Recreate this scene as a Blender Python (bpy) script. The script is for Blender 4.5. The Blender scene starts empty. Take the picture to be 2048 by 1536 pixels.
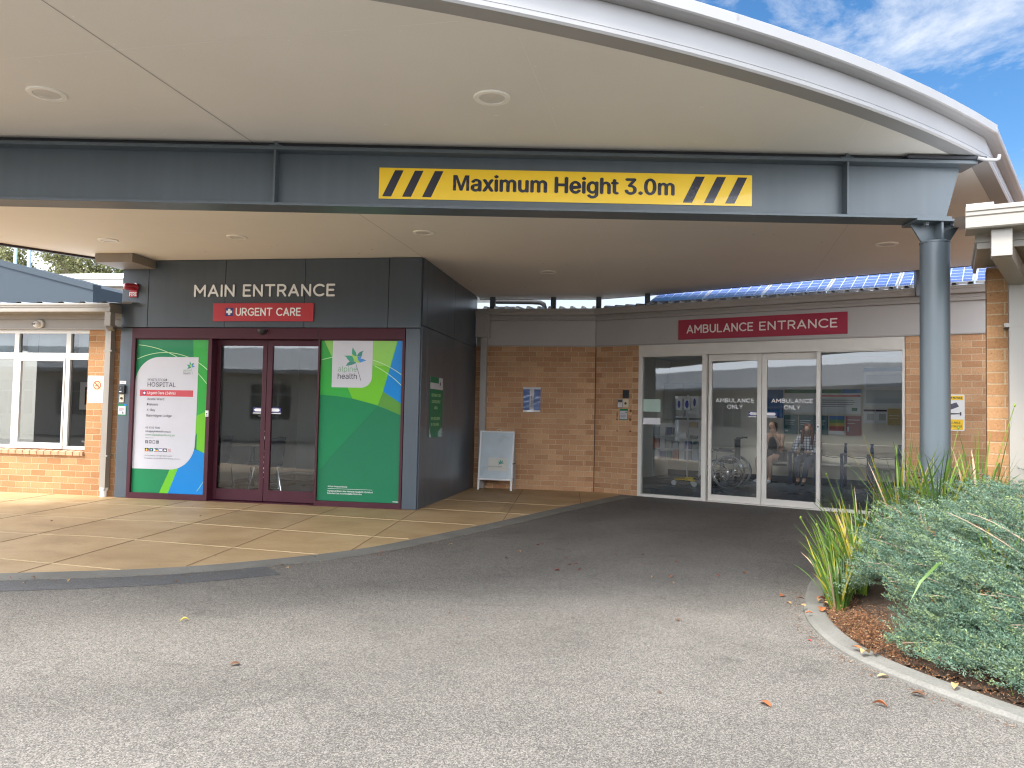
import bpy, bmesh, math, random
import numpy as np
from mathutils import Vector, Matrix, Euler

S = bpy.context.scene
COL = S.collection
PI = math.pi
R = math.radians
random.seed(7)

# ------------------------------------------------------------------ camera
CAM = Vector((2.888, -9.849, 1.28))
_f = Vector((-0.1649, 0.9855, 0.0410)).normalized()
_r0 = Vector((0.98628, 0.16505, 0.0))
_u0 = _r0.cross(_f).normalized()
_r0 = _f.cross(_u0).normalized()
ROLL = 0.021
_r = _r0 * math.cos(ROLL) + _u0 * math.sin(ROLL)
_u = _u0 * math.cos(ROLL) - _r0 * math.sin(ROLL)
cd = bpy.data.cameras.new('camera')
cam = bpy.data.objects.new('camera', cd)
COL.objects.link(cam)
cam.matrix_world = Matrix(((_r.x, _u.x, -_f.x, CAM.x), (_r.y, _u.y, -_f.y, CAM.y), (_r.z, _u.z, -_f.z, CAM.z), (0, 0, 0, 1)))
cd.sensor_width = 36.0
cd.lens = 36.0 * 1540.0 / 2048.0
cd.clip_start = 0.05
cd.clip_end = 2000
S.camera = cam

# ------------------------------------------------------------------ sky, sun, exposure
SUN_EL, SUN_AZ = R(50), math.atan2(-0.62, -0.78)      # azimuth from +Y towards +X
W = bpy.data.worlds.new("World")
S.world = W
W.use_nodes = True
nt = W.node_tree
for n in list(nt.nodes): nt.nodes.remove(n)
wo = nt.nodes.new('ShaderNodeOutputWorld')
bg = nt.nodes.new('ShaderNodeBackground')
sky = nt.nodes.new('ShaderNodeTexSky')
sky.sky_type = 'NISHITA'
sky.sun_disc = False
sky.sun_elevation = SUN_EL
sky.sun_rotation = SUN_AZ
sky.air_density = 1.0
sky.dust_density = 0.6
sky.ozone_density = 1.6
tc = nt.nodes.new('ShaderNodeTexCoord')
mp = nt.nodes.new('ShaderNodeMapping')
mp.inputs['Scale'].default_value = (1.0, 1.0, 2.6)
mp.inputs['Location'].default_value = (0.35, 0.1, 0.0)
nz = nt.nodes.new('ShaderNodeTexNoise')
nz.inputs['Scale'].default_value = 3.0
nz.inputs['Detail'].default_value = 9
nz.inputs['Roughness'].default_value = 0.68
nz.inputs['Distortion'].default_value = 0.5
rp = nt.nodes.new('ShaderNodeValToRGB')
rp.color_ramp.elements[0].position = 0.47
rp.color_ramp.elements[1].position = 0.74
L = nt.links.new
hs_ = nt.nodes.new('ShaderNodeHueSaturation')
hs_.inputs['Saturation'].default_value = 1.3
hs_.inputs['Value'].default_value = 0.78
# unseen bright cloud bank added behind the camera to brighten the shade; blue gaps ahead
sep = nt.nodes.new('ShaderNodeSeparateXYZ')
bank = nt.nodes.new('ShaderNodeMapRange')
bank.interpolation_type = 'SMOOTHSTEP'
bank.inputs['From Min'].default_value = -0.25
bank.inputs['From Max'].default_value = 0.45
bank.inputs['To Min'].default_value = 1.0
bank.inputs['To Max'].default_value = 0.0
west = nt.nodes.new('ShaderNodeMath')
west.operation = 'MULTIPLY_ADD'
west.inputs[1].default_value = 0.85
cl = nt.nodes.new('ShaderNodeMix')
cl.data_type = 'RGBA'
cl.inputs[6].default_value = (4.0, 4.2, 4.5, 1)
cl.inputs[7].default_value = (24.5, 25.5, 27.0, 1)
mk = nt.nodes.new('ShaderNodeMath')
mk.operation = 'MAXIMUM'
bm_ = nt.nodes.new('ShaderNodeMath')
bm_.operation = 'MULTIPLY'
bm_.inputs[1].default_value = 0.9
mx = nt.nodes.new('ShaderNodeMix')
mx.data_type = 'RGBA'
L(tc.outputs['Generated'], mp.inputs['Vector'])
L(tc.outputs['Generated'], sep.inputs[0])
L(sep.outputs['X'], west.inputs[0])
L(sep.outputs['Y'], west.inputs[2])
L(west.outputs[0], bank.inputs['Value'])
L(mp.outputs['Vector'], nz.inputs['Vector'])
L(nz.outputs['Fac'], rp.inputs['Fac'])
L(bank.outputs[0], cl.inputs[0])
L(bank.outputs[0], bm_.inputs[0])
L(rp.outputs['Color'], mk.inputs[0])
L(bm_.outputs[0], mk.inputs[1])
hz = nt.nodes.new('ShaderNodeMapRange')
hz.interpolation_type = 'SMOOTHSTEP'
hz.inputs['From Min'].default_value = 0.30
hz.inputs['From Max'].default_value = 0.10
hz.inputs['To Min'].default_value = 0.0
hz.inputs['To Max'].default_value = 0.85
L(sep.outputs['Z'], hz.inputs['Value'])
mk2 = nt.nodes.new('ShaderNodeMath')
mk2.operation = 'MAXIMUM'
L(mk.outputs[0], mk2.inputs[0])
L(hz.outputs[0], mk2.inputs[1])
L(mk2.outputs[0], mx.inputs[0])
L(sky.outputs['Color'], hs_.inputs['Color'])
L(hs_.outputs['Color'], mx.inputs[6])
L(cl.outputs[2], mx.inputs[7])
L(mx.outputs[2], bg.inputs['Color'])
bg.inputs['Strength'].default_value = 0.05
L(bg.outputs['Background'], wo.inputs['Surface'])

sd = bpy.data.lights.new('sun', 'SUN')
sd.energy = 1.35
sd.angle = R(16)
sd.color = (1.0, 0.95, 0.87)
sun = bpy.data.objects.new('sun', sd)
COL.objects.link(sun)
_s = Vector((math.sin(SUN_AZ) * math.cos(SUN_EL), math.cos(SUN_AZ) * math.cos(SUN_EL), math.sin(SUN_EL)))
sun.rotation_euler = _s.to_track_quat('Z', 'Y').to_euler()
sun.location = _s * 30
S.view_settings.view_transform = 'Standard'
S.view_settings.look = 'None'
S.view_settings.exposure = 2.4
S.view_settings.gamma = 1.0
S.view_settings.use_curve_mapping = False
S.render.engine = 'CYCLES'
S.cycles.use_denoising = True
S.cycles.pixel_filter_type = 'BLACKMAN_HARRIS'
S.cycles.filter_width = 1.15
S.cycles.max_bounces = 12
S.cycles.diffuse_bounces = 7
S.cycles.glossy_bounces = 4
S.cycles.transparent_max_bounces = 16

# ------------------------------------------------------------------ materials
def s2l(c): return tuple(((x / 255) / 12.92 if x / 255 <= 0.04045 else ((x / 255 + 0.055) / 1.055) ** 2.4) for x in c)
MATS = {}
def newmat(name):
    m = bpy.data.materials.new(name)
    m.use_nodes = True
    t = m.node_tree
    for n in list(t.nodes): t.nodes.remove(n)
    o = t.nodes.new('ShaderNodeOutputMaterial')
    return m, t, o
def pbr(name, col, rough=0.5, metal=0.0, var=0.12, scale=3.0, bump=0.0, bscale=60.0, coat=0.0, spec=0.5, fine=0.0, srgb=False):
    """Principled surface whose colour and gloss wander a little (dust, weathering)."""
    if name in MATS: return MATS[name]
    if srgb: col = s2l(col)
    m, t, o = newmat(name)
    p = t.nodes.new('ShaderNodeBsdfPrincipled')
    c = t.nodes.new('ShaderNodeTexCoord')
    a = t.nodes.new('ShaderNodeTexNoise')
    a.inputs['Scale'].default_value = scale
    a.inputs['Detail'].default_value = 6
    a.inputs['Roughness'].default_value = 0.6
    t.links.new(c.outputs['Object'], a.inputs['Vector'])
    r = t.nodes.new('ShaderNodeMapRange')
    r.inputs['From Min'].default_value = 0.25
    r.inputs['From Max'].default_value = 0.75
    r.inputs['To Min'].default_value = 1 - var
    r.inputs['To Max'].default_value = 1 + var
    t.links.new(a.outputs['Fac'], r.inputs['Value'])
    v = t.nodes.new('ShaderNodeVectorMath')
    v.operation = 'SCALE'
    v.inputs[0].default_value = col[:3]
    t.links.new(r.outputs['Result'], v.inputs['Scale'])
    out = v.outputs['Vector']
    if fine:
        f = t.nodes.new('ShaderNodeTexNoise')
        f.inputs['Scale'].default_value = 90
        f.inputs['Detail'].default_value = 3
        t.links.new(c.outputs['Object'], f.inputs['Vector'])
        r2 = t.nodes.new('ShaderNodeMapRange')
        r2.inputs['From Min'].default_value = 0.3
        r2.inputs['From Max'].default_value = 0.7
        r2.inputs['To Min'].default_value = 1 - fine
        r2.inputs['To Max'].default_value = 1 + fine
        t.links.new(f.outputs['Fac'], r2.inputs['Value'])
        v2 = t.nodes.new('ShaderNodeVectorMath')
        v2.operation = 'SCALE'
        t.links.new(out, v2.inputs[0])
        t.links.new(r2.outputs['Result'], v2.inputs['Scale'])
        out = v2.outputs['Vector']
    t.links.new(out, p.inputs['Base Color'])
    rr = t.nodes.new('ShaderNodeMapRange')
    rr.inputs['From Min'].default_value = 0.25
    rr.inputs['From Max'].default_value = 0.75
    rr.inputs['To Min'].default_value = max(0.02, rough - 0.07)
    rr.inputs['To Max'].default_value = min(1, rough + 0.07)
    t.links.new(a.outputs['Fac'], rr.inputs['Value'])
    t.links.new(rr.outputs['Result'], p.inputs['Roughness'])
    p.inputs['Metallic'].default_value = metal
    p.inputs['Coat Weight'].default_value = coat
    p.inputs['Coat Roughness'].default_value = 0.03
    p.inputs['Specular IOR Level'].default_value = spec
    if bump:
        b = t.nodes.new('ShaderNodeTexNoise')
        b.inputs['Scale'].default_value = bscale
        b.inputs['Detail'].default_value = 4
        t.links.new(c.outputs['Object'], b.inputs['Vector'])
        bn = t.nodes.new('ShaderNodeBump')
        bn.inputs['Strength'].default_value = bump
        bn.inputs['Distance'].default_value = 0.004
        t.links.new(b.outputs['Fac'], bn.inputs['Height'])
        t.links.new(bn.outputs['Normal'], p.inputs['Normal'])
    t.links.new(p.outputs['BSDF'], o.inputs['Surface'])
    MATS[name] = m
    return m

def brick_mat(name, c1, c2, mortar, cw=0.243, ch=0.089):
    m, t, o = newmat(name)
    N = t.nodes.new
    K = t.links.new
    p = N('ShaderNodeBsdfPrincipled')
    c = N('ShaderNodeTexCoord')
    sp = N('ShaderNodeSeparateXYZ')
    K(c.outputs['Object'], sp.inputs[0])
    ad = N('ShaderNodeMath')
    ad.operation = 'ADD'
    K(sp.outputs['X'], ad.inputs[0])
    K(sp.outputs['Y'], ad.inputs[1])
    cb = N('ShaderNodeCombineXYZ')
    K(ad.outputs[0], cb.inputs['X'])
    K(sp.outputs['Z'], cb.inputs['Y'])
    # slightly uneven laying
    wn = N('ShaderNodeTexNoise')
    wn.inputs['Scale'].default_value = 9
    K(c.outputs['Object'], wn.inputs['Vector'])
    wv = N('ShaderNodeVectorMath')
    wv.operation = 'MULTIPLY_ADD'
    wv.inputs[1].default_value = (0.010, 0.006, 0)
    K(wn.outputs['Color'], wv.inputs[0])
    K(cb.outputs[0], wv.inputs[2])
    br = N('ShaderNodeTexBrick')
    br.offset = 0.5
    br.inputs['Scale'].default_value = 1.0
    br.inputs['Mortar Size'].default_value = 0.0062
    br.inputs['Mortar Smooth'].default_value = 0.25
    br.inputs['Bias'].default_value = -0.1
    br.inputs['Brick Width'].default_value = cw
    br.inputs['Row Height'].default_value = ch
    br.inputs['Color1'].default_value = (*c1, 1)
    br.inputs['Color2'].default_value = (*c2, 1)
    br.inputs['Mortar'].default_value = (*mortar, 1)
    K(wv.outputs[0], br.inputs['Vector'])
    n1 = N('ShaderNodeTexNoise')
    n1.inputs['Scale'].default_value = 1.7
    n1.inputs['Detail'].default_value = 5
    K(c.outputs['Object'], n1.inputs['Vector'])
    n2 = N('ShaderNodeTexNoise')
    n2.inputs['Scale'].default_value = 55
    n2.inputs['Detail'].default_value = 6
    n2.inputs['Roughness'].default_value = 0.7
    K(c.outputs['Object'], n2.inputs['Vector'])
    r1 = N('ShaderNodeMapRange')
    r1.inputs[1].default_value = 0.3
    r1.inputs[2].default_value = 0.7
    r1.inputs[3].default_value = 0.88
    r1.inputs[4].default_value = 1.12
    K(n1.outputs['Fac'], r1.inputs[0])
    r2 = N('ShaderNodeMapRange')
    r2.inputs[1].default_value = 0.3
    r2.inputs[2].default_value = 0.7
    r2.inputs[3].default_value = 0.78
    r2.inputs[4].default_value = 1.2
    K(n2.outputs['Fac'], r2.inputs[0])
    mu = N('ShaderNodeMath')
    mu.operation = 'MULTIPLY'
    K(r1.outputs[0], mu.inputs[0])
    K(r2.outputs[0], mu.inputs[1])
    # small dark iron pits
    vo = N('ShaderNodeTexVoronoi')
    vo.inputs['Scale'].default_value = 26
    K(c.outputs['Object'], vo.inputs['Vector'])
    pr = N('ShaderNodeMapRange')
    pr.inputs[1].default_value = 0.06
    pr.inputs[2].default_value = 0.16
    pr.inputs[3].default_value = 0.55
    pr.inputs[4].default_value = 1.0
    K(vo.outputs['Distance'], pr.inputs[0])
    m2 = N('ShaderNodeMath')
    m2.operation = 'MULTIPLY'
    K(mu.outputs[0], m2.inputs[0])
    K(pr.outputs[0], m2.inputs[1])
    sc = N('ShaderNodeVectorMath')
    sc.operation = 'SCALE'
    K(br.outputs['Color'], sc.inputs[0])
    K(m2.outputs[0], sc.inputs['Scale'])
    K(sc.outputs[0], p.inputs['Base Color'])
    p.inputs['Roughness'].default_value = 0.85
    p.inputs['Specular IOR Level'].default_value = 0.25
    hb = N('ShaderNodeMath')
    hb.operation = 'MULTIPLY_ADD'
    hb.inputs[1].default_value = -1.0
    K(br.outputs['Fac'], hb.inputs[0])
    sm = N('ShaderNodeMath')
    sm.operation = 'MULTIPLY'
    sm.inputs[1].default_value = 0.45
    K(n2.outputs['Fac'], sm.inputs[0])
    K(sm.outputs[0], hb.inputs[2])
    bn = N('ShaderNodeBump')
    bn.inputs['Strength'].default_value = 0.7
    bn.inputs['Distance'].default_value = 0.006
    K(hb.outputs[0], bn.inputs['Height'])
    K(bn.outputs['Normal'], p.inputs['Normal'])
    K(p.outputs['BSDF'], o.inputs['Surface'])
    return m

def glass_mat(name, tint, boost=1.35):
    m, t, o = newmat(name)
    N = t.nodes.new
    K = t.links.new
    tr = N('ShaderNodeBsdfTransparent')
    tr.inputs['Color'].default_value = (*tint, 1)
    gl = N('ShaderNodeBsdfGlossy')
    gl.inputs['Roughness'].default_value = 0.015
    gl.inputs['Color'].default_value = (0.92, 0.96, 1.0, 1)
    fr = N('ShaderNodeFresnel')
    fr.inputs['IOR'].default_value = 1.62
    mu = N('ShaderNodeMath')
    mu.operation = 'MULTIPLY'
    mu.use_clamp = True
    mu.inputs[1].default_value = boost
    K(fr.outputs[0], mu.inputs[0])
    c = N('ShaderNodeTexCoord')
    nn = N('ShaderNodeTexNoise')
    nn.inputs['Scale'].default_value = 1.1
    K(c.outputs['Object'], nn.inputs['Vector'])
    bn = N('ShaderNodeBump')
    bn.inputs['Strength'].default_value = 0.05
    bn.inputs['Distance'].default_value = 0.02
    K(nn.outputs['Fac'], bn.inputs['Height'])
    K(bn.outputs[0], gl.inputs['Normal'])
    mx = N('ShaderNodeMixShader')
    K(mu.outputs[0], mx.inputs[0])
    K(tr.outputs[0], mx.inputs[1])
    K(gl.outputs[0], mx.inputs[2])
    K(mx.outputs[0], o.inputs['Surface'])
    return m

def asphalt_mat():
    m, t, o = newmat('weathered asphalt')
    N = t.nodes.new
    K = t.links.new
    p = N('ShaderNodeBsdfPrincipled')
    c = N('ShaderNodeTexCoord')
    v = N('ShaderNodeTexVoronoi')
    v.inputs['Scale'].default_value = 190
    K(c.outputs['Object'], v.inputs['Vector'])
    n0 = N('ShaderNodeTexNoise')
    n0.inputs['Scale'].default_value = 230
    n0.inputs['Detail'].default_value = 5
    n0.inputs['Roughness'].default_value = 0.75
    K(c.outputs['Object'], n0.inputs['Vector'])
    cr = N('ShaderNodeValToRGB')
    e = cr.color_ramp.elements
    e[0].position = 0.30
    e[0].color = (0.054, 0.050, 0.046, 1)
    e[1].position = 0.74
    e[1].color = (0.295, 0.272, 0.243, 1)
    e2 = e.new(0.5)
    e2.color = (0.131, 0.121, 0.109, 1)
    mixv = N('ShaderNodeMix')
    mixv.data_type = 'RGBA'
    mixv.inputs[0].default_value = 0.45
    K(n0.outputs['Fac'], mixv.inputs[6])
    K(v.outputs['Color'], mixv.inputs[7])
    bw = N('ShaderNodeRGBToBW')
    K(mixv.outputs[2], bw.inputs[0])
    K(bw.outputs[0], cr.inputs['Fac'])
    # broad wear and stains
    n1 = N('ShaderNodeTexNoise')
    n1.inputs['Scale'].default_value = 0.55
    n1.inputs['Detail'].default_value = 7
    n1.inputs['Roughness'].default_value = 0.62
    n1.inputs['Distortion'].default_value = 0.6
    K(c.outputs['Object'], n1.inputs['Vector'])
    r1 = N('ShaderNodeMapRange')
    r1.inputs[1].default_value = 0.3
    r1.inputs[2].default_value = 0.7
    r1.inputs[3].default_value = 0.80
    r1.inputs[4].default_value = 1.13
    K(n1.outputs['Fac'], r1.inputs[0])
    n2 = N('ShaderNodeTexNoise')
    n2.inputs['Scale'].default_value = 2.3
    n2.inputs['Detail'].default_value = 5
    n2.inputs['Distortion'].default_value = 1.4
    mpn = N('ShaderNodeMapping')
    mpn.inputs['Scale'].default_value = (0.6, 1.5, 1)
    mpn.inputs['Rotation'].default_value = (0, 0, 0.5)
    K(c.outputs['Object'], mpn.inputs[0])
    K(mpn.outputs[0], n2.inputs['Vector'])
    r2 = N('ShaderNodeMapRange')
    r2.inputs[1].default_value = 0.60
    r2.inputs[2].default_value = 0.74
    r2.inputs[3].default_value = 1.0
    r2.inputs[4].default_value = 0.80
    K(n2.outputs['Fac'], r2.inputs[0])
    # the loading bay before the ambulance doors is stained darker by tyres and drips
    geo = N('ShaderNodeSeparateXYZ')
    K(c.outputs['Object'], geo.inputs[0])
    dm = N('ShaderNodeVectorMath')
    dm.operation = 'DISTANCE'
    dm.inputs[1].default_value = (3.9, 0.6, 0)
    K(c.outputs['Object'], dm.inputs[0])
    wob = N('ShaderNodeMath')
    wob.operation = 'MULTIPLY_ADD'
    wob.inputs[1].default_value = 2.6
    K(n1.outputs['Fac'], wob.inputs[0])
    K(dm.outputs['Value'], wob.inputs[2])
    r3 = N('ShaderNodeMapRange')
    r3.interpolation_type = 'SMOOTHSTEP'
    r3.inputs[1].default_value = 2.2
    r3.inputs[2].default_value = 6.2
    r3.inputs[3].default_value = 0.82
    r3.inputs[4].default_value = 1.0
    K(wob.outputs[0], r3.inputs[0])
    ma = N('ShaderNodeMath')
    ma.operation = 'MULTIPLY'
    K(r1.outputs[0], ma.inputs[0])
    K(r2.outputs[0], ma.inputs[1])
    mb = N('ShaderNodeMath')
    mb.operation = 'MULTIPLY'
    K(ma.outputs[0], mb.inputs[0])
    K(r3.outputs[0], mb.inputs[1])
    # hairline cracks
    vc = N('ShaderNodeTexVoronoi')
    vc.feature = 'DISTANCE_TO_EDGE'
    vc.inputs['Scale'].default_value = 0.9
    wn = N('ShaderNodeTexNoise')
    wn.inputs['Scale'].default_value = 2.2
    wn.inputs['Detail'].default_value = 6
    K(c.outputs['Object'], wn.inputs['Vector'])
    wa = N('ShaderNodeVectorMath')
    wa.operation = 'MULTIPLY_ADD'
    wa.inputs[1].default_value = (0.9, 0.9, 0)
    K(wn.outputs['Color'], wa.inputs[0])
    K(c.outputs['Object'], wa.inputs[2])
    K(wa.outputs[0], vc.inputs['Vector'])
    rc = N('ShaderNodeMapRange')
    rc.inputs[1].default_value = 0.003
    rc.inputs[2].default_value = 0.012
    rc.inputs[3].default_value = 0.86
    rc.inputs[4].default_value = 1.0
    K(vc.outputs['Distance'], rc.inputs[0])
    vd = N('ShaderNodeTexVoronoi')
    vd.inputs['Scale'].default_value = 0.85
    wd = N('ShaderNodeVectorMath')
    wd.operation = 'MULTIPLY_ADD'
    wd.inputs[1].default_value = (0.10, 0.10, 0)
    wn2 = N('ShaderNodeTexNoise')
    wn2.inputs['Scale'].default_value = 9
    K(c.outputs['Object'], wn2.inputs['Vector'])
    K(wn2.outputs['Color'], wd.inputs[0])
    K(c.outputs['Object'], wd.inputs[2])
    K(wd.outputs[0], vd.inputs['Vector'])
    rd = N('ShaderNodeMapRange')
    rd.inputs[1].default_value = 0.02
    rd.inputs[2].default_value = 0.085
    rd.inputs[3].default_value = 0.72
    rd.inputs[4].default_value = 1.0
    K(vd.outputs['Distance'], rd.inputs[0])
    dt = N('ShaderNodeVectorMath')
    dt.operation = 'DISTANCE'
    dt.inputs[1].default_value = (-6.5, 4.0, 0)
    K(c.outputs['Object'], dt.inputs[0])
    ws = N('ShaderNodeMath')
    ws.operation = 'MULTIPLY_ADD'
    ws.inputs[1].default_value = 0.8
    K(n1.outputs['Fac'], ws.inputs[0])
    K(dt.outputs['Value'], ws.inputs[2])
    wv_ = N('ShaderNodeMath')
    wv_.operation = 'SINE'
    wk = N('ShaderNodeMath')
    wk.operation = 'MULTIPLY'
    wk.inputs[1].default_value = 3.9
    K(ws.outputs[0], wk.inputs[0])
    K(wk.outputs[0], wv_.inputs[0])
    rt_ = N('ShaderNodeMapRange')
    rt_.interpolation_type = 'SMOOTHSTEP'
    rt_.inputs[1].default_value = 0.2
    rt_.inputs[2].default_value = 1.0
    rt_.inputs[3].default_value = 1.0
    rt_.inputs[4].default_value = 0.92
    K(wv_.outputs[0], rt_.inputs[0])
    md_ = N('ShaderNodeMath')
    md_.operation = 'MULTIPLY'
    K(rd.outputs[0], md_.inputs[0])
    K(rt_.outputs[0], md_.inputs[1])
    mb2 = N('ShaderNodeMath')
    mb2.operation = 'MULTIPLY'
    K(mb.outputs[0], mb2.inputs[0])
    K(md_.outputs[0], mb2.inputs[1])
    mb = mb2
    mc = N('ShaderNodeMath')
    mc.operation = 'MULTIPLY'
    K(mb.outputs[0], mc.inputs[0])
    K(rc.outputs[0], mc.inputs[1])
    sc = N('ShaderNodeVectorMath')
    sc.operation = 'SCALE'
    K(cr.outputs['Color'], sc.inputs[0])
    K(mc.outputs[0], sc.inputs['Scale'])
    K(sc.outputs[0], p.inputs['Base Color'])
    p.inputs['Roughness'].default_value = 0.88
    p.inputs['Specular IOR Level'].default_value = 0.3
    bn = N('ShaderNodeBump')
    bn.inputs['Strength'].default_value = 0.6
    bn.inputs['Distance'].default_value = 0.006
    K(bw.outputs[0], bn.inputs['Height'])
    K(bn.outputs[0], p.inputs['Normal'])
    K(p.outputs[0], o.inputs['Surface'])
    return m

def paving_mat():
    """Coloured concrete slabs: sandy ochre with paler swirls and worn patches."""
    m, t, o = newmat('ochre paving concrete')
    N = t.nodes.new
    K = t.links.new
    p = N('ShaderNodeBsdfPrincipled')
    c = N('ShaderNodeTexCoord')
    n1 = N('ShaderNodeTexNoise')
    n1.inputs['Scale'].default_value = 1.3
    n1.inputs['Detail'].default_value = 8
    n1.inputs['Roughness'].default_value = 0.65
    n1.inputs['Distortion'].default_value = 0.4
    mpn = N('ShaderNodeMapping')
    mpn.inputs['Scale'].default_value = (0.9, 1.1, 1)
    K(c.outputs['Object'], mpn.inputs[0])
    K(mpn.outputs[0], n1.inputs['Vector'])
    cr = N('ShaderNodeValToRGB')
    e = cr.color_ramp.elements
    e[0].position = 0.28
    e[0].color = (0.31, 0.205, 0.105, 1)
    e[1].position = 0.75
    e[1].color = (0.51, 0.375, 0.225, 1)
    e2 = e.new(0.5)
    e2.color = (0.42, 0.29, 0.152, 1)
    K(n1.outputs['Fac'], cr.inputs[0])
    n2 = N('ShaderNodeTexNoise')
    n2.inputs['Scale'].default_value = 110
    n2.inputs['Detail'].default_value = 4
    K(c.outputs['Object'], n2.inputs['Vector'])
    r2 = N('ShaderNodeMapRange')
    r2.inputs[1].default_value = 0.3
    r2.inputs[2].default_value = 0.7
    r2.inputs[3].default_value = 0.88
    r2.inputs[4].default_value = 1.1
    K(n2.outputs['Fac'], r2.inputs[0])
    sxy = N('ShaderNodeSeparateXYZ')
    K(c.outputs['Object'], sxy.inputs[0])
    def lin(a_, ka, b_, kb, off, per):
        m1 = N('ShaderNodeMath')
        m1.operation = 'MULTIPLY_ADD'
        m1.inputs[1].default_value = kb / per
        m1.inputs[2].default_value = off / per
        K(sxy.outputs[b_], m1.inputs[0])
        m2 = N('ShaderNodeMath')
        m2.operation = 'MULTIPLY_ADD'
        m2.inputs[1].default_value = ka / per
        K(sxy.outputs[a_], m2.inputs[0])
        K(m1.outputs[0], m2.inputs[2])
        fl_ = N('ShaderNodeMath')
        fl_.operation = 'FLOOR'
        K(m2.outputs[0], fl_.inputs[0])
        return fl_
    fx, fy = lin('X', 1.0, 'Y', .09, -.01, 1.085), lin('Y', 1.0, 'X', .12, 4.49, 1.165)
    cell = N('ShaderNodeCombineXYZ')
    K(fx.outputs[0], cell.inputs[0])
    K(fy.outputs[0], cell.inputs[1])
    wn_ = N('ShaderNodeTexWhiteNoise')
    K(cell.outputs[0], wn_.inputs['Vector'])
    rs_ = N('ShaderNodeMapRange')
    rs_.inputs[3].default_value = 0.90
    rs_.inputs[4].default_value = 1.08
    K(wn_.outputs['Value'], rs_.inputs[0])
    # dark gum spots and scuffs
    vg = N('ShaderNodeTexVoronoi')
    vg.inputs['Scale'].default_value = 2.1
    K(c.outputs['Object'], vg.inputs['Vector'])
    rg_ = N('ShaderNodeMapRange')
    rg_.inputs[1].default_value = 0.030
    rg_.inputs[2].default_value = 0.045
    rg_.inputs[3].default_value = 0.70
    rg_.inputs[4].default_value = 1.0
    K(vg.outputs['Distance'], rg_.inputs[0])
    mm1 = N('ShaderNodeMath')
    mm1.operation = 'MULTIPLY'
    K(r2.outputs[0], mm1.inputs[0])
    K(rs_.outputs[0], mm1.inputs[1])
    mm2 = N('ShaderNodeMath')
    mm2.operation = 'MULTIPLY'
    K(mm1.outputs[0], mm2.inputs[0])
    K(rg_.outputs[0], mm2.inputs[1])
    sc = N('ShaderNodeVectorMath')
    sc.operation = 'SCALE'
    K(cr.outputs[0], sc.inputs[0])
    K(mm2.outputs[0], sc.inputs['Scale'])
    K(sc.outputs[0], p.inputs['Base Color'])
    p.inputs['Roughness'].default_value = 0.55
    p.inputs['Specular IOR Level'].default_value = 0.35
    bn = N('ShaderNodeBump')
    bn.inputs['Strength'].default_value = 0.25
    bn.inputs['Distance'].default_value = 0.003
    K(n2.outputs['Fac'], bn.inputs['Height'])
    K(bn.outputs[0], p.inputs['Normal'])
    K(p.outputs[0], o.inputs['Surface'])
    return m

def leaf_mat(name, col, trans=0.25, rough=0.55, var=0.35):
    m, t, o = newmat(name)
    N = t.nodes.new
    K = t.links.new
    p = N('ShaderNodeBsdfPrincipled')
    c = N('ShaderNodeTexCoord')
    n = N('ShaderNodeTexNoise')
    n.inputs['Scale'].default_value = 7
    n.inputs['Detail'].default_value = 3
    K(c.outputs['Object'], n.inputs['Vector'])
    g = N('ShaderNodeNewGeometry')
    r = N('ShaderNodeMapRange')
    r.inputs[3].default_value = 1 - var
    r.inputs[4].default_value = 1 + var
    K(g.outputs['Random Per Island'], r.inputs[0])
    r2 = N('ShaderNodeMapRange')
    r2.inputs[1].default_value = 0.3
    r2.inputs[2].default_value = 0.7
    r2.inputs[3].default_value = 0.75
    r2.inputs[4].default_value = 1.25
    K(n.outputs['Fac'], r2.inputs[0])
    mu = N('ShaderNodeMath')
    mu.operation = 'MULTIPLY'
    K(r.outputs[0], mu.inputs[0])
    K(r2.outputs[0], mu.inputs[1])
    sc = N('ShaderNodeVectorMath')
    sc.operation = 'SCALE'
    sc.inputs[0].default_value = col
    K(mu.outputs[0], sc.inputs['Scale'])
    K(sc.outputs[0], p.inputs['Base Color'])
    p.inputs['Roughness'].default_value = rough
    p.inputs['Specular IOR Level'].default_value = 0.35
    tl = N('ShaderNodeBsdfTranslucent')
    K(sc.outputs[0], tl.inputs['Color'])
    mx = N('ShaderNodeMixShader')
    mx.inputs[0].default_value = trans
    K(p.outputs[0], mx.inputs[1])
    K(tl.outputs[0], mx.inputs[2])
    K(mx.outputs[0], o.inputs['Surface'])
    return m

M = {}
M['asphalt'] = asphalt_mat()
M['paving'] = paving_mat()
M['asphalt_new'] = pbr('dark new asphalt', (0.075, 0.076, 0.08), 0.8, var=0.25, scale=8, bump=0.8, bscale=130, fine=0.4)
M['kerb'] = pbr('grey kerb concrete', (0.150, 0.146, 0.132), 0.8, var=0.28, scale=2.5, bump=0.4, bscale=90, fine=0.14)
M['joint_dark'] = pbr('dark paving joint', (0.24, 0.16, 0.085), 0.85)
M['joint_pale'] = pbr('pale paving joint', (0.48, 0.36, 0.215), 0.8)
M['soil'] = pbr('garden soil', (0.055, 0.036, 0.024), 0.95, var=0.4, scale=9, bump=1.0, bscale=50, fine=0.4)
M['brick'] = brick_mat('brickwork lightened for shade', (0.58, 0.345, 0.195), (0.43, 0.225, 0.115), (0.60, 0.45, 0.295))  # same brick as the outer walls, colour lightened to offset the canopy's shade
M['brick_lit_copy'] = brick_mat('brickwork darkened for sun', (0.385, 0.212, 0.102), (0.285, 0.138, 0.060), (0.40, 0.29, 0.18))  # the same brick again, colour darkened for walls in stronger light
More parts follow.
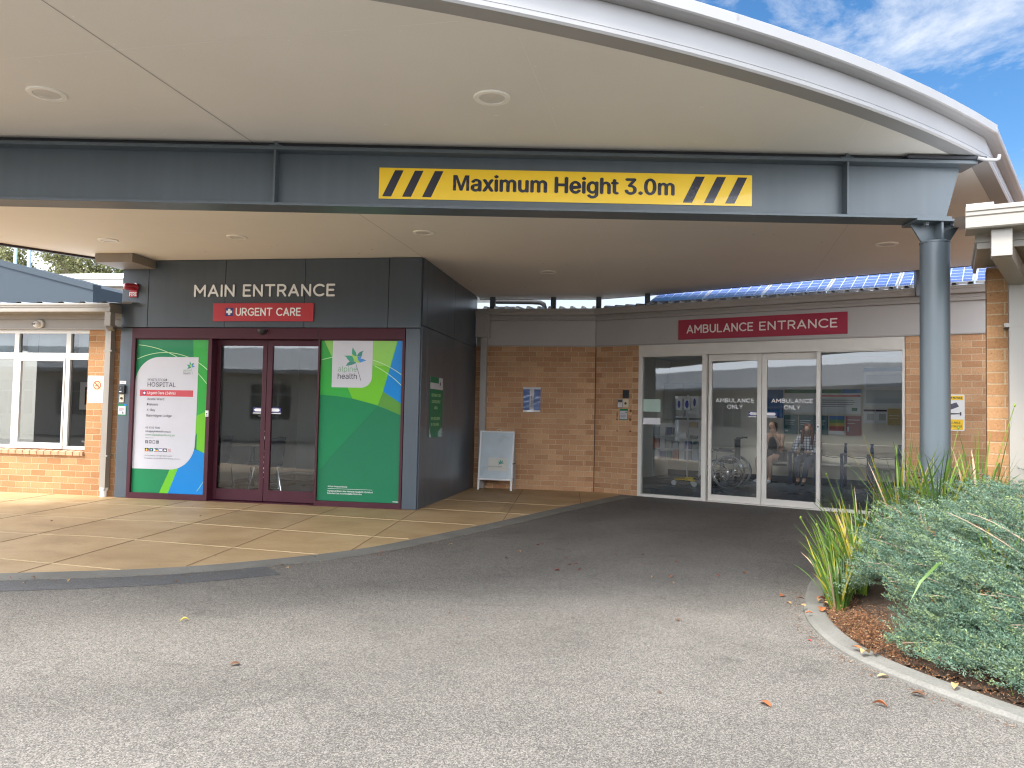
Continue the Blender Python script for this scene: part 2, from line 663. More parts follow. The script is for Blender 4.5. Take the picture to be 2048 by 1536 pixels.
M['sill_brick'] = pbr('salmon sill brick', (0.50, 0.27, 0.165), 0.85, var=0.2, scale=6, bump=0.5, bscale=70, fine=0.15)
M['joint_caulk'] = pbr('brick joint filler', (0.12, 0.06, 0.035), 0.8)
M['clad'] = pbr('slate grey cladding', (0.066, 0.086, 0.108), 0.33, var=0.06, scale=1.2, bump=0.02, bscale=12, spec=0.5)
M['clad_gap'] = pbr('black joint backing', (0.012, 0.013, 0.015), 0.8)
M['steel'] = pbr('slate painted steel', (0.083, 0.104, 0.120), 0.38, var=0.07, scale=2, bump=0.05, bscale=30)
def streaks(m, amt=.10, sc=(5.0, 5.0, .25)):
    t = m.node_tree
    p = next(n for n in t.nodes if n.type == 'BSDF_PRINCIPLED')
    src = p.inputs['Base Color'].links[0].from_socket
    c = t.nodes.new('ShaderNodeTexCoord')
    mp_ = t.nodes.new('ShaderNodeMapping')
    mp_.inputs['Scale'].default_value = sc
    n = t.nodes.new('ShaderNodeTexNoise')
    n.inputs['Scale'].default_value = 2.5
    n.inputs['Detail'].default_value = 5
    r = t.nodes.new('ShaderNodeMapRange')
    r.inputs[1].default_value = .35
    r.inputs[2].default_value = .70
    r.inputs[3].default_value = 1 - amt
    r.inputs[4].default_value = 1 + amt
    v = t.nodes.new('ShaderNodeVectorMath')
    v.operation = 'SCALE'
    t.links.new(c.outputs['Object'], mp_.inputs[0])
    t.links.new(mp_.outputs[0], n.inputs['Vector'])
    t.links.new(n.outputs['Fac'], r.inputs[0])
    t.links.new(src, v.inputs[0])
    t.links.new(r.outputs[0], v.inputs['Scale'])
    t.links.new(v.outputs[0], p.inputs['Base Color'])
streaks(M['steel'], .045)
streaks(M['clad'], .04)
M['steel_dark'] = pbr('dark sealing strip', (0.02, 0.022, 0.028), 0.6)
M['maroon'] = pbr('maroon powder coat', (0.062, 0.012, 0.023), 0.45, spec=0.3, var=0.12, scale=3, bump=0.03, bscale=30)
M['soffit'] = pbr('cream soffit sheet', (0.76, 0.73, 0.675), 0.7, var=0.035, scale=0.8, fine=0.02)
M['fascia'] = pbr('pale grey fascia', (0.295, 0.292, 0.295), 0.4, var=0.04, scale=2)
M['fascia_grey'] = pbr('grey fascia trim', (0.33, 0.325, 0.325), 0.45, var=0.05, scale=2)
M['dark_trim'] = pbr('dark brown edge trim', (0.03, 0.018, 0.022), 0.5)
M['taupe'] = pbr('taupe painted board', (0.235, 0.205, 0.175), 0.55, var=0.06)
M['panel_grey'] = pbr('warm grey fascia panel', (0.45, 0.43, 0.42), 0.55, var=0.06, scale=1.5)
M['gutter_grey'] = pbr('warm grey gutter metal', (0.36, 0.335, 0.315), 0.4, var=0.06)
M['beige'] = pbr('beige painted metal', (0.250, 0.228, 0.198), 0.4, var=0.06, scale=2)
M['beige_d'] = pbr('beige downpipe', (0.265, 0.245, 0.218), 0.42, var=0.08, scale=2)
M['silver'] = pbr('satin cream aluminium', (0.70, 0.67, 0.62), 0.38, metal=0.0, var=0.06)
M['win_white'] = pbr('white window frame', (0.56, 0.555, 0.54), 0.35, var=0.03)
M['white'] = pbr('white paint', (0.78, 0.78, 0.78), 0.5, var=0.03)
M['white_gloss'] = pbr('white acrylic', (0.76, 0.76, 0.80), 0.3, var=0.02, coat=0.25)
M['cream'] = pbr('cream plastic', (0.62, 0.55, 0.40), 0.4, var=0.05)
M['letter'] = pbr('cream letters', (0.85, 0.88, 0.90), 0.5, var=0.04)
M['letter_w'] = pbr('white letters', (0.86, 0.86, 0.88), 0.5, var=0.02)
M['letter_pink'] = pbr('pale letters', (0.80, 0.72, 0.70), 0.5, var=0.03)
M['black'] = pbr('black plastic', (0.016, 0.017, 0.02), 0.35, var=0.1)
M['rubber'] = pbr('black rubber', (0.03, 0.03, 0.033), 0.75)
M['dark_text'] = pbr('charcoal print', (0.05, 0.05, 0.07), 0.6)
M['grey_text'] = pbr('grey print', (0.13, 0.13, 0.155), 0.6)
M['red'] = pbr('red sign face', (0.47, 0.032, 0.05), 0.45, var=0.04, coat=0.1)
M['red_dk'] = pbr('crimson sign face', (0.36, 0.022, 0.058), 0.45, var=0.04)
M['red_film'] = pbr('red print', (0.50, 0.045, 0.065), 0.5, coat=0.25)
M['navy'] = pbr('navy print', (0.025, 0.035, 0.21), 0.5)
M['yellow'] = pbr('yellow sign face', (0.92, 0.60, 0.012), 0.35, var=0.03, bump=0.05, bscale=14, coat=0.3)
M['stripe'] = pbr('black stripe print', (0.012, 0.014, 0.03), 0.28, coat=0.2, bump=0.05, bscale=14)
M['lens_red'] = pbr('red beacon lens', (0.38, 0.008, 0.03), 0.12, coat=0.6)
G = {}
G['dk'] = pbr('deep green film', (0.006, 0.2, 0.075), 0.5, var=0.05, scale=1.5, coat=0.10, spec=0.25)
G['dk2'] = pbr('bottle green film', (0.008, 0.165, 0.075), 0.5, var=0.05, scale=1.5, coat=0.10, spec=0.25)
G['mid'] = pbr('mid green film', (0.03, 0.35, 0.05), 0.5, var=0.05, scale=1.5, coat=0.10, spec=0.25)
G['lime'] = pbr('lime film', (0.14, 0.48, 0.02), 0.5, var=0.05, scale=1.5, coat=0.10, spec=0.25)
G['lime2'] = pbr('pale lime film', (0.24, 0.54, 0.09), 0.5, var=0.05, scale=1.5, coat=0.10, spec=0.25)
G['olive'] = pbr('olive film', (0.09, 0.27, 0.04), 0.5, var=0.05, scale=1.5, coat=0.10, spec=0.25)
G['blue'] = pbr('sky blue film', (0.003, 0.21, 0.58), 0.5, var=0.04, scale=1.5, coat=0.10, spec=0.25)
G['sheet'] = pbr('white film', (0.52, 0.525, 0.575), 0.45, var=0.03, coat=0.1)
G['line'] = pbr('pale green hairline', (0.40, 0.66, 0.33), 0.5)
G['tealleaf'] = pbr('teal leaf print', (0.03, 0.30, 0.19), 0.45)
G['teal2'] = pbr('dark teal leaf print', (0.035, 0.22, 0.17), 0.45)
G['limeleaf'] = pbr('lime leaf print', (0.32, 0.56, 0.12), 0.45)
G['blueleaf'] = pbr('blue leaf print', (0.05, 0.24, 0.60), 0.45)
G['greentext'] = pbr('green print', (0.16, 0.36, 0.20), 0.55)
M['glass'] = glass_mat('door glass', (0.84, 0.90, 0.92), 1.4)
M['glass_win'] = glass_mat('window glass', (0.62, 0.66, 0.66), 1.1)
M['chrome'] = pbr('polished metal', (0.72, 0.73, 0.75), 0.16, metal=1.0, var=0.02)
M['alu'] = pbr('brushed aluminium', (0.74, 0.74, 0.75), 0.33, metal=0.7, var=0.03)
M['int_wall'] = pbr('cream interior wall', (0.76, 0.70, 0.59), 0.7, var=0.04)
M['int_ceiling'] = pbr('white ceiling', (0.82, 0.82, 0.80), 0.8)
M['int_floor'] = pbr('slate vinyl floor', (0.10, 0.12, 0.15), 0.28, var=0.1, scale=1)
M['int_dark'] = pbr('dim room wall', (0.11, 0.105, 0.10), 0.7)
M['roof_pale'] = pbr('pale grey roofing', (0.46, 0.48, 0.50), 0.4, var=0.06)
M['parapet'] = pbr('blue grey cladding', (0.032, 0.042, 0.053), 0.65, spec=.2, var=0.05)
M['blind'] = pbr('grey roller blind', (0.48, 0.53, 0.56), 0.8)
M['bark'] = pbr('tree bark', (0.13, 0.10, 0.075), 0.9, var=0.35, scale=6, bump=0.8, bscale=25)
M['navy_frame'] = pbr('navy chair frame', (0.016, 0.026, 0.075), 0.4)
M['beige_vinyl'] = pbr('fawn vinyl', (0.42, 0.37, 0.31), 0.5)
M['skin'] = pbr('skin', (0.50, 0.29, 0.20), 0.5, var=0.08, scale=8)
M['hair_red'] = pbr('auburn hair', (0.115, 0.028, 0.014), 0.5, var=0.3, scale=30)
M['hair_dark'] = pbr('dark hair', (0.015, 0.012, 0.012), 0.45, var=0.3, scale=30)
M['denim'] = pbr('blue denim', (0.05, 0.065, 0.10), 0.85, var=0.2, scale=8)
M['darkcloth'] = pbr('black cloth', (0.02, 0.02, 0.027), 0.9)
M['yellow_plastic'] = pbr('yellow plastic', (0.72, 0.52, 0.03), 0.4)
M['wood'] = pbr('pale laminate', (0.50, 0.37, 0.22), 0.4, var=0.1)

# ------------------------------------------------------------------ geometry helpers
class MB:
    def __init__(s):
        s.v, s.f, s.m = [], [], []
        s.flat = []
    def add(s, vs, fs, m=0):
        b = len(s.v)
        s.v += [tuple(v) for v in vs]
        for f in fs:
            s.f.append(tuple(i + b for i in f))
            s.m.append(m)
        return s
    def box(s, x0, x1, y0, y1, z0, z1, m=0):
        return s.add([(x0, y0, z0), (x1, y0, z0), (x1, y1, z0), (x0, y1, z0), (x0, y0, z1), (x1, y0, z1), (x1, y1, z1), (x0, y1, z1)],
                     [(0, 3, 2, 1), (4, 5, 6, 7), (0, 1, 5, 4), (1, 2, 6, 5), (2, 3, 7, 6), (3, 0, 4, 7)], m)
    def bar(s, a, b, w, h, m=0, up=(0, 0, 1)):
        """rectangular bar from a to b, w across, h along up"""
        a, b = Vector(a), Vector(b)
        d = (b - a).normalized()
        u = Vector(up)
        r = d.cross(u)
        if r.length < 1e-4: r = d.cross(Vector((0, 1, 0)))
        r.normalize()
        u = r.cross(d).normalized()
        r *= w / 2
        u *= h / 2
        vs = [a - r - u, a + r - u, a + r + u, a - r + u, b - r - u, b + r - u, b + r + u, b - r + u]
        return s.add(vs, [(0, 1, 2, 3), (7, 6, 5, 4), (0, 4, 5, 1), (1, 5, 6, 2), (2, 6, 7, 3), (3, 7, 4, 0)], m)
    def plate(s, poly, y0, y1, m=0):
        """polygon in (x,z) given anticlockwise seen from -y, extruded from y0 (front) to y1"""
        n = len(poly)
        vs = [(p[0], y0, p[1]) for p in poly] + [(p[0], y1, p[1]) for p in poly]
        fs = [tuple(range(n)), tuple(range(2 * n - 1, n - 1, -1))] + [(i, i + n, (i + 1) % n + n, (i + 1) % n) for i in range(n)]
        return s.add(vs, fs, m)
    def slab(s, poly, z0, z1, m=0):
        """polygon in (x,y), anticlockwise from above, from z0 up to z1"""
        n = len(poly)
        vs = [(p[0], p[1], z0) for p in poly] + [(p[0], p[1], z1) for p in poly]
        fs = [tuple(range(n - 1, -1, -1)), tuple(range(n, 2 * n))] + [(i, (i + 1) % n, (i + 1) % n + n, i + n) for i in range(n)]
        return s.add(vs, fs, m)
    def tube(s, pts, r, n=10, m=0, closed=False):
        pts = [Vector(p) for p in pts]
        rr = r if isinstance(r, (list, tuple)) else [r] * len(pts)
        k = len(pts)
        rings = []
        prev = None
        for i, p in enumerate(pts):
            a = pts[(i - 1) % k] if (i or closed) else pts[i]
            b = pts[(i + 1) % k] if (i < k - 1 or closed) else pts[i]
            d = (b - a).normalized()
            if prev is None:
                u = d.cross(Vector((0, 0, 1)))
                if u.length < 1e-3: u = d.cross(Vector((0, 1, 0)))
            else:
                u = prev - d * prev.dot(d)
            u.normalize()
            prev = u
            w = d.cross(u)
            rings.append([p + (u * math.cos(2 * PI * j / n) + w * math.sin(2 * PI * j / n)) * rr[i] for j in range(n)])
        vs = [v for q in rings for v in q]
        fs = []
        for i in range(k if closed else k - 1):
            for j in range(n):
                a, b = i * n, ((i + 1) % k) * n
                fs.append((a + j, a + (j + 1) % n, b + (j + 1) % n, b + j))
        if not closed:
            fs.append(tuple(range(n - 1, -1, -1)))
            fs.append(tuple(range((k - 1) * n, k * n)))
        return s.add(vs, fs, m)
    def lathe(s, prof, n=24, o=(0, 0, 0), ax='z', m=0):
        """profile of (radius, height) turned about an axis through o"""
        vs, fs = [], []
        for (r, h) in prof:
            for j in range(n):
                c, q = r * math.cos(2 * PI * j / n), r * math.sin(2 * PI * j / n)
                p = (c, q, h) if ax == 'z' else ((c, h, q) if ax == 'y' else (h, c, q))
                vs.append((o[0] + p[0], o[1] + p[1], o[2] + p[2]))
        for i in range(len(prof) - 1):
            for j in range(n):
                fs.append((i * n + j, i * n + (j + 1) % n, (i + 1) * n + (j + 1) % n, (i + 1) * n + j))
        if prof[0][0] > 1e-6: fs.append(tuple(range(n - 1, -1, -1)))
        if prof[-1][0] > 1e-6: fs.append(tuple(range((len(prof) - 1) * n, len(prof) * n)))
        return s.add(vs, fs, m)
    def sweep(s, path, prof, m=0, normals=None):
        """profile (outward, z) carried along an open (x,y) path; outward normals given per point"""
        k = len(prof)
        vs = []
        for (p, nn) in zip(path, normals):
            for (o, z) in prof: vs.append((p[0] + nn[0] * o, p[1] + nn[1] * o, z))
        fs = []
        for i in range(len(path) - 1):
            for j in range(k):
                fs.append((i * k + j, i * k + (j + 1) % k, (i + 1) * k + (j + 1) % k, (i + 1) * k + j))
        fs.append(tuple(range(k)))
        fs.append(tuple(range((len(path) - 1) * k, len(path) * k))[::-1])
        return s.add(vs, fs, m)
    def xform(s, mat):
        s.v = [tuple(mat @ Vector(v)) for v in s.v]
        return s
    def build(s, name, mats, parent=None, smooth=False, bev=0.0, fix=True, loc=None):
        me = bpy.data.meshes.new(name)
        me.from_pydata(s.v, [], s.f)
        for m in (mats if isinstance(mats, (list, tuple)) else [mats]): me.materials.append(m)
        me.polygons.foreach_set('material_index', s.m)
        if fix:
            bm = bmesh.new()
            bm.from_mesh(me)
            bmesh.ops.recalc_face_normals(bm, faces=bm.faces)
            bm.to_mesh(me)
            bm.free()
        if smooth:
            me.polygons.foreach_set('use_smooth', [True] * len(me.polygons))
            try: me.set_sharp_from_angle(angle=R(35))
            except Exception: pass
        me.update()
        o = bpy.data.objects.new(name, me)
        COL.objects.link(o)
        if parent: o.parent = parent
        if loc: o.location = loc
        if bev:
            b = o.modifiers.new('bevel', 'BEVEL')
            b.width = bev
            b.segments = 2
            b.limit_method = 'ANGLE'
            b.angle_limit = R(40)
            b.harden_normals = False
        return o

def thing(name, label, cat, loc=(0, 0, 0), rz=0.0, group=None):
    o = bpy.data.objects.new(name, None)
    o.empty_display_size = 0.2
    COL.objects.link(o)
    o.location = loc
    o.rotation_euler = (0, 0, rz)
    o['label'] = label
    o['category'] = cat
    if group: o['group'] = group
    return o
def tag(o, label, cat, group=None):
    o['label'] = label
    o['category'] = cat
    if group: o['group'] = group
    return o
def kind(o, k):
    o['kind'] = k
    return o
def dup(root, loc=None, rz=None, label=None):
    r = root.copy()
    COL.objects.link(r)
    if loc is not None: r.location = loc
    if rz is not None: r.rotation_euler = (0, 0, rz)
    if label: r['label'] = label
    for ch in list(root.children):
        c = ch.copy()
        COL.objects.link(c)
        c.parent = r
        for g in list(ch.children):
            d = g.copy()
            COL.objects.link(d)
            d.parent = c
    return r

# ---- lettering
FONT = None
try:
    import os
    _p = os.path.join(bpy.utils.resource_path('LOCAL'), 'datafiles', 'fonts', 'Inter.woff2')
    if os.path.exists(_p): FONT = bpy.data.fonts.load(_p)
except Exception:
    FONT = None
_cap = {}
def _textmesh(body, off, plain=False):
    c = bpy.data.curves.new('lettering', 'FONT')
    c.body = body
    c.resolution_u = 2
    c.offset = off
    if FONT and not plain: c.font = FONT
    o = bpy.data.objects.new('lettering', c)
    me = o.to_mesh()
    vs = [(v.co.x, v.co.y) for v in me.vertices]
    fs = [tuple(p.vertices) for p in me.polygons]
    o.to_mesh_clear()
    bpy.data.objects.remove(o)
    bpy.data.curves.remove(c)
    return vs, fs
def put_text(mb, body, x, z, cap, width=None, y=0.0, m=0, bold=0.0, align='l', plain=False):
    """flat lettering in the (x,z) plane facing -y, baseline z, capital height cap, optionally squeezed to width"""
    hk = 'p' if plain else 'h'
    if hk not in _cap:
        hv, _ = _textmesh('H', 0, plain)
        _cap[hk] = max(v[1] for v in hv) - min(v[1] for v in hv)
    vs, fs = _textmesh(body, 0, plain)
    if not vs: return
    k = cap / _cap[hk]
    x0, x1 = min(v[0] for v in vs), max(v[0] for v in vs)
    kx = width / (x1 - x0) if width else k
    sh = {'l': 0.0, 'c': -(x1 - x0) * kx / 2, 'r': -(x1 - x0) * kx}[align]
    # heavier weights: the same outline laid again a hair to each side, each on its own film
    w_ = bold * cap * 1.6
    offs = [(0, 0)] if not bold else [(0, 0), (-w_, 0), (w_, 0), (0, w_ * .6), (0, -w_ * .6)]
    for li, (dx, dz) in enumerate(offs):
        b = len(mb.v)
        mb.v += [(x + sh + dx + (vx - x0) * kx, y - .0002 * li, z + dz + vz * k) for vx, vz in vs]
        for f in fs:
            q = tuple(i + b for i in f)
            a, c, d = (Vector(mb.v[q[0]]), Vector(mb.v[q[1]]), Vector(mb.v[q[2]]))
            if (c - a).cross(d - a).y > 0: q = q[::-1]
            mb.f.append(q)
            mb.m.append(m)
def arc(cx, cz, rx, rz, a0, a1, n=10):
    return [(cx + rx * math.cos(R(a0 + (a1 - a0) * i / n)), cz + rz * math.sin(R(a0 + (a1 - a0) * i / n))) for i in range(n + 1)]
GL = {   # rounded sign-writer's capitals: strokes in a box one unit high
    'A': ([[(0, 0), (.37, 1)], [(.37, 1), (.74, 0)], [(.14, .30), (.60, .30)]], .74),
    'M': ([[(0, 0), (0, 1)], [(0, 1), (.41, .34)], [(.41, .34), (.82, 1)], [(.82, 1), (.82, 0)]], .82),
    'I': ([[(0, 0), (0, 1)]], 0),
    'N': ([[(0, 0), (0, 1)], [(0, 1), (.66, 0)], [(.66, 0), (.66, 1)]], .66),
    'E': ([[(0, 0), (0, 1)], [(0, 1), (.54, 1)], [(0, .52), (.47, .52)], [(0, 0), (.54, 0)]], .54),
    'T': ([[(0, 1), (.70, 1)], [(.35, 1), (.35, 0)]], .70),
    'R': ([[(0, 0), (0, 1)], [(0, 1)] + arc(.33, .73, .27, .27, 90, -90) + [(0, .46)], [(.33, .46), (.60, 0)]], .60),
    'C': ([arc(.46, .5, .46, .5, 48, 312, 18)], .76),
    'U': ([[(0, 1)] + arc(.32, .33, .32, .33, 180, 360, 12) + [(.64, 1)]], .64),
    'G': ([arc(.46, .5, .46, .5, 48, 318, 18), [(.80, .16), (.80, .46)], [(.80, .46), (.50, .46)]], .80),
    'B': ([[(0, 0), (0, 1)], [(0, 1)] + arc(.32, .765, .235, .235, 90, -90) + [(0, .53)], [(0, .53)] + arc(.34, .265, .265, .265, 90, -90) + [(0, 0)]], .605),
    'L': ([[(0, 0), (0, 1)], [(0, 0), (.52, 0)]], .52),
    'O': ([arc(.48, .5, .48, .5, 0, 354, 26)], .96),
    'Y': ([[(0, 1), (.34, .46)], [(.68, 1), (.34, .46)], [(.34, .46), (.34, 0)]], .68),
}
def stroke_text(mb, body, x0, x1, z0, z1, y, m=0, w=0.15, gap=0.26, space=0.42, thick=0.004):
    """rounded capitals between x0..x1 and z0..z1 in front of the plane y"""
    H = (z1 - z0)
    adv = 0
    pos = []
    for ch in body:
        if ch == ' ':
            adv += space
            continue
        pos.append((ch, adv))
        adv += GL[ch][1] + gap
    adv -= gap
    sz = H / (1 + w)
    kx = (x1 - x0 - w * sz) / adv
    hw = w * sz / 2
    k = 0
    for ch, a in pos:
        for st in GL[ch][0]:
            pts = [Vector((x0 + hw + (a + px) * kx, z0 + hw + pz * sz)) for px, pz in st]
            left, right = [], []
            for i, p in enumerate(pts):
                d = (pts[min(i + 1, len(pts) - 1)] - pts[max(i - 1, 0)]).normalized()
                nn = Vector((-d.y, d.x)) * hw
                left.append(p + nn)
                right.append(p - nn)
            def cap(p, d):
                a0 = math.atan2(d.y, d.x)
                return [p + Vector((math.cos(a0 + t), math.sin(a0 + t))) * hw for t in [PI / 2 - PI * j / 6 for j in range(1, 6)]]
            dE = (pts[-1] - pts[-2]).normalized()
            dS = (pts[0] - pts[1]).normalized()
            poly = left + cap(pts[-1], dE) + right[::-1] + cap(pts[0], dS)
            lay = 0.0004 * (k % 4)
            k += 1
            mb.plate([(p.x, p.y) for p in poly][::-1], y - thick - lay, y, m)

def logo(mb, ox, oz, k, y, mats):
    """five-petalled flower emblem; mats = slots (teal, dark teal, lime, blue, stem)"""
    def P(pts): return [(ox + px * k, oz - pz * k) for px, pz in pts]
    L_ = [(0, [(757, 260), (742, 335), (740, 370), (742, 415), (800, 457), (852, 470), (848, 430), (830, 375), (785, 320)]),
          (1, [(1018, 345), (950, 362), (910, 382), (875, 422), (860, 470), (965, 472), (975, 430), (985, 380)]),
          (0, [(550, 460), (600, 478), (640, 530), (690, 582), (797, 576), (775, 510), (740, 465), (690, 452), (620, 455)]),
          (1, [(605, 682), (720, 668), (800, 640), (846, 602), (790, 579), (700, 582), (650, 612)]),
          (2, [(742, 415), (740, 465), (775, 510), (800, 577), (880, 615), (940, 609), (900, 570), (868, 478), (852, 470), (800, 457)]),
          (3, [(868, 478), (890, 555), (940, 609), (1010, 582), (1078, 562), (1010, 527), (945, 518), (965, 472)])]
    for i, (s_, p) in enumerate(L_): mb.plate(P(p), y - 0.0006 - 0.0001 * i, y, mats[s_])
    mb.plate(P([(828, 622), (838, 622), (972, 1005), (960, 1005)][::-1]), y - 0.0006, y, mats[4])

def rect(x0, x1, z0, z1): return [(x0, z0), (x1, z0), (x1, z1), (x0, z1)]
def corner(cx, cz, r, a0, a1, n=12): return arc(cx, cz, r, r, a0, a1, n)
def spline(pts, n=8):
    """Catmull-Rom through (x,y) points"""
    P = [Vector(p) for p in pts]
    P = [P[0] * 2 - P[1]] + P + [P[-1] * 2 - P[-2]]
    out = []
    for i in range(1, len(P) - 2):
        for j in range(n):
            t = j / n
            a, b, c, d = P[i - 1:i + 3]
            out.append(0.5 * ((2 * b) + (c - a) * t + (2 * a - 5 * b + 4 * c - d) * t * t + (3 * b - a - 3 * c + d) * t ** 3))
    out.append(P[-2])
    return out
def side_normals(path, sgn=1):
    o = []
    for i in range(len(path)):
        d = (Vector(path[min(i + 1, len(path) - 1)]) - Vector(path[max(i - 1, 0)])).normalized()
        o.append(Vector((d.y, -d.x)) * sgn)
    return o

# ================================================================== THE GROUND
g = MB()
g.add([(-90, -90, 0), (90, -90, 0), (90, 90, 0), (-90, 90, 0)], [(0, 1, 2, 3)])
kind(g.build('asphalt_driveway', M['asphalt'], fix=False), 'structure')

KIN = [(-9.0, -7.3), (-6.0, -6.55), (-3.6, -5.55), (-1.86, -4.75), (-0.92, -4.30), (-0.34, -3.84), (0.28, -3.10), (0.67, -2.28), (1.25, -0.75), (1.81, 0.86), (2.60, 2.97)]
kin = spline(KIN, 8)
nk = side_normals(kin)                                   # towards the driveway
kout = [p + q * 0.20 for p, q in zip(kin, nk)]
pv = [(p.x, p.y) for p in kin]
g = MB()
g.slab(pv + [(2.60, 3.45), (-30, 3.45), (-30, -9.5)], -0.2, 0.012)
kind(g.build('paved_forecourt', M['paving']), 'structure')
# control joints: dark saw cuts running in, pale worn edges running across
def inside(x, y):
    for i in range(len(kin) - 1):
        a, b = kin[i], kin[i + 1]
        if min(a.y, b.y) <= y <= max(a.y, b.y):
            return x < a.x + (b.x - a.x) * (y - a.y) / (b.y - a.y + 1e-9) - 0.02
    return x < 2.55 if y > kin[-1].y else False
g = MB()
for j in range(-9, 3):
    xa = j * 1.085 + 0.01
    ys = [y for y in np.arange(-7.4, 3.38, 0.05) if inside(xa - 0.10 * y * 0.9, y) and not (-4.41 < xa - 0.09 * y < -0.0 and y > -0.01) and not (xa - 0.09 * y <= -4.41 and y > 0.08)]
    if not ys: continue
    a, b = min(ys), max(ys)
    if j == 1: a, b = -0.95, 3.38
    pts = [(xa - 0.09 * t + (0.12 if j == 1 else 0), t) for t in np.linspace(a, b, 6)]
    nn = [(1, 0)] * 6
    g.sweep(pts, [(-0.005, 0.0125), (0.005, 0.0125), (0.005, 0.0150), (-0.005, 0.0150)], 0, nn)
for y0, sl in ((-4.25, -0.12), (-3.07, -0.12), (-1.95, -0.13), (-0.74, -0.125), (0.45, -0.12), (1.6, -0.12)):
    xs = [x for x in np.arange(-14, 2.5, 0.05) if inside(x, y0 + sl * (x + 2.0) * (1 if x > -2.6 else 0.1)) and not (x < 0.0 and y0 > -0.1)]
    if not xs: continue
    pts = [(x, y0 + sl * (x + 2.0) * (1 if x > -2.6 else 0.1)) for x in np.linspace(xs[0], xs[-1], 40)]
    g.sweep(pts, [(-0.009, 0.0125), (0.009, 0.0125), (0.009, 0.0160), (-0.009, 0.0160)], 1, [(0, 1)] * 40)
kind(g.build('paving_joints', [M['joint_dark'], M['joint_pale']]), 'structure')
g = MB()
g.sweep([(p.x, p.y) for p in kin], [(0.0, -0.1), (0.2, -0.1), (0.2, 0.006), (0.0, 0.020)], 0, nk)
kind(g.build('forecourt_kerb', M['kerb']), 'structure')
# asphalt patch laid beside the kerb
pp = [p for p in kin if -9 < p.x < -0.2]
nn = side_normals(pp)
g = MB()
g.sweep([(p.x, p.y) for p in pp], [(0.202, 0.001), (0.55, 0.001), (0.55, 0.0045), (0.202, 0.0045)], 0, nn)
kind(g.build('asphalt_patch', M['asphalt_new']), 'structure')

# ================================================================== ENTRANCE BLOCK
H = 3.368
portal = thing('entrance_block', 'slate grey clad entrance block with maroon framed sliding doors', 'building')
PL = -4.41
# panels of the front
def panel(x0, x1, z0, z1, name='cladding_panel'):
    b = MB().box(x0 + .004, x1 - .004, -.012, .02, z0 + .004, z1 - .004)
    b.build(name, M['clad'], portal, bev=.0015)
xs = [PL, -4.0, -2.825, -1.65, -.458, 0.0]
for a, b in zip(xs[:-1], xs[1:]): panel(a, b, 2.416, H - .004)
panel(PL, -4.222, 0.014, 2.412)
panel(-.206, 0.0, 0.014, 2.412)
ys = [0.024, .235, 1.80, 3.25, 3.44]
for a, b in zip(ys[:-1], ys[1:]):
    MB().box(-.02, .012, a + .003, b - .003, 2.46, H - .004).build('cladding_panel', M['clad'], portal, bev=.0015)
ys = [0.024, .29, 1.74, 3.44]
for a, b in zip(ys[:-1], ys[1:]):
    MB().box(-.02, .012, a + .003, b - .003, .014, 2.452).build('cladding_panel', M['clad'], portal, bev=.0015)
g = MB()
g.box(PL + .01, -.022, .0215, .06, 2.41, H + .2)
g.box(PL + .01, -4.23, .0215, .06, .0, 2.41)
g.box(-.20, -.022, .0215, .06, .0, 2.41)
g.box(-.06, -.0215, .061, 3.44, .0, H + .2)
g.box(PL + .005, PL + .05, .061, 3.44, .0, H - .003)
g.build('backing_frame', M['clad_gap'], portal)
g = MB()                                                  # rivets along the narrow strips
for x in (-4.395, -4.24, -.19, -.018):
    for z in np.arange(.12, 2.4, .29):
        g.lathe([(.0045, -.0145), (.0045, -.0115)], 8, (x, 0, z), 'y')
for z in np.arange(.12, 2.4, .29):
    for y in (.05, .27, 1.72, 1.76): g.lathe([(.0045, .0115), (.0045, .0145)], 8, (0, y, z), 'x')
for z in np.arange(2.55, 3.3, .29):
    for y in (.21, .26, 1.78, 1.82): g.lathe([(.0045, .0115), (.0045, .0145)], 8, (0, y, z), 'x')
g.build('rivets', M['steel'], portal)
# maroon frame
g = MB()
g.box(-4.220, -.210, -.022, .17, 2.262, 2.408)             # header
g.box(-4.220, -4.168, -.018, .17, .014, 2.262)
g.box(-3.050, -2.992, -.018, .19, .014, 2.262)
g.box(-1.428, -1.402, -.018, .19, .014, 2.262)
g.box(-.246, -.210, -.018, .17, .014, 2.262)
g.box(-4.168, -3.050, -.018, .17, .014, .095)              # sills
g.box(-1.402, -.246, -.018, .17, .014, .085)
g.box(-4.168, -3.050, .0, .10, 2.245, 2.262)
g.box(-1.402, -.246, .0, .10, 2.245, 2.262)
g.box(-2.992, -1.428, -.012, .20, .0125, .022)             # threshold
g.build('door_surround', M['maroon'], portal, bev=.002)
MB().box(-1.4305, -1.427, -.0235, -.0222, 2.265, 2.405).build('header_joint', M['clad_gap'], portal)
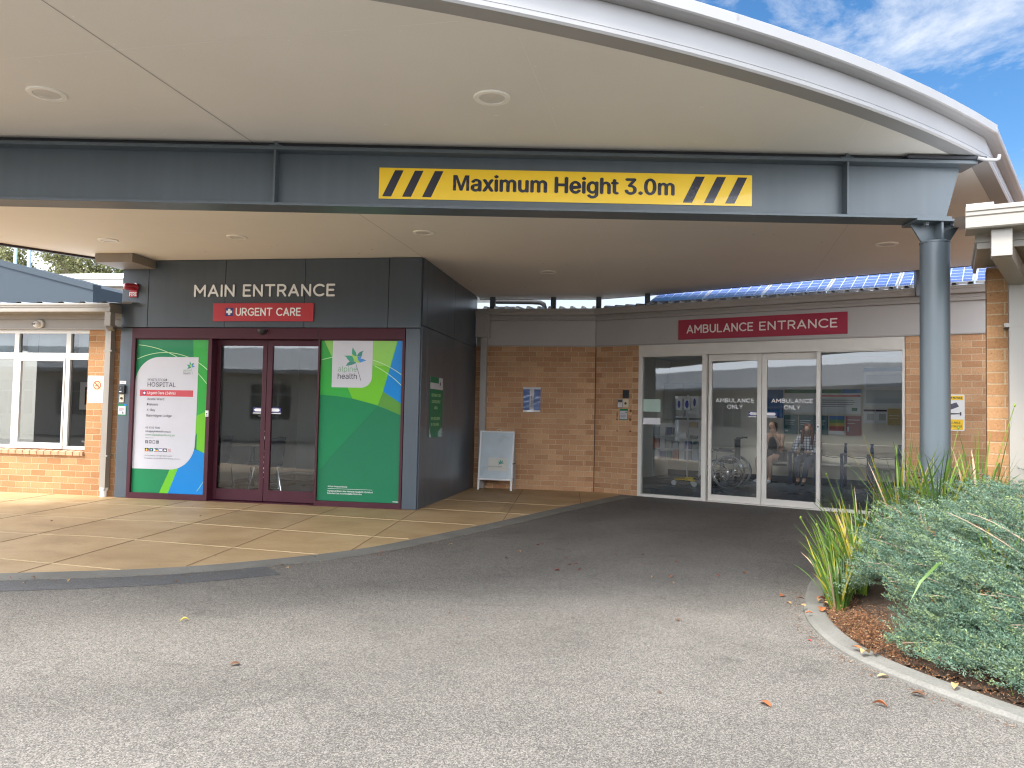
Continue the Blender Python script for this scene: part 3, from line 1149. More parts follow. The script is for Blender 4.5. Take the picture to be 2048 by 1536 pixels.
# sliding doors
def slider(name, parent, x0, x1, z0, z1, gx0, gx1, gz0, gz1, y, mat, gm, t=.045):
    g = MB()
    g.box(x0, gx0, y, y + t, z0, z1)
    g.box(gx1, x1, y, y + t, z0, z1)
    g.box(gx0, gx1, y + .001, y + t - .001, z0, gz0)
    g.box(gx0, gx1, y + .001, y + t - .001, gz1, z1)
    d = g.build(name, mat, parent, bev=.002)
    gg = MB()
    gg.add([(gx0, y + t / 2, gz0), (gx1, y + t / 2, gz0), (gx1, y + t / 2, gz1), (gx0, y + t / 2, gz1)], [(0, 1, 2, 3)])
    gg.build('glass_pane', gm, d, fix=False)
    return d
dl = slider('sliding_door', portal, -2.990, -2.236, .03, 2.256, -2.936, -2.302, .181, 2.178, .12, M['maroon'], M['glass'])
dr = slider('sliding_door', portal, -2.228, -1.440, .03, 2.256, -2.154, -1.490, .181, 2.178, .12, M['maroon'], M['glass'])
dl['label'] = 'left maroon sliding door leaf'
dr['label'] = 'right maroon sliding door leaf with scuffed stile'
g = MB()
for z in (.35, .42, .47, .55, .62, .71, .88, .98): g.box(-2.2345, -2.2325 + .004 * random.random(), .1185, .1195, z, z + random.uniform(.01, .05))
g.build('paint_scuffs', M['letter'], portal)
def arrow(parent, x0, x1, z0, z1, y, left, face=-1):
    g = MB()
    g.plate(rect(x0, x1, z0 + .018, z1), y - .001, y, 0)
    w = (x1 - x0)
    tip, tail = (x0 + .012, x1) if left else (x1 - .012, x0)
    zc, hh = (z0 + .018 + z1) / 2, (z1 - z0 - .018) * .33
    sx = .025 if left else -.025
    g.plate([(tip, zc), (tip + sx, zc - hh * 1.1), (tip + sx, zc - hh), (tail, zc - hh), (tail, zc + hh), (tip + sx, zc + hh), (tip + sx, zc + hh * 1.1)], y - .0018, y - .001, 1)
    g.plate(rect(x0 - .004, x1, z0, z0 + .012), y - .001, y, 1)
    return g.build('arrow_sticker', [M['navy'], M['letter_w']], parent)
arrow(dl, -2.430, -2.302, 1.236, 1.318, .1405, True)
arrow(dr, -2.154, -2.018, 1.236, 1.322, .1405, False)
g = MB().lathe([(.0, -.002), (.02, -.002), (.02, 0)], 14, (-2.315, .119, 1.205), 'y')
g.build('lock', M['black'], portal)
# lobby behind the doors
g = MB()
g.box(PL + .06, -.07, .21, 5.6, -.05, .018, 0)
g.build('lobby_floor', M['int_floor'], portal)
g = MB()
g.box(PL + .06, -.07, 5.6, 5.7, 0, 2.9)
g.box(PL + .052, PL + .09, .2, 5.6, .02, 2.7)
g.box(-.10, -.068, .2, 5.6, .02, 2.7)
g.build('lobby_wall', M['int_wall'], portal)
g = MB()
g.box(PL + .06, -.07, .18, 5.6, 2.7, 2.75)
g.build('lobby_ceiling', M['int_ceiling'], portal)
g = MB()
g.box(PL + .01, .0, .05, 6, H + .28, H + .30)
g.build('roof', M['roof_pale'], portal)
# bulkhead box under the soffit at the corner
g = MB().box(-4.46, -3.90, -.53, -.014, 3.245, H - .002)
tag(g.build('bulkhead_box', M['taupe'], bev=.002), 'taupe boxed bulkhead under the soffit above the red beacon', 'bulkhead')

# --- printed film on the left side window: hospital directory
def film(name, label, x0, x1, z0, z1):
    return thing(name, label, 'sign', ((x0 + x1) / 2, 0, z0))
fl = thing('directory_sign', 'green and white hospital directory graphic listing wards beside the doors', 'sign')
x0, x1, z0, z1 = -4.166, -3.052, .096, 2.246
yF = .02
g = MB()
g.plate(rect(x0, x1, z0, z1), yF, yF + .012, 0)
a = yF
g.plate([(x0, z0), (-3.60, z0), (-3.45, .46), (-3.2, .95), (x1, 1.2), (x1, z1), (x0, z1)], a - .001, a, 1)
g.plate([(-3.215, 1.18), (x1, 1.255), (x1, z1), (-3.30, z1), (-3.285, 2.0), (-3.215, 1.7)], a - .002, a - .001, 2)
g.plate([(-3.735, z0), (-3.598, z0), (-3.43, .46), (-3.19, .95), (-3.19, .72), (x1, .66), (x1, 1.255), (-3.215, 1.18), (-3.35, .9), (-3.587, .42)], a - .0026, a - .002, 3)
g.plate([(-3.600, z0), (x1, z0), (x1, .663), (-3.230, .722), (-3.45, .47)], a - .0032, a - .0026, 4)
def ring(cx, cz, r, a0, a1, w, y, m):
    n = 60
    o = arc(cx, cz, r, r, a0, a1, n)
    i = arc(cx, cz, r - w, r - w, a0, a1, n)
    for k in range(n):
        if all(x0 <= q[0] <= x1 and z0 <= q[1] <= z1 for q in (i[k], o[k], o[k + 1], i[k + 1])):
            g.plate([i[k], o[k], o[k + 1], i[k + 1]][::-1], y - .0006, y, m)
ring(-4.25, .62, 1.56, 87, 24, .009, a - .0032, 5)
ring(-3.72, 1.05, 1.02, 115, 12, .009, a - .0033, 5)
ring(-4.2, .95, 1.32, 322, 332, .006, a - .0033, 5)
sheet = [(x0, .427), (-3.588, .427)] + corner(-3.588, .80, .373, -90, 0)[1:] + [(-3.208, 1.2), (-3.208, 2.002), (-3.78, 2.002)] + corner(-3.80, 1.635, .366, 90, 180)
g.plate(sheet, a - .0045, a - .0036, 6)
bd = g.build('graphic_film', [G['dk'], G['dk'], G['mid'], G['lime'], G['blue'], G['line'], G['sheet']], fl)
g = MB()
yT = a - .006
g.plate(rect(-4.089, -3.270, 1.447, 1.537), yT + .0008, yT + .0014, 2)
g.plate(rect(-4.044, -3.994, 1.466, 1.516), yT, yT + .0008, 3)
g.plate(rect(-4.025, -4.013, 1.473, 1.509), yT - .0006, yT, 4)
g.plate(rect(-4.038, -4.000, 1.485, 1.497), yT - .0011, yT - .0006, 4)
put_text(g, 'MYRTLEFORD', -3.972, 1.660, .036, .30, yT, 1, .014)
put_text(g, 'HOSPITAL', -3.974, 1.582, .062, .432, yT, 0, .006)
put_text(g, 'Urgent Care (24hrs)', -3.970, 1.476, .036, .43, yT, 4, .004)
put_text(g, 'Acute Ward', -3.972, 1.392, .034, .262, yT, 1, .014)
put_text(g, 'Dialysis', -3.972, 1.316, .034, .170, yT, 1, .014)
put_text(g, 'X-Ray', -3.972, 1.238, .034, .130, yT, 1, .014)
put_text(g, 'Barwidgee Lodge', -3.972, 1.160, .034, .388, yT, 1, .014)
put_text(g, '03 5751 9300', -3.978, .992, .026, .222, yT, 1, .014)
put_text(g, 'info@alpinehealth.org.au', -3.978, .942, .025, .388, yT, 1, .014)
put_text(g, 'www.alpinehealth.org.au', -3.977, .893, .026, .452, yT, 5, .006)
put_text(g, 'follow us on:', -3.978, .856, .014, .13, yT, 1)
for i in range(4):
    xx = -3.976 + i * .056
    g.plate(rect(xx, xx + .042, .783, .827), yT, yT + .001, 1)
    if i == 0: put_text(g, 'f', xx + .017, .787, .032, None, yT - .001, 6, .01)
    elif i == 1:
        g.plate(arc(xx + .021, .805, .011, .011, 0, 340, 12), yT - .0012, yT, 6)
    elif i == 2: g.plate(rect(xx + .007, xx + .035, .793, .817), yT - .0012, yT, 6)
    else: put_text(g, 'in', xx + .009, .791, .026, None, yT - .001, 6, .008)
FX = -3.978
for i in range(5):
    xx = FX + i * .0705
    g.plate(rect(xx, xx + .060, .672, .718), yT, yT + .001, [7, 3, 7, 3, 7][i])
g.plate(rect(FX, FX + .060, .672, .695), yT - .0008, yT, 2)
g.plate(arc(FX + .03, .695, .013, .013, 0, 350, 14), yT - .0016, yT - .0008, 8)
g.plate(rect(FX + .0705, FX + .1305, .706, .718), yT - .0008, yT, 9)
g.plate(rect(FX + .0705, FX + .1305, .672, .684), yT - .0008, yT, 9)
g.plate([(FX + .1005 + .012 * math.sin(t) * (1 if k % 2 == 0 else .45), .694 + .012 * math.cos(t) * (1 if k % 2 == 0 else .45)) for k, t in enumerate([PI / 5 * i for i in range(10)])][::-1], yT - .0012, yT, 4)
for k, mm in enumerate((2, 8, 9, 3)): g.plate(rect(FX + .160, FX + .201, .672 + .0115 * k, .6835 + .0115 * k), yT - .0008, yT, mm)
g.plate([(FX + .141, .672), (FX + .168, .695), (FX + .141, .718)], yT - .0014, yT - .0008, 4)
for k in range(3): g.plate(rect(FX + .219 + .017 * k, FX + .230 + .017 * k, .680, .710), yT - .0008, yT, 4)
g.plate([(FX + .292, .682), (FX + .305, .680), (FX + .310, .708), (FX + .296, .704)], yT - .0008, yT, 4)
g.plate([(FX + .316, .678), (FX + .333, .690), (FX + .330, .708), (FX + .314, .698)], yT - .0008, yT, 4)
o_, i_ = arc(FX + .383, .695, .022, .022, 0, 360, 20), arc(FX + .383, .695, .018, .018, 0, 360, 20)
for k in range(20): g.plate([i_[k], o_[k], o_[k + 1], i_[k + 1]][::-1], yT - .0008, yT, 2)
g.plate([(FX + .368, .707), (FX + .371, .711), (FX + .398, .683), (FX + .395, .679)][::-1], yT - .0012, yT, 2)
g.plate(rect(FX, -3.535, .640, .6425), yT - .0005, yT, 6)
put_text(g, 'Alpine Health is a SMOKE FREE hospital.', -3.978, .606, .017, .425, yT, 1)
put_text(g, 'No smoking within 4 metres of the building entrance.', -3.978, .570, .016, .548, yT, 1)
put_text(g, 'alpine', -3.432, 1.803, .030, .116, yT, 5)
put_text(g, 'health', -3.434, 1.760, .032, .120, yT, 1)
logo(g, -3.5255, 2.010, .00025, yT, [10, 11, 12, 13, 1])
g.build('directory_print', [M['dark_text'], M['grey_text'], M['red_film'], M['navy'], M['letter_w'], G['greentext'], G['sheet'], M['black'], M['yellow'], G['dk'], G['tealleaf'], G['teal2'], G['limeleaf'], G['blueleaf']], fl)

# --- printed film on the right side window
fr = thing('window_graphic', 'green lime and blue window graphic with flower emblem on white tab', 'sign')
x0, x1, z0, z1 = -1.401, -.247, .086, 2.247
g = MB()
g.plate(rect(x0, x1, z0, z1), yF, yF + .012, 0)
g.plate([(x0, 1.510), (-1.15, 1.492), (-.924, 1.462), (-.70, 1.41), (-.45, 1.33), (x1, 1.250), (x1, z1), (x0, z1)][::1], a - .001, a, 1)   # mid/lime field
g.plate([(-1.361, z1), (-1.236, 2.0), (-1.0, 1.594), (-.935, 1.464), (-.577, 1.380), (-.509, 1.566), (-.32, z1)], a - .0018, a - .001, 2)
g.plate([(-1.40, z1), (-1.361, z1), (-1.245, 2.03), (-1.245, z1)], a - .0021, a - .0018, 3)
g.plate([(-.800, z1), (-.33, z1), (-.42, 1.9), (-.665, 1.92)], a - .0022, a - .0018, 3)
g.plate([(-.509, 1.566), (x1, 1.404), (x1, z1), (-.322, z1), (-.40, 1.95)], a - .0025, a - .0018, 4)
g.plate([(-.577, 1.380), (x1, 1.250), (x1, 1.404), (-.509, 1.566)], a - .0024, a - .0018, 5)
g.plate([(x0, .50), (-1.355, .522), (-.577, 1.376), (-.70, 1.408), (-.924, 1.460), (-1.15, 1.490), (x0, 1.508)], a - .0015, a, 6)
ring(-1.25, .60, 1.45, 65, 35, .009, a - .0026, 7)
ring(-1.02, .72, 1.32, 106, 54, .009, a - .0027, 7)
tabp = [(-1.236, z1), (-1.236, 1.612), (-.808, 1.612)] + corner(-.822, 1.767, .155, -90, 0)[1:] + [(-.667, z1)]
g.plate(tabp, a - .0045, a - .0036, 8)
g.build('graphic_film', [G['dk2'], G['mid'], G['lime'], G['lime2'], G['blue'], G['olive'], G['dk'], G['line'], G['sheet']], fr)
g = MB()
put_text(g, 'alpine', -1.150, 1.826, .074, .266, yT, 0)
put_text(g, 'health', -1.152, 1.728, .074, .270, yT, 1, .008)
logo(g, -1.411, 2.320, .00061, yT, [2, 3, 4, 5, 1])
put_text(g, 'A Multi-Purpose Service', -1.246, .270, .018, .275, yT, 6, .01)
g.plate(rect(-1.246, -.620, .248, .251), yT, yT + .001, 6)
put_text(g, 'Myrtleford District War Memorial Hospital & Myrtleford', -1.246, .209, .019, .632, yT, 6, .01)
put_text(g, 'Extended Care Accommodation Centre Inc', -1.246, .178, .019, .482, yT, 6, .01)
g.plate(rect(-.335, -.255, .101, .109), yT, yT + .001, 6)
g.build('graphic_print', [G['greentext'], M['dark_text'], G['tealleaf'], G['teal2'], G['limeleaf'], G['blueleaf'], M['letter_w']], fr)

# --- signs and fittings on the block
g = MB()
ml = thing('main_entrance_lettering', 'cream raised letters reading MAIN ENTRANCE on slate cladding', 'lettering')
stroke_text(g, 'MAIN', -3.290, -2.680, 2.843, 3.016, -.019, w=.19, gap=.32, space=.46, thick=.006)
g.build('word', M['letter'], ml)
g = MB()
stroke_text(g, 'ENTRANCE', -2.556, -1.212, 2.843, 3.016, -.019, w=.19, gap=.32, space=.46, thick=.006)
g.build('word', M['letter'], ml)
us = thing('urgent_care_sign', 'red URGENT CARE sign with blue cross square below the large lettering', 'sign')
MB().plate(rect(-2.984, -1.507, 2.503, 2.752), -.034, -.013).build('sign_board', M['red'], us, bev=.002)
g = MB()
g.plate(rect(-2.800, -2.685, 2.574, 2.690), -.0352, -.0342, 0)
g.plate(rect(-2.760, -2.725, 2.590, 2.674), -.0362, -.0352, 1)
g.plate(rect(-2.785, -2.700, 2.615, 2.649), -.0368, -.0362, 1)
stroke_text(g, 'URGENT CARE', -2.645, -1.688, 2.575, 2.688, -.0345, 1, w=.19, gap=.30, space=.46, thick=.003)
g.build('sign_print', [M['navy'], M['letter']], us)
fb = thing('fire_beacon', 'red fire alarm beacon with a FIRE plate on the slate cladding', 'alarm')
g = MB()
ax = Vector((-.45, -.86, -.05)).normalized()
base = Vector((-4.19, -.013, 2.985))
g.tube([base, base + ax * .02, base + ax * .022, base + ax * .15, base + ax * .175, base + ax * .185], [.062, .062, .052, .050, .036, .012], 20)
g.build('lens', M['lens_red'], fb, smooth=True)
g = MB()
g.plate(rect(-4.29, -4.165, 2.845, 2.945), -.030, -.013)
g.build('plate', M['red'], fb)
g = MB()
put_text(g, 'FIRE', -4.282, 2.862, .052, .108, -.0312, 0, .03)
g.build('plate_lettering', M['letter_w'], fb)
ds = thing('door_sensor', 'small black dome sensor on the maroon header above the doors', 'sensor')
g = MB().lathe([(.068, -.045), (.066, -.05), (.052, -.075), (.03, -.09), (0, -.095)], 22, (-2.24, 0, 2.385), 'y')
g.v = [(x, y if z > 2.30 else y, min(z, 2.384)) for x, y, z in g.v]
g.build('dome', M['black'], ds, smooth=True)
MB().box(-2.315, -2.165, -.05, -.023, 2.368, 2.384).build('mount', M['black'], ds, bev=.002)

ic = thing('card_reader', 'black door intercom unit above a cream button on the slate strip', 'intercom')
MB().box(-4.385, -4.290, -.05, -.013, 1.476, 1.594).build('housing', M['black'], ic, bev=.004)
g = MB()
g.plate(rect(-4.372, -4.318, 1.49, 1.585), -.052, -.0502, 0)
g.plate(rect(-4.362, -4.330, 1.497, 1.51), -.0535, -.052, 1)
g.lathe([(.008, -.0535), (.008, -.052)], 12, (-4.346, 0, 1.555), 'y', 2)
g.build('keypad', [M['steel_dark'], M['letter_w'], M['chrome']], ic)
db = thing('door_button', 'cream door button plate below the black intercom', 'button')
MB().box(-4.378, -4.310, -.024, -.013, 1.352, 1.466).build('plate', M['cream'], db, bev=.003)
MB().lathe([(.016, -.036), (.018, -.024)], 16, (-4.344, 0, 1.409), 'y').build('button', M['black'], db, smooth=True)
def small_sheet(name, label, cat, x0, x1, z0, z1, y, mats, rects, loc=(0, 0, 0), rz=0, lines=None, t=.002):
    r = thing(name, label, cat, loc, rz)
    MB().plate(rect(x0, x1, z0, z1), y - t, y).build('sheet', mats[0], r)
    if rects:
        g = MB()
        for i, (a_, b_, c_, d_, m_) in enumerate(rects): g.plate(rect(a_, b_, c_, d_), y - t - .0008 - .00015 * i, y - t, m_)
        g.build('print', mats, r)
    return r
small_sheet('instruction_label', 'small white strip label above the black intercom', 'label', -4.388, -4.290, 1.614, 1.655, -.013,
            [M['white'], M['grey_text']], [(-4.375, -4.303, 1.637, 1.643, 1), (-4.375, -4.315, 1.625, 1.630, 1)])
nb = small_sheet('touch_notice', 'green edged notice with a hand symbol below the cream button', 'notice', -4.400, -4.268, 1.165, 1.328, -.013,
                 [G['dk'], G['sheet'], M['grey_text'], G['blue'], M['red_film']],
                 [(-4.396, -4.280, 1.180, 1.300, 1), (-4.31, -4.268, 1.305, 1.328, 3), (-4.38, -4.31, 1.262, 1.268, 4), (-4.38, -4.30, 1.246, 1.251, 2), (-4.38, -4.33, 1.232, 1.237, 2),
                  (-4.335, -4.329, 1.205, 1.235, 2), (-4.335, -4.312, 1.192, 1.212, 2)])
small_sheet('exit_button_plate', 'small white switch plate on the maroon mullion beside the directory', 'switch', -3.052, -3.006, 1.178, 1.262, -.019,
            [M['white'], M['black'], M['grey_text']], [(-3.038, -3.020, 1.208, 1.226, 1), (-3.045, -3.014, 1.19, 1.195, 2)], t=.006)
# respiratory notice on the side wall (local x runs along +Y)
rn = thing('assessment_notice', 'tall green laminated notice on the dark side wall of the entrance', 'notice', (.013, 0, 0), PI / 2)
def sidebox(mb, a0, a1, z0, z1, y, m=0): mb.plate(rect(a0, a1, z0, z1), y - .0008, y, m)
g = MB()
g.plate(rect(.465, 1.165, .950, 1.800), -.003, -.0005, 0)
g.build('sheet', G['dk2'], rn)
g = MB()
sidebox(g, .468, 1.150, 1.630, 1.800, -.003, 1)
sidebox(g, .468, .92, 1.718, 1.800, -.0038, 0)
put_text(g, 'RESPIRATORY', .545, 1.525, .040, .50, -.0045, 2, .03)
put_text(g, 'ASSESSMENT', .555, 1.435, .040, .47, -.0045, 2, .03)
put_text(g, 'AREA', .70, 1.348, .040, .18, -.0045, 2, .03)
put_text(g, 'PPE REQUIRED', .55, 1.195, .040, .46, -.0045, 2, .03)
put_text(g, 'IN THIS AREA', .55, 1.112, .040, .43, -.0045, 2, .03)
logo(g, .86, 1.80, .00017, -.0045, [3, 3, 3, 3, 3])
g.plate([(.467, .952), (.62, .952), (.52, 1.02), (.48, 1.09), (.467, 1.11)], -.0036, -.003, 4)  # pale corner shapes: glare of the laminate painted onto the print
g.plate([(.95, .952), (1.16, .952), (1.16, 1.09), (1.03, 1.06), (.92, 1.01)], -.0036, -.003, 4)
g.build('notice_print', [G['dk2'], G['sheet'], G['line'], M['dark_text'], pbr('painted glare', (.10, .26, .20), .2, coat=.5)], rn)

# ================================================================== CANOPY
can = thing('entrance_canopy', 'large curved canopy with cream soffit and pale grey fascia over the driveway', 'canopy')
AC = Vector((-4.07, 5.35))
AR = 12.84
def arcpt(x): return (x, AC.y - math.sqrt(AR * AR - (x - AC.x) ** 2))
LC, RC = (-8.95, arcpt(-8.95)[1]), (5.47, arcpt(5.47)[1])
BR = (7.65, .73)
arcp = [arcpt(LC[0] + (RC[0] - LC[0]) * i / 60) for i in range(61)]
poly = [(-4.44, -.02), (-4.56, -.07), LC] + arcp[1:] + [BR, (5.78, 1.73), (4.39, 2.56), (2.93, 3.38), (2.09, 3.76), (.02, 3.70), (-.015, .02)]
g = MB().slab(poly, H, H + .05)
g.build('soffit', M['soffit'], can)
# fine sheet joints in the soffit
g = MB()
def sj(a, b, w=.006, m=0):
    a, b = Vector(a), Vector(b)
    d = (b - a).normalized()
    n_ = Vector((-d.y, d.x)) * w / 2
    g.add([(a.x - n_.x, a.y - n_.y, H - .0012), (b.x - n_.x, b.y - n_.y, H - .0012), (b.x + n_.x, b.y + n_.y, H - .0012), (a.x + n_.x, a.y + n_.y, H - .0012)], [(0, 1, 2, 3)], m)
sj((0.0, -.0), (-.20, -7.1), .007, 0)
sj((-8.2, -5.60), (1.9, -5.95), .004, 1)
sj((-5.4, -1.75), (5.9, -1.05), .004, 1)
sj((2.2, -.8), (2.25, 3.6), .003, 1)
sj((5.0, -1.6), (5.3, 1.9), .003, 0)
sj((6.0, -2.4), (6.7, -1.3), .005, 0)
sj((2.42, -.9), (2.20, -5.75), .003, 1)
sj((-2.4, -.1), (-2.62, -7.0), .003, 1)
sj((4.45, -2.1), (4.40, -4.25), .003, 1)
g.build('sheet_joints', [M['fascia_grey'], M['int_ceiling']], can, fix=False)
g = MB()
for (ax_, ay_, bx_, by_) in ((2.45, -.9, 2.23, -5.7), (4.48, -2.1, 4.43, -4.2), (-2.37, -.2, -2.59, -6.9), (.05, -.5, -.15, -6.9), (-5, -1.70, 5.6, -1.0), (-8, -5.55, 1.9, -5.9)):
    n_ = int(math.hypot(bx_ - ax_, by_ - ay_) / .32)
    for i in range(n_):
        x, y = ax_ + (bx_ - ax_) * i / n_ + random.uniform(-.01, .01), ay_ + (by_ - ay_) * i / n_ + random.uniform(-.01, .01)
        g.add([(x + .007 * math.cos(t), y + .007 * math.sin(t), H - .0013) for t in np.linspace(0, 2 * PI, 8, endpoint=False)], [tuple(range(8))])
g.build('sheet_fixings', M['int_ceiling'], can, fix=False)
g = MB()                                                   # damp specks and fixings on the sheets
for i in range(95):
    x, y = random.uniform(-3, 6.5), random.uniform(-5.2, 3.2)
    if x < 0 and y > 0: continue
    if (x - AC.x) ** 2 + (y - AC.y) ** 2 > 12.4 ** 2 or y > 3.1 - .55 * max(0, x - 2.9): continue
    s_ = random.uniform(.008, .02)
    dk = 0 if y > -1 else 1
    g.add([(x - s_, y, H - .0015), (x, y - s_ * .6, H - .0015), (x + s_ * 1.3, y, H - .0015), (x, y + s_ * .5, H - .0015)], [(0, 1, 2, 3)], dk)
g.build('soffit_marks', [M['taupe'], M['int_ceiling']], can, fix=False)
# fascia and gutter follow the curved front and turn down the right side
path = [Vector(p) for p in arcp] + [Vector(RC) + (Vector(BR) - Vector(RC)) * t for t in (.02, .2, .5, .8, 1.0)]
nrm = []
for i, p in enumerate(arcp):
    nrm.append((Vector(p) - AC).normalized())
dr_ = (Vector(BR) - Vector(RC)).normalized()
nr = Vector((dr_.y, -dr_.x))
mit = nrm[-1] + nr
nrm[-1] = mit / mit.dot(nr)
nrm += [nr] * 5
path[61] = Vector(RC) + dr_ * .35
g = MB()
g.sweep(path, [(-.004, H - .002), (.125, H - .008), (.135, H + .004), (.135, H + .03), (-.004, H + .04)], 0, nrm)
g.build('fascia_trim', M['fascia_grey'], can)
g = MB()
g.sweep(path, [(.06, H + .031), (.137, H + .031), (.098, H + .190), (.06, H + .190)], 0, nrm)
g.build('fascia', M['fascia'], can)
g = MB()
g.sweep(path, [(.02, H + .191), (.150, H + .193), (.182, H + .200), (.190, H + .208), (.178, H + .281), (.168, H + .290), (.02, H + .284)], 0, nrm)
g.build('gutter', M['fascia'], can)
g = MB()
for i in range(6, 62, 9):
    p, n_ = path[i], nrm[i]
    t_ = Vector((-n_.y, n_.x)).normalized()
    q = p + n_ * .184
    g.bar((q.x - t_.x * .008, q.y - t_.y * .008, H + .244), (q.x + t_.x * .008, q.y + t_.y * .008, H + .244), .0035, .060)
g.build('gutter_joints', M['fascia'], can)
g = MB()
g.slab([(p[0], p[1]) for p in poly], H + .20, H + .26)
g.build('roof', M['roof_pale'], can)
# dark edge on the left side
d_ = (Vector(LC) - Vector((-4.50, -.05))).normalized()
nl = Vector((d_.y, -d_.x))
if nl.x > 0: nl = -nl
pl = [Vector((-4.50, -.05)), Vector(LC)]
g = MB().sweep(pl, [(-.02, H - .03), (.03, H - .03), (.03, H + .20), (-.02, H + .20)], 0, [nl, nl])
g.build('edge_trim', M['dark_trim'], can)
g = MB().sweep(pl, [(.031, H - .02), (.055, H - .02), (.055, H + .25), (.031, H + .25)], 0, [nl, nl])
g.build('edge_flashing', M['fascia'], can)
# back edge trim and the short posts that stand on the lower roofs
back = [Vector((.0, 3.70)), Vector((2.09, 3.76)), Vector((2.93, 3.38)), Vector((4.39, 2.56)), Vector((5.78, 1.73)), Vector(BR)]
nb_ = [Vector((0, 1)), Vector((.2, 1)), Vector((.45, .89)), Vector((.5, .87)), Vector((.49, .87)), Vector((.47, .88))]
g = MB().sweep(back, [(.0, H - .006), (.03, H - .006), (.03, H + .2), (.0, H + .2)], 0, nb_)
g.build('edge_trim', M['dark_trim'], can)

AMB_A = R(23.5)
AMB_O = Vector((2.87, 3.08, 0))
ux, nx = Vector((math.cos(AMB_A), -math.sin(AMB_A), 0)), Vector((math.sin(AMB_A), math.cos(AMB_A), 0))
def aw(u, v, z=0): return AMB_O + ux * u + nx * v + Vector((0, 0, z))

g0 = [(.28, 3.50), (1.36, 3.52), (2.15, 3.52), (2.98, 3.18), (aw(4.12, -.13).x, aw(4.12, -.13).y)]
for x, y in g0:
    MB().box(x - .045, x + .045, y - .045, y + .045, 3.02, H - .001).build('post', M['steel'], can)
# conduit at the right corner
g = MB()
pc = [Vector((5.42, -3.50, 3.335)), Vector((5.48, -3.505, 3.318)), Vector((5.545, -3.50, 3.315)), Vector((5.572, -3.49, 3.326)), Vector((5.580, -3.485, 3.358))]
g.tube(pc, .013, 10)
g.build('conduit', M['fascia'], can, smooth=True)

# downlights let into the soffit
DL = [(-1.057, -5.368, .115), (1.897, -4.961, .115), (-3.708, -1.268, .115), (-1.952, -1.297, .11), (.393, -1.343, .11), (1.541, 1.151, .11), (5.693, -.368, .11)]
dlab = ['round downlight in the soffit near the left of the beam front', 'round downlight in the soffit above the yellow height sign', 'round downlight behind the beam near the left canopy edge', 'round downlight above the large entrance lettering', 'round downlight nearest the entrance block corner', 'round downlight above the brick wall with the blue poster', 'faint round downlight beside the top of the steel column']
M['lamp_trim'] = pbr('cream lamp rim', (.88, .86, .80), .5)
M['lamp_face'] = pbr('frosted lamp face', (.66, .64, .60), .45)
base = None
for (x, y, r_), lb in zip(DL, dlab):
    if base is None:
        base = thing('downlight', lb, 'ceiling light', (x, y, H), 0, 'downlights in the canopy soffit')
        MB().lathe([(.086, -.002), (.088, -.010), (.118, -.010), (.122, -.004), (.122, .0)], 36).build('rim', M['lamp_trim'], base, smooth=True)
        MB().lathe([(.0, -.004), (.087, -.004), (.087, -.001)], 36).build('diffuser', M['lamp_face'], base)
    else:
        dup(base, (x, y, H), 0, lb)

# ------------------------------------------------------------------ steel beam and column
BA = R(9.5)
BO = (1.882, -4.07, 0)
beam = thing('steel_beam', 'slate grey steel I beam spanning the canopy front', 'beam', BO, BA)
UL, UR = -10.2, 3.60
g = MB()
g.box(UL, UR, 0, .22, 3.296, 3.324)                       # top flange
g.build('top_flange', M['steel'], beam, bev=.003)
g = MB()
g.box(UL, 3.40, 0, .22, 2.862, 2.884)
g.build('bottom_flange', M['steel'], beam, bev=.003)
g = MB()
g.plate([(UL, 2.8845), (3.405, 2.8845), (3.515, 3.2955), (UL, 3.2955)], .100, .120)
g.build('web', M['steel'], beam)
for u in (-6.6, -1.83, 2.60):
    g = MB()
    g.plate([(u - .008, 2.885), (u + .008, 2.885), (u + .008, 3.295), (u - .008, 3.295)], .004, .0995)
    g.build('stiffener', M['steel'], beam, bev=.002)
    g = MB()
    g.box(u - .05, u + .05, .02, .20, 3.3245, 3.338)
    g.plate([(u - .01, 3.338), (u + .03, 3.338), (u + .006, 3.366), (u - .01, 3.366)], .02, .18)
    g.build('cleat', M['steel'], beam)
g = MB()
g.box(UL, 3.3, .06, .16, 3.326, H - .002)
g.build('packer', M['steel_dark'], beam)
MB().box(3.05, 3.66, -.02, .10, 3.326, 3.352).build('sealing_strip', M['steel_dark'], beam, bev=.006)

col = thing('steel_column', 'round slate grey steel column rising from the garden bed to the beam', 'column', (BO[0] + math.cos(BA) * 3.325 - math.sin(BA) * .11, BO[1] + math.sin(BA) * 3.325 + math.cos(BA) * .11, 0), BA)
g = MB().lathe([(.1060, -.05), (.1060, 2.690), (.1095, 2.692), (.1095, 2.704), (.100, 2.708), (.0, 2.708)], 48)
g.build('shaft', M['steel'], col, smooth=True)
g = MB().box(-.205, .195, -.13, .11, 2.842, 2.860)
g.build('cap_plate', M['steel'], col, bev=.002)
g = MB()
g.plate([(-.11, 2.708), (.11, 2.708), (.195, 2.8415), (-.195, 2.8415)], -.008, .008)
g.box(-.008, .008, -.11, -.0085, 2.708, 2.8415)
g.box(-.008, .008, .0085, .10, 2.708, 2.8415)
g.build('gusset', M['steel'], col)
for x in (-.10, .105):
    MB().lathe([(.0, 2.818), (.019, 2.818), (.019, 2.832), (.026, 2.833), (.026, 2.8415)], 6, (x, -.065, 0)).build('bolt', M['steel'], col)

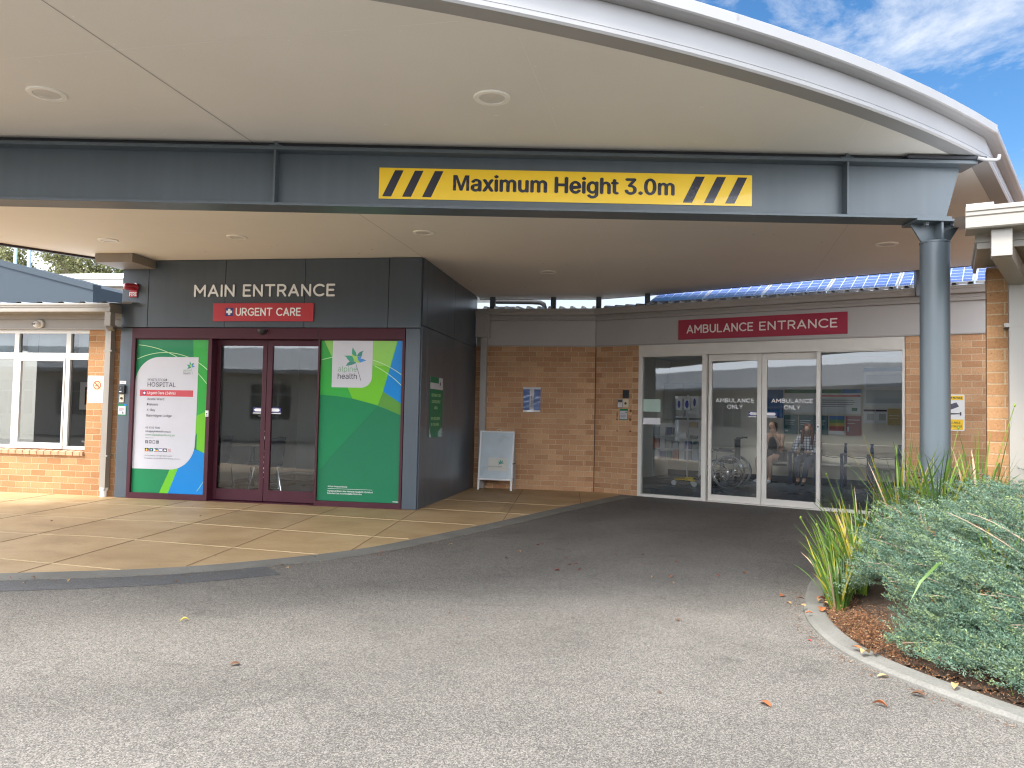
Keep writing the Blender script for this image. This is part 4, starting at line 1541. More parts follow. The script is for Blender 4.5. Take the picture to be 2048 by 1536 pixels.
hs = thing('height_limit_sign', 'long yellow Maximum Height 3.0m sign with black stripes on the beam', 'sign', BO, BA)
g = MB().plate(rect(-1.035, 1.885, 2.955, 3.200), .094, .0985)
g.build('sign_board', M['yellow'], hs)
g = MB()
for k in range(3):
    x = -1.035 + .027 + k * .156
    g.plate([(x, 2.973), (x + .070, 2.973), (x + .163, 3.181), (x + .096, 3.181)], .0925, .0938)
    x = 1.885 - .542 + k * .166
    g.plate([(x, 2.973), (x + .074, 2.973), (x + .172, 3.181), (x + .100, 3.181)], .0925, .0938)
def _w(t):
    v_ = [q[0] for q in _textmesh(t, 0)[0]]
    return min(v_), max(v_)
(a0, a1), (m0, m1), (r0, r1) = _w('Maximum Height 3.0m'), _w('M'), _w('aximum Height 3.0m')
kx = 1.725 / (a1 - a0)
mw, c_, s_ = (m1 - m0) * kx + .006, .122, .0235
put_text(g, 'aximum Height 3.0m', -.452 + 1.725, 3.030, c_, (r1 - r0) * kx, .0925, 0, .036, 'r')
g.plate([(-.455 + x, 3.030 + z) for x, z in ((0, 0), (s_, 0), (s_, .72 * c_), (mw / 2 - .45 * s_, 0), (mw / 2 + .45 * s_, 0), (mw - s_, .72 * c_), (mw - s_, 0), (mw, 0), (mw, c_), (mw - 1.4 * s_, c_), (mw / 2, .33 * c_), (1.4 * s_, c_), (0, c_))], .0918, .0936)
g.build('sign_print', M['stripe'], hs)

# ================================================================== BRICK WING WITH THE AMBULANCE ENTRANCE
wing = thing('ambulance_wing', 'brick hospital wing with cream framed ambulance entrance under a grey fascia', 'building', AMB_O, -AMB_A)
UJ = -.815
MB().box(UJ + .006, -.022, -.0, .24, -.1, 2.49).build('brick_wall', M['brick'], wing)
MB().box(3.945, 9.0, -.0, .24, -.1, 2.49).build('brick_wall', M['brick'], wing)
# square part of the wing behind the entrance block, in its own direction (aligned with the block)
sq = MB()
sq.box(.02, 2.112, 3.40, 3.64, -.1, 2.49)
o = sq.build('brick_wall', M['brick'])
o.parent = wing
wing_m = Matrix.Translation(AMB_O) @ Matrix.Rotation(-AMB_A, 4, 'Z')
WI = wing_m.inverted()
o.matrix_local = WI
def sqbuild(mb, name, mat, **k):
    o = mb.build(name, mat, wing, **k)
    o.matrix_local = WI
    return o
sqbuild(MB().box(2.108, 2.122, 3.404, 3.60, 0, 2.49), 'expansion_joint', M['joint_caulk'])
# odd darker bricks toothed at the joint
g = MB()
for z in (.18, .45, .63, .98, 1.16, 1.52, 1.87, 2.05, 2.32): g.box(1.98, 2.104, 3.3988, 3.4, z + .003, z + .080)
sqbuild(g, 'toothed_bricks', pbr('dark tan brick', (.40, .205, .098), .85, var=.15, scale=6, bump=.4, bscale=70, fine=.18))
g = MB()
for z in (.09, .36, .71, 1.07, 1.25, 1.60, 1.96, 2.23): g.box(UJ + .012, UJ + .12, -.0012, .0, z + .003, z + .080)
for z in np.arange(.09, 2.4, .178): g.box(-.125, -.0225, -.0012, .0, z + .003, z + .080)
g.build('toothed_bricks', MATS['dark tan brick'], wing)
# fascia panel, trim strip, fascia board, gutter
def facade_strip(u0, u1, mb, v=0.0):
    mb.box(u0, u1, v - .012, v + .10, 2.512, 2.935)
g = MB()
g.box(UJ + .002, 8.6, -.014, .12, 2.512, 2.935)
g.build('fascia_panel', M['panel_grey'], wing)
g = MB().box(.03, 2.112, 3.386, 3.52, 2.512, 2.935)
sqbuild(g, 'fascia_panel', M['panel_grey'])
g = MB()
g.box(UJ + .003, 8.6, -.022, .10, 2.491, 2.511)
g.build('trim_strip', M['gutter_grey'], wing)
sqbuild(MB().box(.03, 2.110, 3.378, 3.50, 2.491, 2.511), 'trim_strip', M['gutter_grey'])
SECT = [(0.0, 2.936), (.050, 2.936), (.052, 2.975), (.058, 2.978), (.058, 2.990), (.052, 2.993), (.052, 3.025), (0.0, 3.025)]
GUT = [(0.0, 3.026), (.125, 3.026), (.130, 3.036), (.130, 3.085), (.137, 3.09), (.137, 3.128), (.128, 3.134), (0.0, 3.134)]
gp = [Vector((.02, 3.39)), Vector((2.118, 3.39)), Vector((aw(8.6, -.014).x, aw(8.6, -.014).y))]
n0, n1 = Vector((0, -1)), Vector((-nx.x, -nx.y))
mt = (n0 + n1)
mt = mt / mt.dot(n0)
g = MB().sweep(gp, SECT, 0, [n0, mt, n1])
sqbuild(g, 'fascia_board', M['gutter_grey'])
g = MB().sweep(gp, GUT, 0, [n0, mt, n1])
sqbuild(g, 'gutter', M['gutter_grey'])
g = MB().box(.03, 2.35, 3.42, 3.60, 2.44, 3.131)
sqbuild(g, 'eave_lining', M['gutter_grey'])
MB().box(UJ - .25, 8.6, .02, .2, 2.44, 3.131).build('eave_lining', M['gutter_grey'], wing)
# rainhead and downpipe in the corner
g = MB()
g.box(.055, .285, 3.14, 3.30, 2.63, 3.02)
g.box(.10, .215, 3.132, 3.1395, 2.75, 2.90)
sqbuild(g, 'rainhead', M['gutter_grey'], bev=.004)
g = MB()
g.box(.137, .245, 3.20, 3.30, .02, 2.629)
sqbuild(g, 'downpipe', M['gutter_grey'], bev=.004)
# ribbed roofs falling to the gutter
def ribbed(x0, x1, y0, y1, z0, pitch, step=.19, rib=.040, t=.004):
    prof = []
    x = x0
    while x < x1:
        prof += [(x, 0), (x + step * .62, 0), (x + step * .70, rib), (x + step * .92, rib)]
        x += step
    mb = MB()
    k = len(prof)
    L_ = y1 - y0
    vs = [(p[0], y0, z0 + p[1]) for p in prof] + [(p[0], y1, z0 + p[1] + math.tan(pitch) * L_) for p in prof]
    mb.add(vs, [(i, i + 1, k + i + 1, k + i) for i in range(k - 1)])
    return mb
g = ribbed(-.75, 8.8, -.09, 2.9, 3.140, R(6))  # stops short so the sky reaches the opening added in the ceiling
g.build('roof', M['gutter_grey'], wing, fix=False)
sqbuild(ribbed(.03, 2.3, 3.29, 5.4, 3.1405, R(5.2)), 'roof', M['gutter_grey'], fix=False)
# glazed entrance: frame, fixed panes, sliding doors
g = MB()
g.box(-.020, 3.935, -.012, .11, 2.312, 2.488)
g.box(-.020, .040, -.006, .10, .0, 2.312)
g.box(1.062, 1.130, -.006, .10, .0, 2.312)
g.box(2.782, 2.832, -.006, .12, .0, 2.312)
g.box(3.905, 3.938, -.006, .10, .0, 2.312)
g.box(.040, 1.062, -.004, .10, .0, .045)
g.box(2.832, 3.905, -.004, .10, .0, .045)
g.box(.040, 1.062, .0, .09, 2.295, 2.312)
g.box(2.832, 3.905, .0, .09, 2.295, 2.312)
g.box(1.130, 2.782, .0, .14, .0, .012)
g.build('entrance_frame', M['silver'], wing, bev=.002)
for a, b in ((.040, 1.062), (2.832, 3.905)):
    gg = MB().add([(a, .05, .045), (b, .05, .045), (b, .05, 2.295), (a, .05, 2.295)], [(0, 1, 2, 3)])
    gg.build('side_pane', M['glass'], wing, fix=False)
d1 = slider('sliding_door', wing, 1.155, 1.977, .016, 2.308, 1.205, 1.914, .112, 2.205, .045, M['silver'], M['glass'])
d2 = slider('sliding_door', wing, 1.986, 2.790, .016, 2.308, 2.058, 2.768, .108, 2.205, .045, M['silver'], M['glass'])
for d_, xa, xo in ((d1, (1.265, 1.862), (1.445, 1.688)), (d2, (2.122, 2.721), (2.305, 2.540))):
    g = MB()
    stroke_text(g, 'AMBULANCE', xa[0], xa[1], 1.556, 1.620, .0665, w=.22, gap=.32, thick=.001)
    g.build('door_lettering', M['letter_w'], d_)
    g = MB()
    stroke_text(g, 'ONLY', xo[0], xo[1], 1.458, 1.522, .0665, w=.22, gap=.32, thick=.001)
    g.build('door_lettering', M['letter_w'], d_)
arrow(d1, 1.778, 1.914, 1.335, 1.420, .0665, True)
arrow(d2, 2.058, 2.204, 1.335, 1.418, .0665, False)
g = MB()
g.plate(rect(2.789, 2.826, 1.16, 1.25), -.010, -.0062, 0)
g.plate(rect(2.798, 2.816, 1.20, 1.225), -.0125, -.010, 1)
g.build('lock_plate', [M['white'], M['black']], wing)
# room behind
g = MB()
g.box(-3.6, 5.2, .25, 5.3, -.05, .006)
g.build('waiting_room_floor', M['int_floor'], wing)
g = MB()
g.box(-3.6, 5.2, 5.12, 5.25, 0, 2.7)
g.box(5.0, 5.12, .25, 5.12, 0, 2.7)
g.box(-1.62, -1.5, 2.2, 5.12, 0, 2.7)
g.build('waiting_room_wall', M['int_wall'], wing)
g = MB()
g.box(-1.499, 4.999, 5.105, 5.119, .006, .12)
g.build('skirting', pbr('slate skirting', (.08, .09, .11), .4), wing)
g = MB()                                                   # ceiling with an added, unseen opening that lets daylight brighten the room
g.box(-3.6, 5.2, .13, 3.0, 2.62, 2.68)
g.box(-3.6, -1.2, 3.0, 5.3, 2.62, 2.68)
g.box(4.4, 5.2, 3.0, 5.3, 2.62, 2.68)
g.box(-1.2, 4.4, 3.68, 5.3, 2.62, 2.68)
g.box(-1.2, .0, 3.0, 3.68, 2.62, 2.68)
g.box(3.5, 4.4, 3.0, 3.68, 2.62, 2.68)
g.build('waiting_room_ceiling', M['int_ceiling'], wing)

# signs and fittings on this wing (local frame of the wing)
def atwing(name, label, cat, group=None): return thing(name, label, cat, AMB_O, -AMB_A, group)
asg = atwing('ambulance_entrance_sign', 'long crimson AMBULANCE ENTRANCE sign on the grey fascia', 'sign')
MB().plate(rect(.672, 3.206, 2.555, 2.872), -.034, -.015).build('sign_board', M['red_dk'], asg, bev=.002)
g = MB()
stroke_text(g, 'AMBULANCE', .812, 1.868, 2.650, 2.786, -.0345, w=.18, gap=.30, thick=.003)
g.build('word', M['letter_pink'], asg)
g = MB()
stroke_text(g, 'ENTRANCE', 1.958, 3.072, 2.650, 2.786, -.0345, w=.18, gap=.30, thick=.003)
g.build('word', M['letter_pink'], asg)
k1 = atwing('proximity_reader', 'small black reader on brick above the grey keypad', 'reader')
MB().box(-.292, -.180, -.030, -.001, 1.610, 1.748).build('housing', M['black'], k1, bev=.006)
MB().plate(rect(-.282, -.190, 1.622, 1.738), -.032, -.0302).build('face', M['steel_dark'], k1)
k2 = atwing('door_keypad', 'grey keypad and cream intercom panel on brick beside the ambulance doors', 'keypad')
MB().box(-.385, -.285, -.035, -.001, 1.452, 1.592).build('housing', M['gutter_grey'], k2, bev=.004)
MB().box(-.284, -.190, -.028, -.001, 1.458, 1.590).build('intercom_plate', M['cream'], k2, bev=.004)
g = MB()
g.plate(rect(-.372, -.298, 1.548, 1.578), -.0365, -.0352, 0)
for i in range(3):
    for j in range(4): g.plate(rect(-.371 + i * .026, -.351 + i * .026, 1.465 + j * .019, 1.479 + j * .019), -.0375, -.0352, 1)
g.lathe([(.019, -.034), (.021, -.0282)], 16, (-.237, 0, 1.523), 'y', 0)
g.build('buttons', [M['black'], M['white']], k2)
rr = [M['white'], G['dk'], G['sheet'], M['grey_text'], M['dark_text'], M['red_film']]
small_sheet('visitor_notice', 'green topped white notice on brick below the keypad', 'notice', -.352, -.205, 1.245, 1.432, -.001, [G['dk'], G['sheet'], M['grey_text'], M['red_film']],
            [(-.349, -.212, 1.258, 1.400, 1), (-.338, -.25, 1.345, 1.351, 3), (-.338, -.235, 1.318, 1.323, 2), (-.338, -.24, 1.305, 1.310, 2), (-.338, -.255, 1.292, 1.297, 2), (-.245, -.225, 1.365, 1.385, 0)], AMB_O, -AMB_A)
g = MB()
for (x, z, w, h) in ((-.40, 1.33, .02, .11), (-.40, 1.255, .03, .03), (-.155, 1.40, .045, .05), (-.16, 1.255, .045, .045), (-.395, 1.06, .035, .02), (-.155, 1.06, .045, .03)):
    g.plate(arc(x, z, w / 2, h / 2, 0, 340, 10), -.0022, -.0012)
g.build('wall_stains', pbr('rust brown stain', (.17, .07, .03), .9, var=.3, scale=20), wing)
# privacy stickers on the fixed pane
MB().plate(rect(.052, .352, 1.393, 1.598), .046, .0485).build('pane_sticker', pbr('pale green sticker', (.46, .62, .54), .5), wing)
MB().plate(rect(.052, .352, 1.183, 1.292), .046, .0485).build('pane_sticker', M['white_gloss'], wing)

bp = thing('blue_poster', 'creased blue poster in a plastic sleeve taped on the brick wall', 'poster', (0, 3.399, 0))
g = MB()
N_, Mm = 8, 12
vs = []
for j in range(Mm + 1):
    for i in range(N_ + 1):
        x, z = .876 + .302 * i / N_, 1.348 + .432 * j / Mm
        vs.append((x, -.004 - .006 * math.sin(j * 1.9 + .5 * i) ** 2 - (.014 * ((j - 9) / 3) ** 2 if j > 9 else 0), z))
fs = [(j * 9 + i, j * 9 + i + 1, (j + 1) * 9 + i + 1, (j + 1) * 9 + i) for j in range(Mm) for i in range(N_)]
ms = [(1 if 3 <= k % N_ <= 4 else 0) if 0 < k // N_ < 11 else 2 for k in range(len(fs))]
for f_, m_ in zip(fs, ms):
    g.f.append(f_)
    g.m.append(m_)
g.v = vs
g.build('sheet', [pbr('blue poster print', (.022, .085, .30), .2, var=.15, scale=20, coat=.6), pbr('pale poster band', (.52, .50, .55), .2, var=.1, coat=.6), pbr('clear sleeve edge', (.66, .67, .72), .15, coat=.6)], bp, smooth=True, fix=False)
g = MB()
put_text(g, 'Are you here', 0, 0, .030, .20, 0, 0, .02)
g.v = [(1.025 + .006 - z * 1.0, -.0135, 1.43 + x) for x, y, z in g.v]
put_text(g, 'for testing', 0, -9, .026, .17, 0, 0, .02)
g.v = [((1.062 - (z + 9)), -.0135, 1.43 + x) if z < -5 else (x, y, z) for x, y, z in g.v]
g.build('poster_print', M['dark_text'], bp, fix=False)

# pipe lying on the lower roof, seen in the gap
pr_ = thing('insulated_pipe', 'dark insulated pipe bending down onto the low roof behind the gutter', 'pipe')
g = MB().tube([(.25, 3.95, 3.36), (.9, 3.98, 3.355), (1.06, 3.98, 3.345), (1.13, 3.97, 3.31), (1.15, 3.96, 3.25), (1.15, 3.96, 3.17)], .042, 12)
g.build('pipe', M['rubber'], pr_, smooth=True)
MB().box(.28, .62, 3.85, 4.1, 3.20, 3.255).build('tray', M['panel_grey'], pr_)

# solar panels on the wing roof
M['pv'] = None
m, t, o = newmat('solar cells')
p = t.nodes.new('ShaderNodeBsdfPrincipled')
c = t.nodes.new('ShaderNodeTexCoord')
b_ = t.nodes.new('ShaderNodeTexBrick')
b_.offset = 0
b_.inputs['Scale'].default_value = 1
b_.inputs['Brick Width'].default_value = .156
b_.inputs['Row Height'].default_value = .156
b_.inputs['Mortar Size'].default_value = .006
b_.inputs['Color1'].default_value = (.055, .085, .23, 1)
b_.inputs['Color2'].default_value = (.07, .105, .27, 1)
b_.inputs['Mortar'].default_value = (.36, .41, .54, 1)
t.links.new(c.outputs['Object'], b_.inputs['Vector'])
t.links.new(b_.outputs['Color'], p.inputs['Base Color'])
p.inputs['Roughness'].default_value = .18
p.inputs['Coat Weight'].default_value = .6
t.links.new(p.outputs[0], o.inputs['Surface'])
M['pv'] = m
base = None
words = ['first', 'second', 'third', 'fourth', 'fifth', 'sixth', 'seventh', 'eighth']
PV = 8
for i in range(PV):
    u = .10 + i * .935
    lb = ['blue solar panel at the sky end of the row, left of the others', 'second solar panel from the open sky end', 'third solar panel from the open sky end', 'fourth solar panel from the open sky end', 'fifth solar panel, just left of the canopy post by the column', 'solar panel mostly behind the steel column', 'solar panel between the column and the brick pier', 'solar panel at the brick pier end of the row'][i]
    loc = aw(u, .10, 3.178)
    if base is None:
        base = thing('solar_panel', lb, 'solar panel', loc, -AMB_A, 'solar panels along the ambulance wing roof')
        tl = R(25)
        MT = Matrix.Rotation(tl, 4, 'X')
        o1 = MB().box(.02, .895, .02, 1.63, .004, .030).build('cells', M['pv'], base)
        o2 = MB().box(.0, .02, 0, 1.65, 0, .036).box(.895, .915, 0, 1.65, 0, .036).box(.02, .895, 0, .02, 0, .036).box(.02, .895, 1.63, 1.65, 0, .036).build('frame', M['alu'], base)
        for o_ in (o1, o2): o_.matrix_local = MT
        MB().box(.1, .14, 1.4, 1.44, .06, .64).box(.78, .82, 1.4, 1.44, .06, .64).build('bracket', M['alu'], base)
    else:
        dup(base, loc, -AMB_A, lb)

cs = atwing('surveillance_sign', 'yellow and white surveillance notice half hidden behind the column', 'sign')
g = MB()
x0, x1, z0, z1 = 4.335, 4.650, 1.199, 1.686
g.plate([(x0 + .02, z0), (x1 - .02, z0)] + arc(x1 - .02, z0 + .02, .02, .02, -90, 0, 4)[1:] + [(x1, z1 - .02)] + arc(x1 - .02, z1 - .02, .02, .02, 0, 90, 4)[1:] + [(x0 + .02, z1)] + arc(x0 + .02, z1 - .02, .02, .02, 90, 180, 4)[1:] + [(x0, z0 + .02)] + arc(x0 + .02, z0 + .02, .02, .02, 180, 270, 4)[1:-1], -.006, -.001)
g.build('plate', M['white'], cs)
g = MB()
g.plate(rect(x0 + .018, x1 - .018, 1.612, 1.670), -.0075, -.0062, 0)
g.plate(rect(x0 + .018, x1 - .018, 1.215, 1.353), -.0075, -.0062, 0)
put_text(g, 'SECURITY NOTICE', (x0 + x1) / 2, 1.628, .027, .262, -.0085, 1, .03, 'c')
put_text(g, 'SURVEILLANCE', (x0 + x1) / 2, 1.298, .026, .215, -.0085, 1, .01, 'c')
put_text(g, 'CAMERAS IN USE', (x0 + x1) / 2, 1.248, .026, .255, -.0085, 1, .01, 'c')
g.plate([(4.38, 1.44), (4.40, 1.41), (4.605, 1.425), (4.605, 1.435)], -.0075, -.0062, 1)
g.plate([(4.595, 1.405), (4.612, 1.405), (4.612, 1.452), (4.595, 1.452)], -.0078, -.0062, 1)
g.plate([(4.39, 1.475), (4.43, 1.455), (4.585, 1.525), (4.555, 1.580), (4.38, 1.52)], -.0075, -.0062, 2)
g.build('sign_print', [M['yellow'], M['dark_text'], pbr('slate print', (.09, .09, .13), .5)], cs)

# ------------------------------------------------------------------ A-frame board
af = thing('a_frame_sign', 'white framed A frame sidewalk board with a small flower emblem card', 'sidewalk sign', (.487, 2.695, .012), R(-2))
LEAN = R(8.5)
def side_leaf(front):
    s_ = 1 if front else -1
    T = Matrix.Translation((0, .36, 1.0)) @ Matrix.Rotation(-LEAN * s_, 4, 'X') @ Matrix.Translation((0, 0, -1.0))
    g = MB()
    hw = .30
    zb, zt = .165, 1.0
    g.box(-hw, hw, -.012 * s_ - .008, -.012 * s_ + .008, zb, zb + .026)
    g.box(-hw, hw, -.012 * s_ - .008, -.012 * s_ + .008, zt - .026, zt)
    g.box(-hw, -hw + .026, -.012 * s_ - .008, -.012 * s_ + .008, zb + .026, zt - .026)
    g.box(hw - .026, hw, -.012 * s_ - .008, -.012 * s_ + .008, zb + .026, zt - .026)
    g.xform(T)
    f_ = g.build('leaf_frame', M['white'] if front else M['gutter_grey'], af, bev=.003)
    g = MB().box(-hw + .024, hw - .024, -.012 * s_ - .003, -.012 * s_ + .003, zb + .024, zt - .024)
    g.xform(T)
    g.build('leaf_panel', pbr('pale blue grey board', (.47, .55, .60), .3, coat=.3) if front else M['panel_grey'], af)
    for x in (-hw + .018, hw - .018):
        g = MB().box(x - .017, x + .017, -.012 * s_ - .011, -.012 * s_ + .011, .0, zb - .001)
        g.xform(T)
        g.build('leg', M['white'] if front else M['gutter_grey'], af, bev=.002)
    if front:
        g = MB()
        g.plate(rect(-.13, .20, .325, .545), -.0165, -.0152, 0)
        put_text(g, 'alpine health', -.125, .385, .024, .225, -.018, 1)
        logo(g, -.085, .575, .00021, -.018, [2, 3, 2, 3, 1])
        g.xform(T)
        g.build('emblem_card', [pbr('cream card', (.62, .62, .57), .5), M['grey_text'], G['tealleaf'], G['teal2']], af, fix=False)
side_leaf(True)
side_leaf(False)
g = MB().tube([(-.02, .36, .995), (.0, .36, 1.03), (.05, .36, 1.035), (.08, .36, .995)], .004, 8)
g.build('handle', M['alu'], af)
g = MB().bar((.30, .22, .46), (.30, .50, .46), .006, .015)
g.build('stay', M['black'], af)

# ================================================================== LEFT WING
lw = thing('brick_wing', 'brick wing with white framed window and beige gutter beside the entrance', 'building', (0, .09, 0))
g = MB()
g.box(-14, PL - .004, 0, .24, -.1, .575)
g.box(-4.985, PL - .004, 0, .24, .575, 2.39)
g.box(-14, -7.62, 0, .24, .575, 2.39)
g.build('brick_wall', M['brick_lit_copy'], lw)
g = MB()
x = -7.6
while x < -5.0:
    w_ = min(.112, -4.99 - x)
    g.add([(x + .005, -.03, .572), (x + w_ - .005, -.03, .572), (x + w_ - .005, .06, .572), (x + .005, .06, .572), (x + .005, -.034, .628), (x + w_ - .005, -.034, .628), (x + w_ - .005, .06, .655), (x + .005, .06, .655)],
          [(0, 3, 2, 1), (4, 5, 6, 7), (0, 1, 5, 4), (1, 2, 6, 5), (2, 3, 7, 6), (3, 0, 4, 7)])
    x += .117
g.build('brick_sill', M['sill_brick'], lw, bev=.003)
MB().box(-7.6, -4.99, -.022, .05, .574, .622).build('sill_mortar', pbr('sill mortar', (.48, .36, .24), .9), lw)
# window
g = MB()
y0, y1 = .02, .09
g.box(-7.62, -4.985, y0, y1, 2.336, 2.39)
g.box(-7.62, -4.985, y0, y1, .656, .704)
g.box(-7.62, -4.985, y0 - .002, y1, 1.958, 2.055)
for a, b in ((-7.62, -7.57), (-6.222, -6.146), (-5.366, -5.292), (-4.996, -4.985)):
    g.box(a, b, y0 - .004, y1, .704, 1.958)
    g.box(a, b, y0 - .004, y1, 2.055, 2.336)
g.box(-7.62, -4.985, y0 - .0075, y0 - .001, 2.0, 2.012)
wf = g.build('window', M['win_white'], lw, bev=.002)
g = MB()
g.box(-6.160, -5.362, y0 - .014, y0 + .03, .662, .745)
g.box(-6.160, -5.362, y0 - .014, y0 + .03, 1.934, 1.984)
g.box(-6.160, -6.094, y0 - .014, y0 + .03, .745, 1.934)
g.box(-5.390, -5.362, y0 - .014, y0 + .03, .745, 1.934)
g.build('sash', M['win_white'], wf, bev=.002)
for a, b, c_, d_ in ((-7.57, -6.222, .704, 1.958), (-6.094, -5.390, .745, 1.934), (-5.292, -4.996, .704, 1.958), (-7.57, -6.222, 2.055, 2.336), (-6.146, -5.366, 2.055, 2.336), (-5.292, -4.996, 2.055, 2.336)):
    MB().add([(a, .05, c_), (b, .05, c_), (b, .05, d_), (a, .05, d_)], [(0, 1, 2, 3)]).build('pane', M['glass_win'], wf, fix=False)
g = MB()
for a, b in ((-7.5, -6.25), (-6.12, -5.95), (-5.94, -5.37), (-5.28, -5.12), (-5.11, -5.0)): g.box(a, b, .16, .165, 2.0, 2.345)
g.build('blind', M['blind'], lw)
# frieze, fascia, gutter
MB().box(-14, PL - .006, -.012, .2, 2.412, 2.545).build('frieze_board', M['beige'], lw)
MB().box(-14, PL - .006, -.030, .19, 2.391, 2.411).build('trim_strip', M['beige'], lw)
g = MB()
P2 = [Vector((-14, .05)), Vector((PL - .008, .05))]
o_ = MB().sweep(P2, [(0, 2.546), (.10, 2.546), (.102, 2.585), (.108, 2.590), (.108, 2.632), (0, 2.632)], 0, [Vector((0, -1))] * 2)
o_.build('fascia_board', M['beige_d'], lw)
o_ = MB().sweep(P2, [(.109, 2.604), (.380, 2.604), (.388, 2.612), (.388, 2.645), (.380, 2.65), (.380, 2.672), (.392, 2.680), (.392, 2.700), (.400, 2.704), (.400, 2.724), (.392, 2.730), (.109, 2.726)], 0, [Vector((0, -1))] * 2)
o_.build('gutter', M['beige'], lw)
g = ribbed(-14, PL - .01, -.30, 7, 2.735, R(4), .34, .022)
g.build('roof', M['roof_pale'], lw, fix=False)
# downpipe with its offset under the gutter
g = MB()
g.box(-4.492, -4.400, -.34, -.24, 2.412, 2.603)
g.bar((-4.446, -.30, 2.428), (-4.575, -.065, 2.405), .09, .085)
g.box(-4.640, -4.550, -.115, -.020, .10, 2.445)
g.build('downpipe', M['beige_d'], lw, bev=.003)
for z in (2.07, .58): MB().box(-4.662, -4.528, -.117, -.001, z, z + .022).build('pipe_strap', M['beige_d'], lw)
g = MB().tube([(-4.60, -.068, .0), (-4.60, -.068, .10), (-4.60, -.068, .101), (-4.60, -.068, .14)], [.045, .045, .058, .058], 16)
g.build('pipe_collar', M['white'], lw, smooth=True)
g = MB().tube([(-4.42, -.20, 2.50), (-4.38, -.20, 2.47), (-4.365, -.2, 2.36)], .035, 10)
MB().box(-4.50, -4.418, .9, 1.0, 2.76, 2.86).build('roof_flashing', M['beige'], lw)
# meeting room behind the window
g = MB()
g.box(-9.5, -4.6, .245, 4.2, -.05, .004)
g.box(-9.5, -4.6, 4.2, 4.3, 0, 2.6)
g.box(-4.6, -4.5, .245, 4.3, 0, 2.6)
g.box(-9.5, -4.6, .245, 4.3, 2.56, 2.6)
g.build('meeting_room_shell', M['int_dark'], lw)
cc = thing('dome_camera', 'white turret security camera under the beige gutter', 'camera', (-5.775, .077, 2.475))
MB().lathe([(.0, .0), (.062, .0), (.062, -.022), (.055, -.032), (.0, -.032)][::-1], 26, (0, 0, 0), 'y').build('mount', M['white'], cc, smooth=True)
g = MB()
g.lathe([(0, -.055)] + [(.048 * math.sin(t), -.048 * math.cos(t)) for t in np.linspace(.5, 2.6, 10)], 22, (0, 0, 0), 'y')
g.xform(Matrix.Translation((-.02, -.055, -.012)) @ Euler((.0, 0, -.35)).to_matrix().to_4x4())
g.build('turret', M['white'], cc, smooth=True)
g = MB()
for dx in (-.021, .017): g.lathe([(.0, -.050), (.013, -.050), (.013, -.042)], 14, (dx, 0, 0), 'y')
g.xform(Matrix.Translation((-.02, -.060, -.012)) @ Euler((.0, 0, -.35)).to_matrix().to_4x4())
g.build('lens', M['black'], cc)
ns = thing('no_smoking_sign', 'white no smoking sign on brick beside the window', 'sign', (0, .089, 0))
g = MB().plate(rect(-4.966, -4.706, 1.470, 1.726), -.006, -.001).plate(rect(-4.966, -4.706, 1.341, 1.464), -.006, -.001)
g.build('plate', M['white_gloss'], ns, bev=.001)
g = MB()
g.plate(rect(-4.890, -4.748, 1.520, 1.665), -.0072, -.0062, 0)
cx, cz = -4.819, 1.5925
oo, ii = arc(cx, cz, .062, .062, 0, 360, 32), arc(cx, cz, .049, .049, 0, 360, 32)
g.plate(rect(cx - .036, cx + .012, cz - .018, cz - .004), -.0082, -.0072, 2)
g.plate(rect(cx + .014, cx + .024, cz - .018, cz - .004), -.0082, -.0072, 1)
g.tube([(cx + .018, -.0078, cz), (cx + .012, -.0078, cz + .013), (cx + .026, -.0078, cz + .024), (cx + .018, -.0078, cz + .036)], .0028, 6, 2)
for k in range(32): g.plate([ii[k], oo[k], oo[k + 1], ii[k + 1]][::-1], -.0092, -.0072, 1)
g.plate([(cx - .042, cz + .031), (cx - .031, cz + .042), (cx + .042, cz - .031), (cx + .031, cz - .042)][::-1], -.0098, -.0082, 1)
put_text(g, 'NO', -4.836, 1.428, .023, .045, -.0072, 2, 0, 'c')
put_text(g, 'SMOKING', -4.836, 1.395, .023, .165, -.0072, 2, 0, 'c')
put_text(g, 'AREA', -4.836, 1.362, .023, .095, -.0072, 2, 0, 'c')
g.build('sign_print', [pbr('peach sign square', (.72, .50, .30), .5), pbr('brick red print', (.42, .05, .025), .5), M['dark_text']], ns)

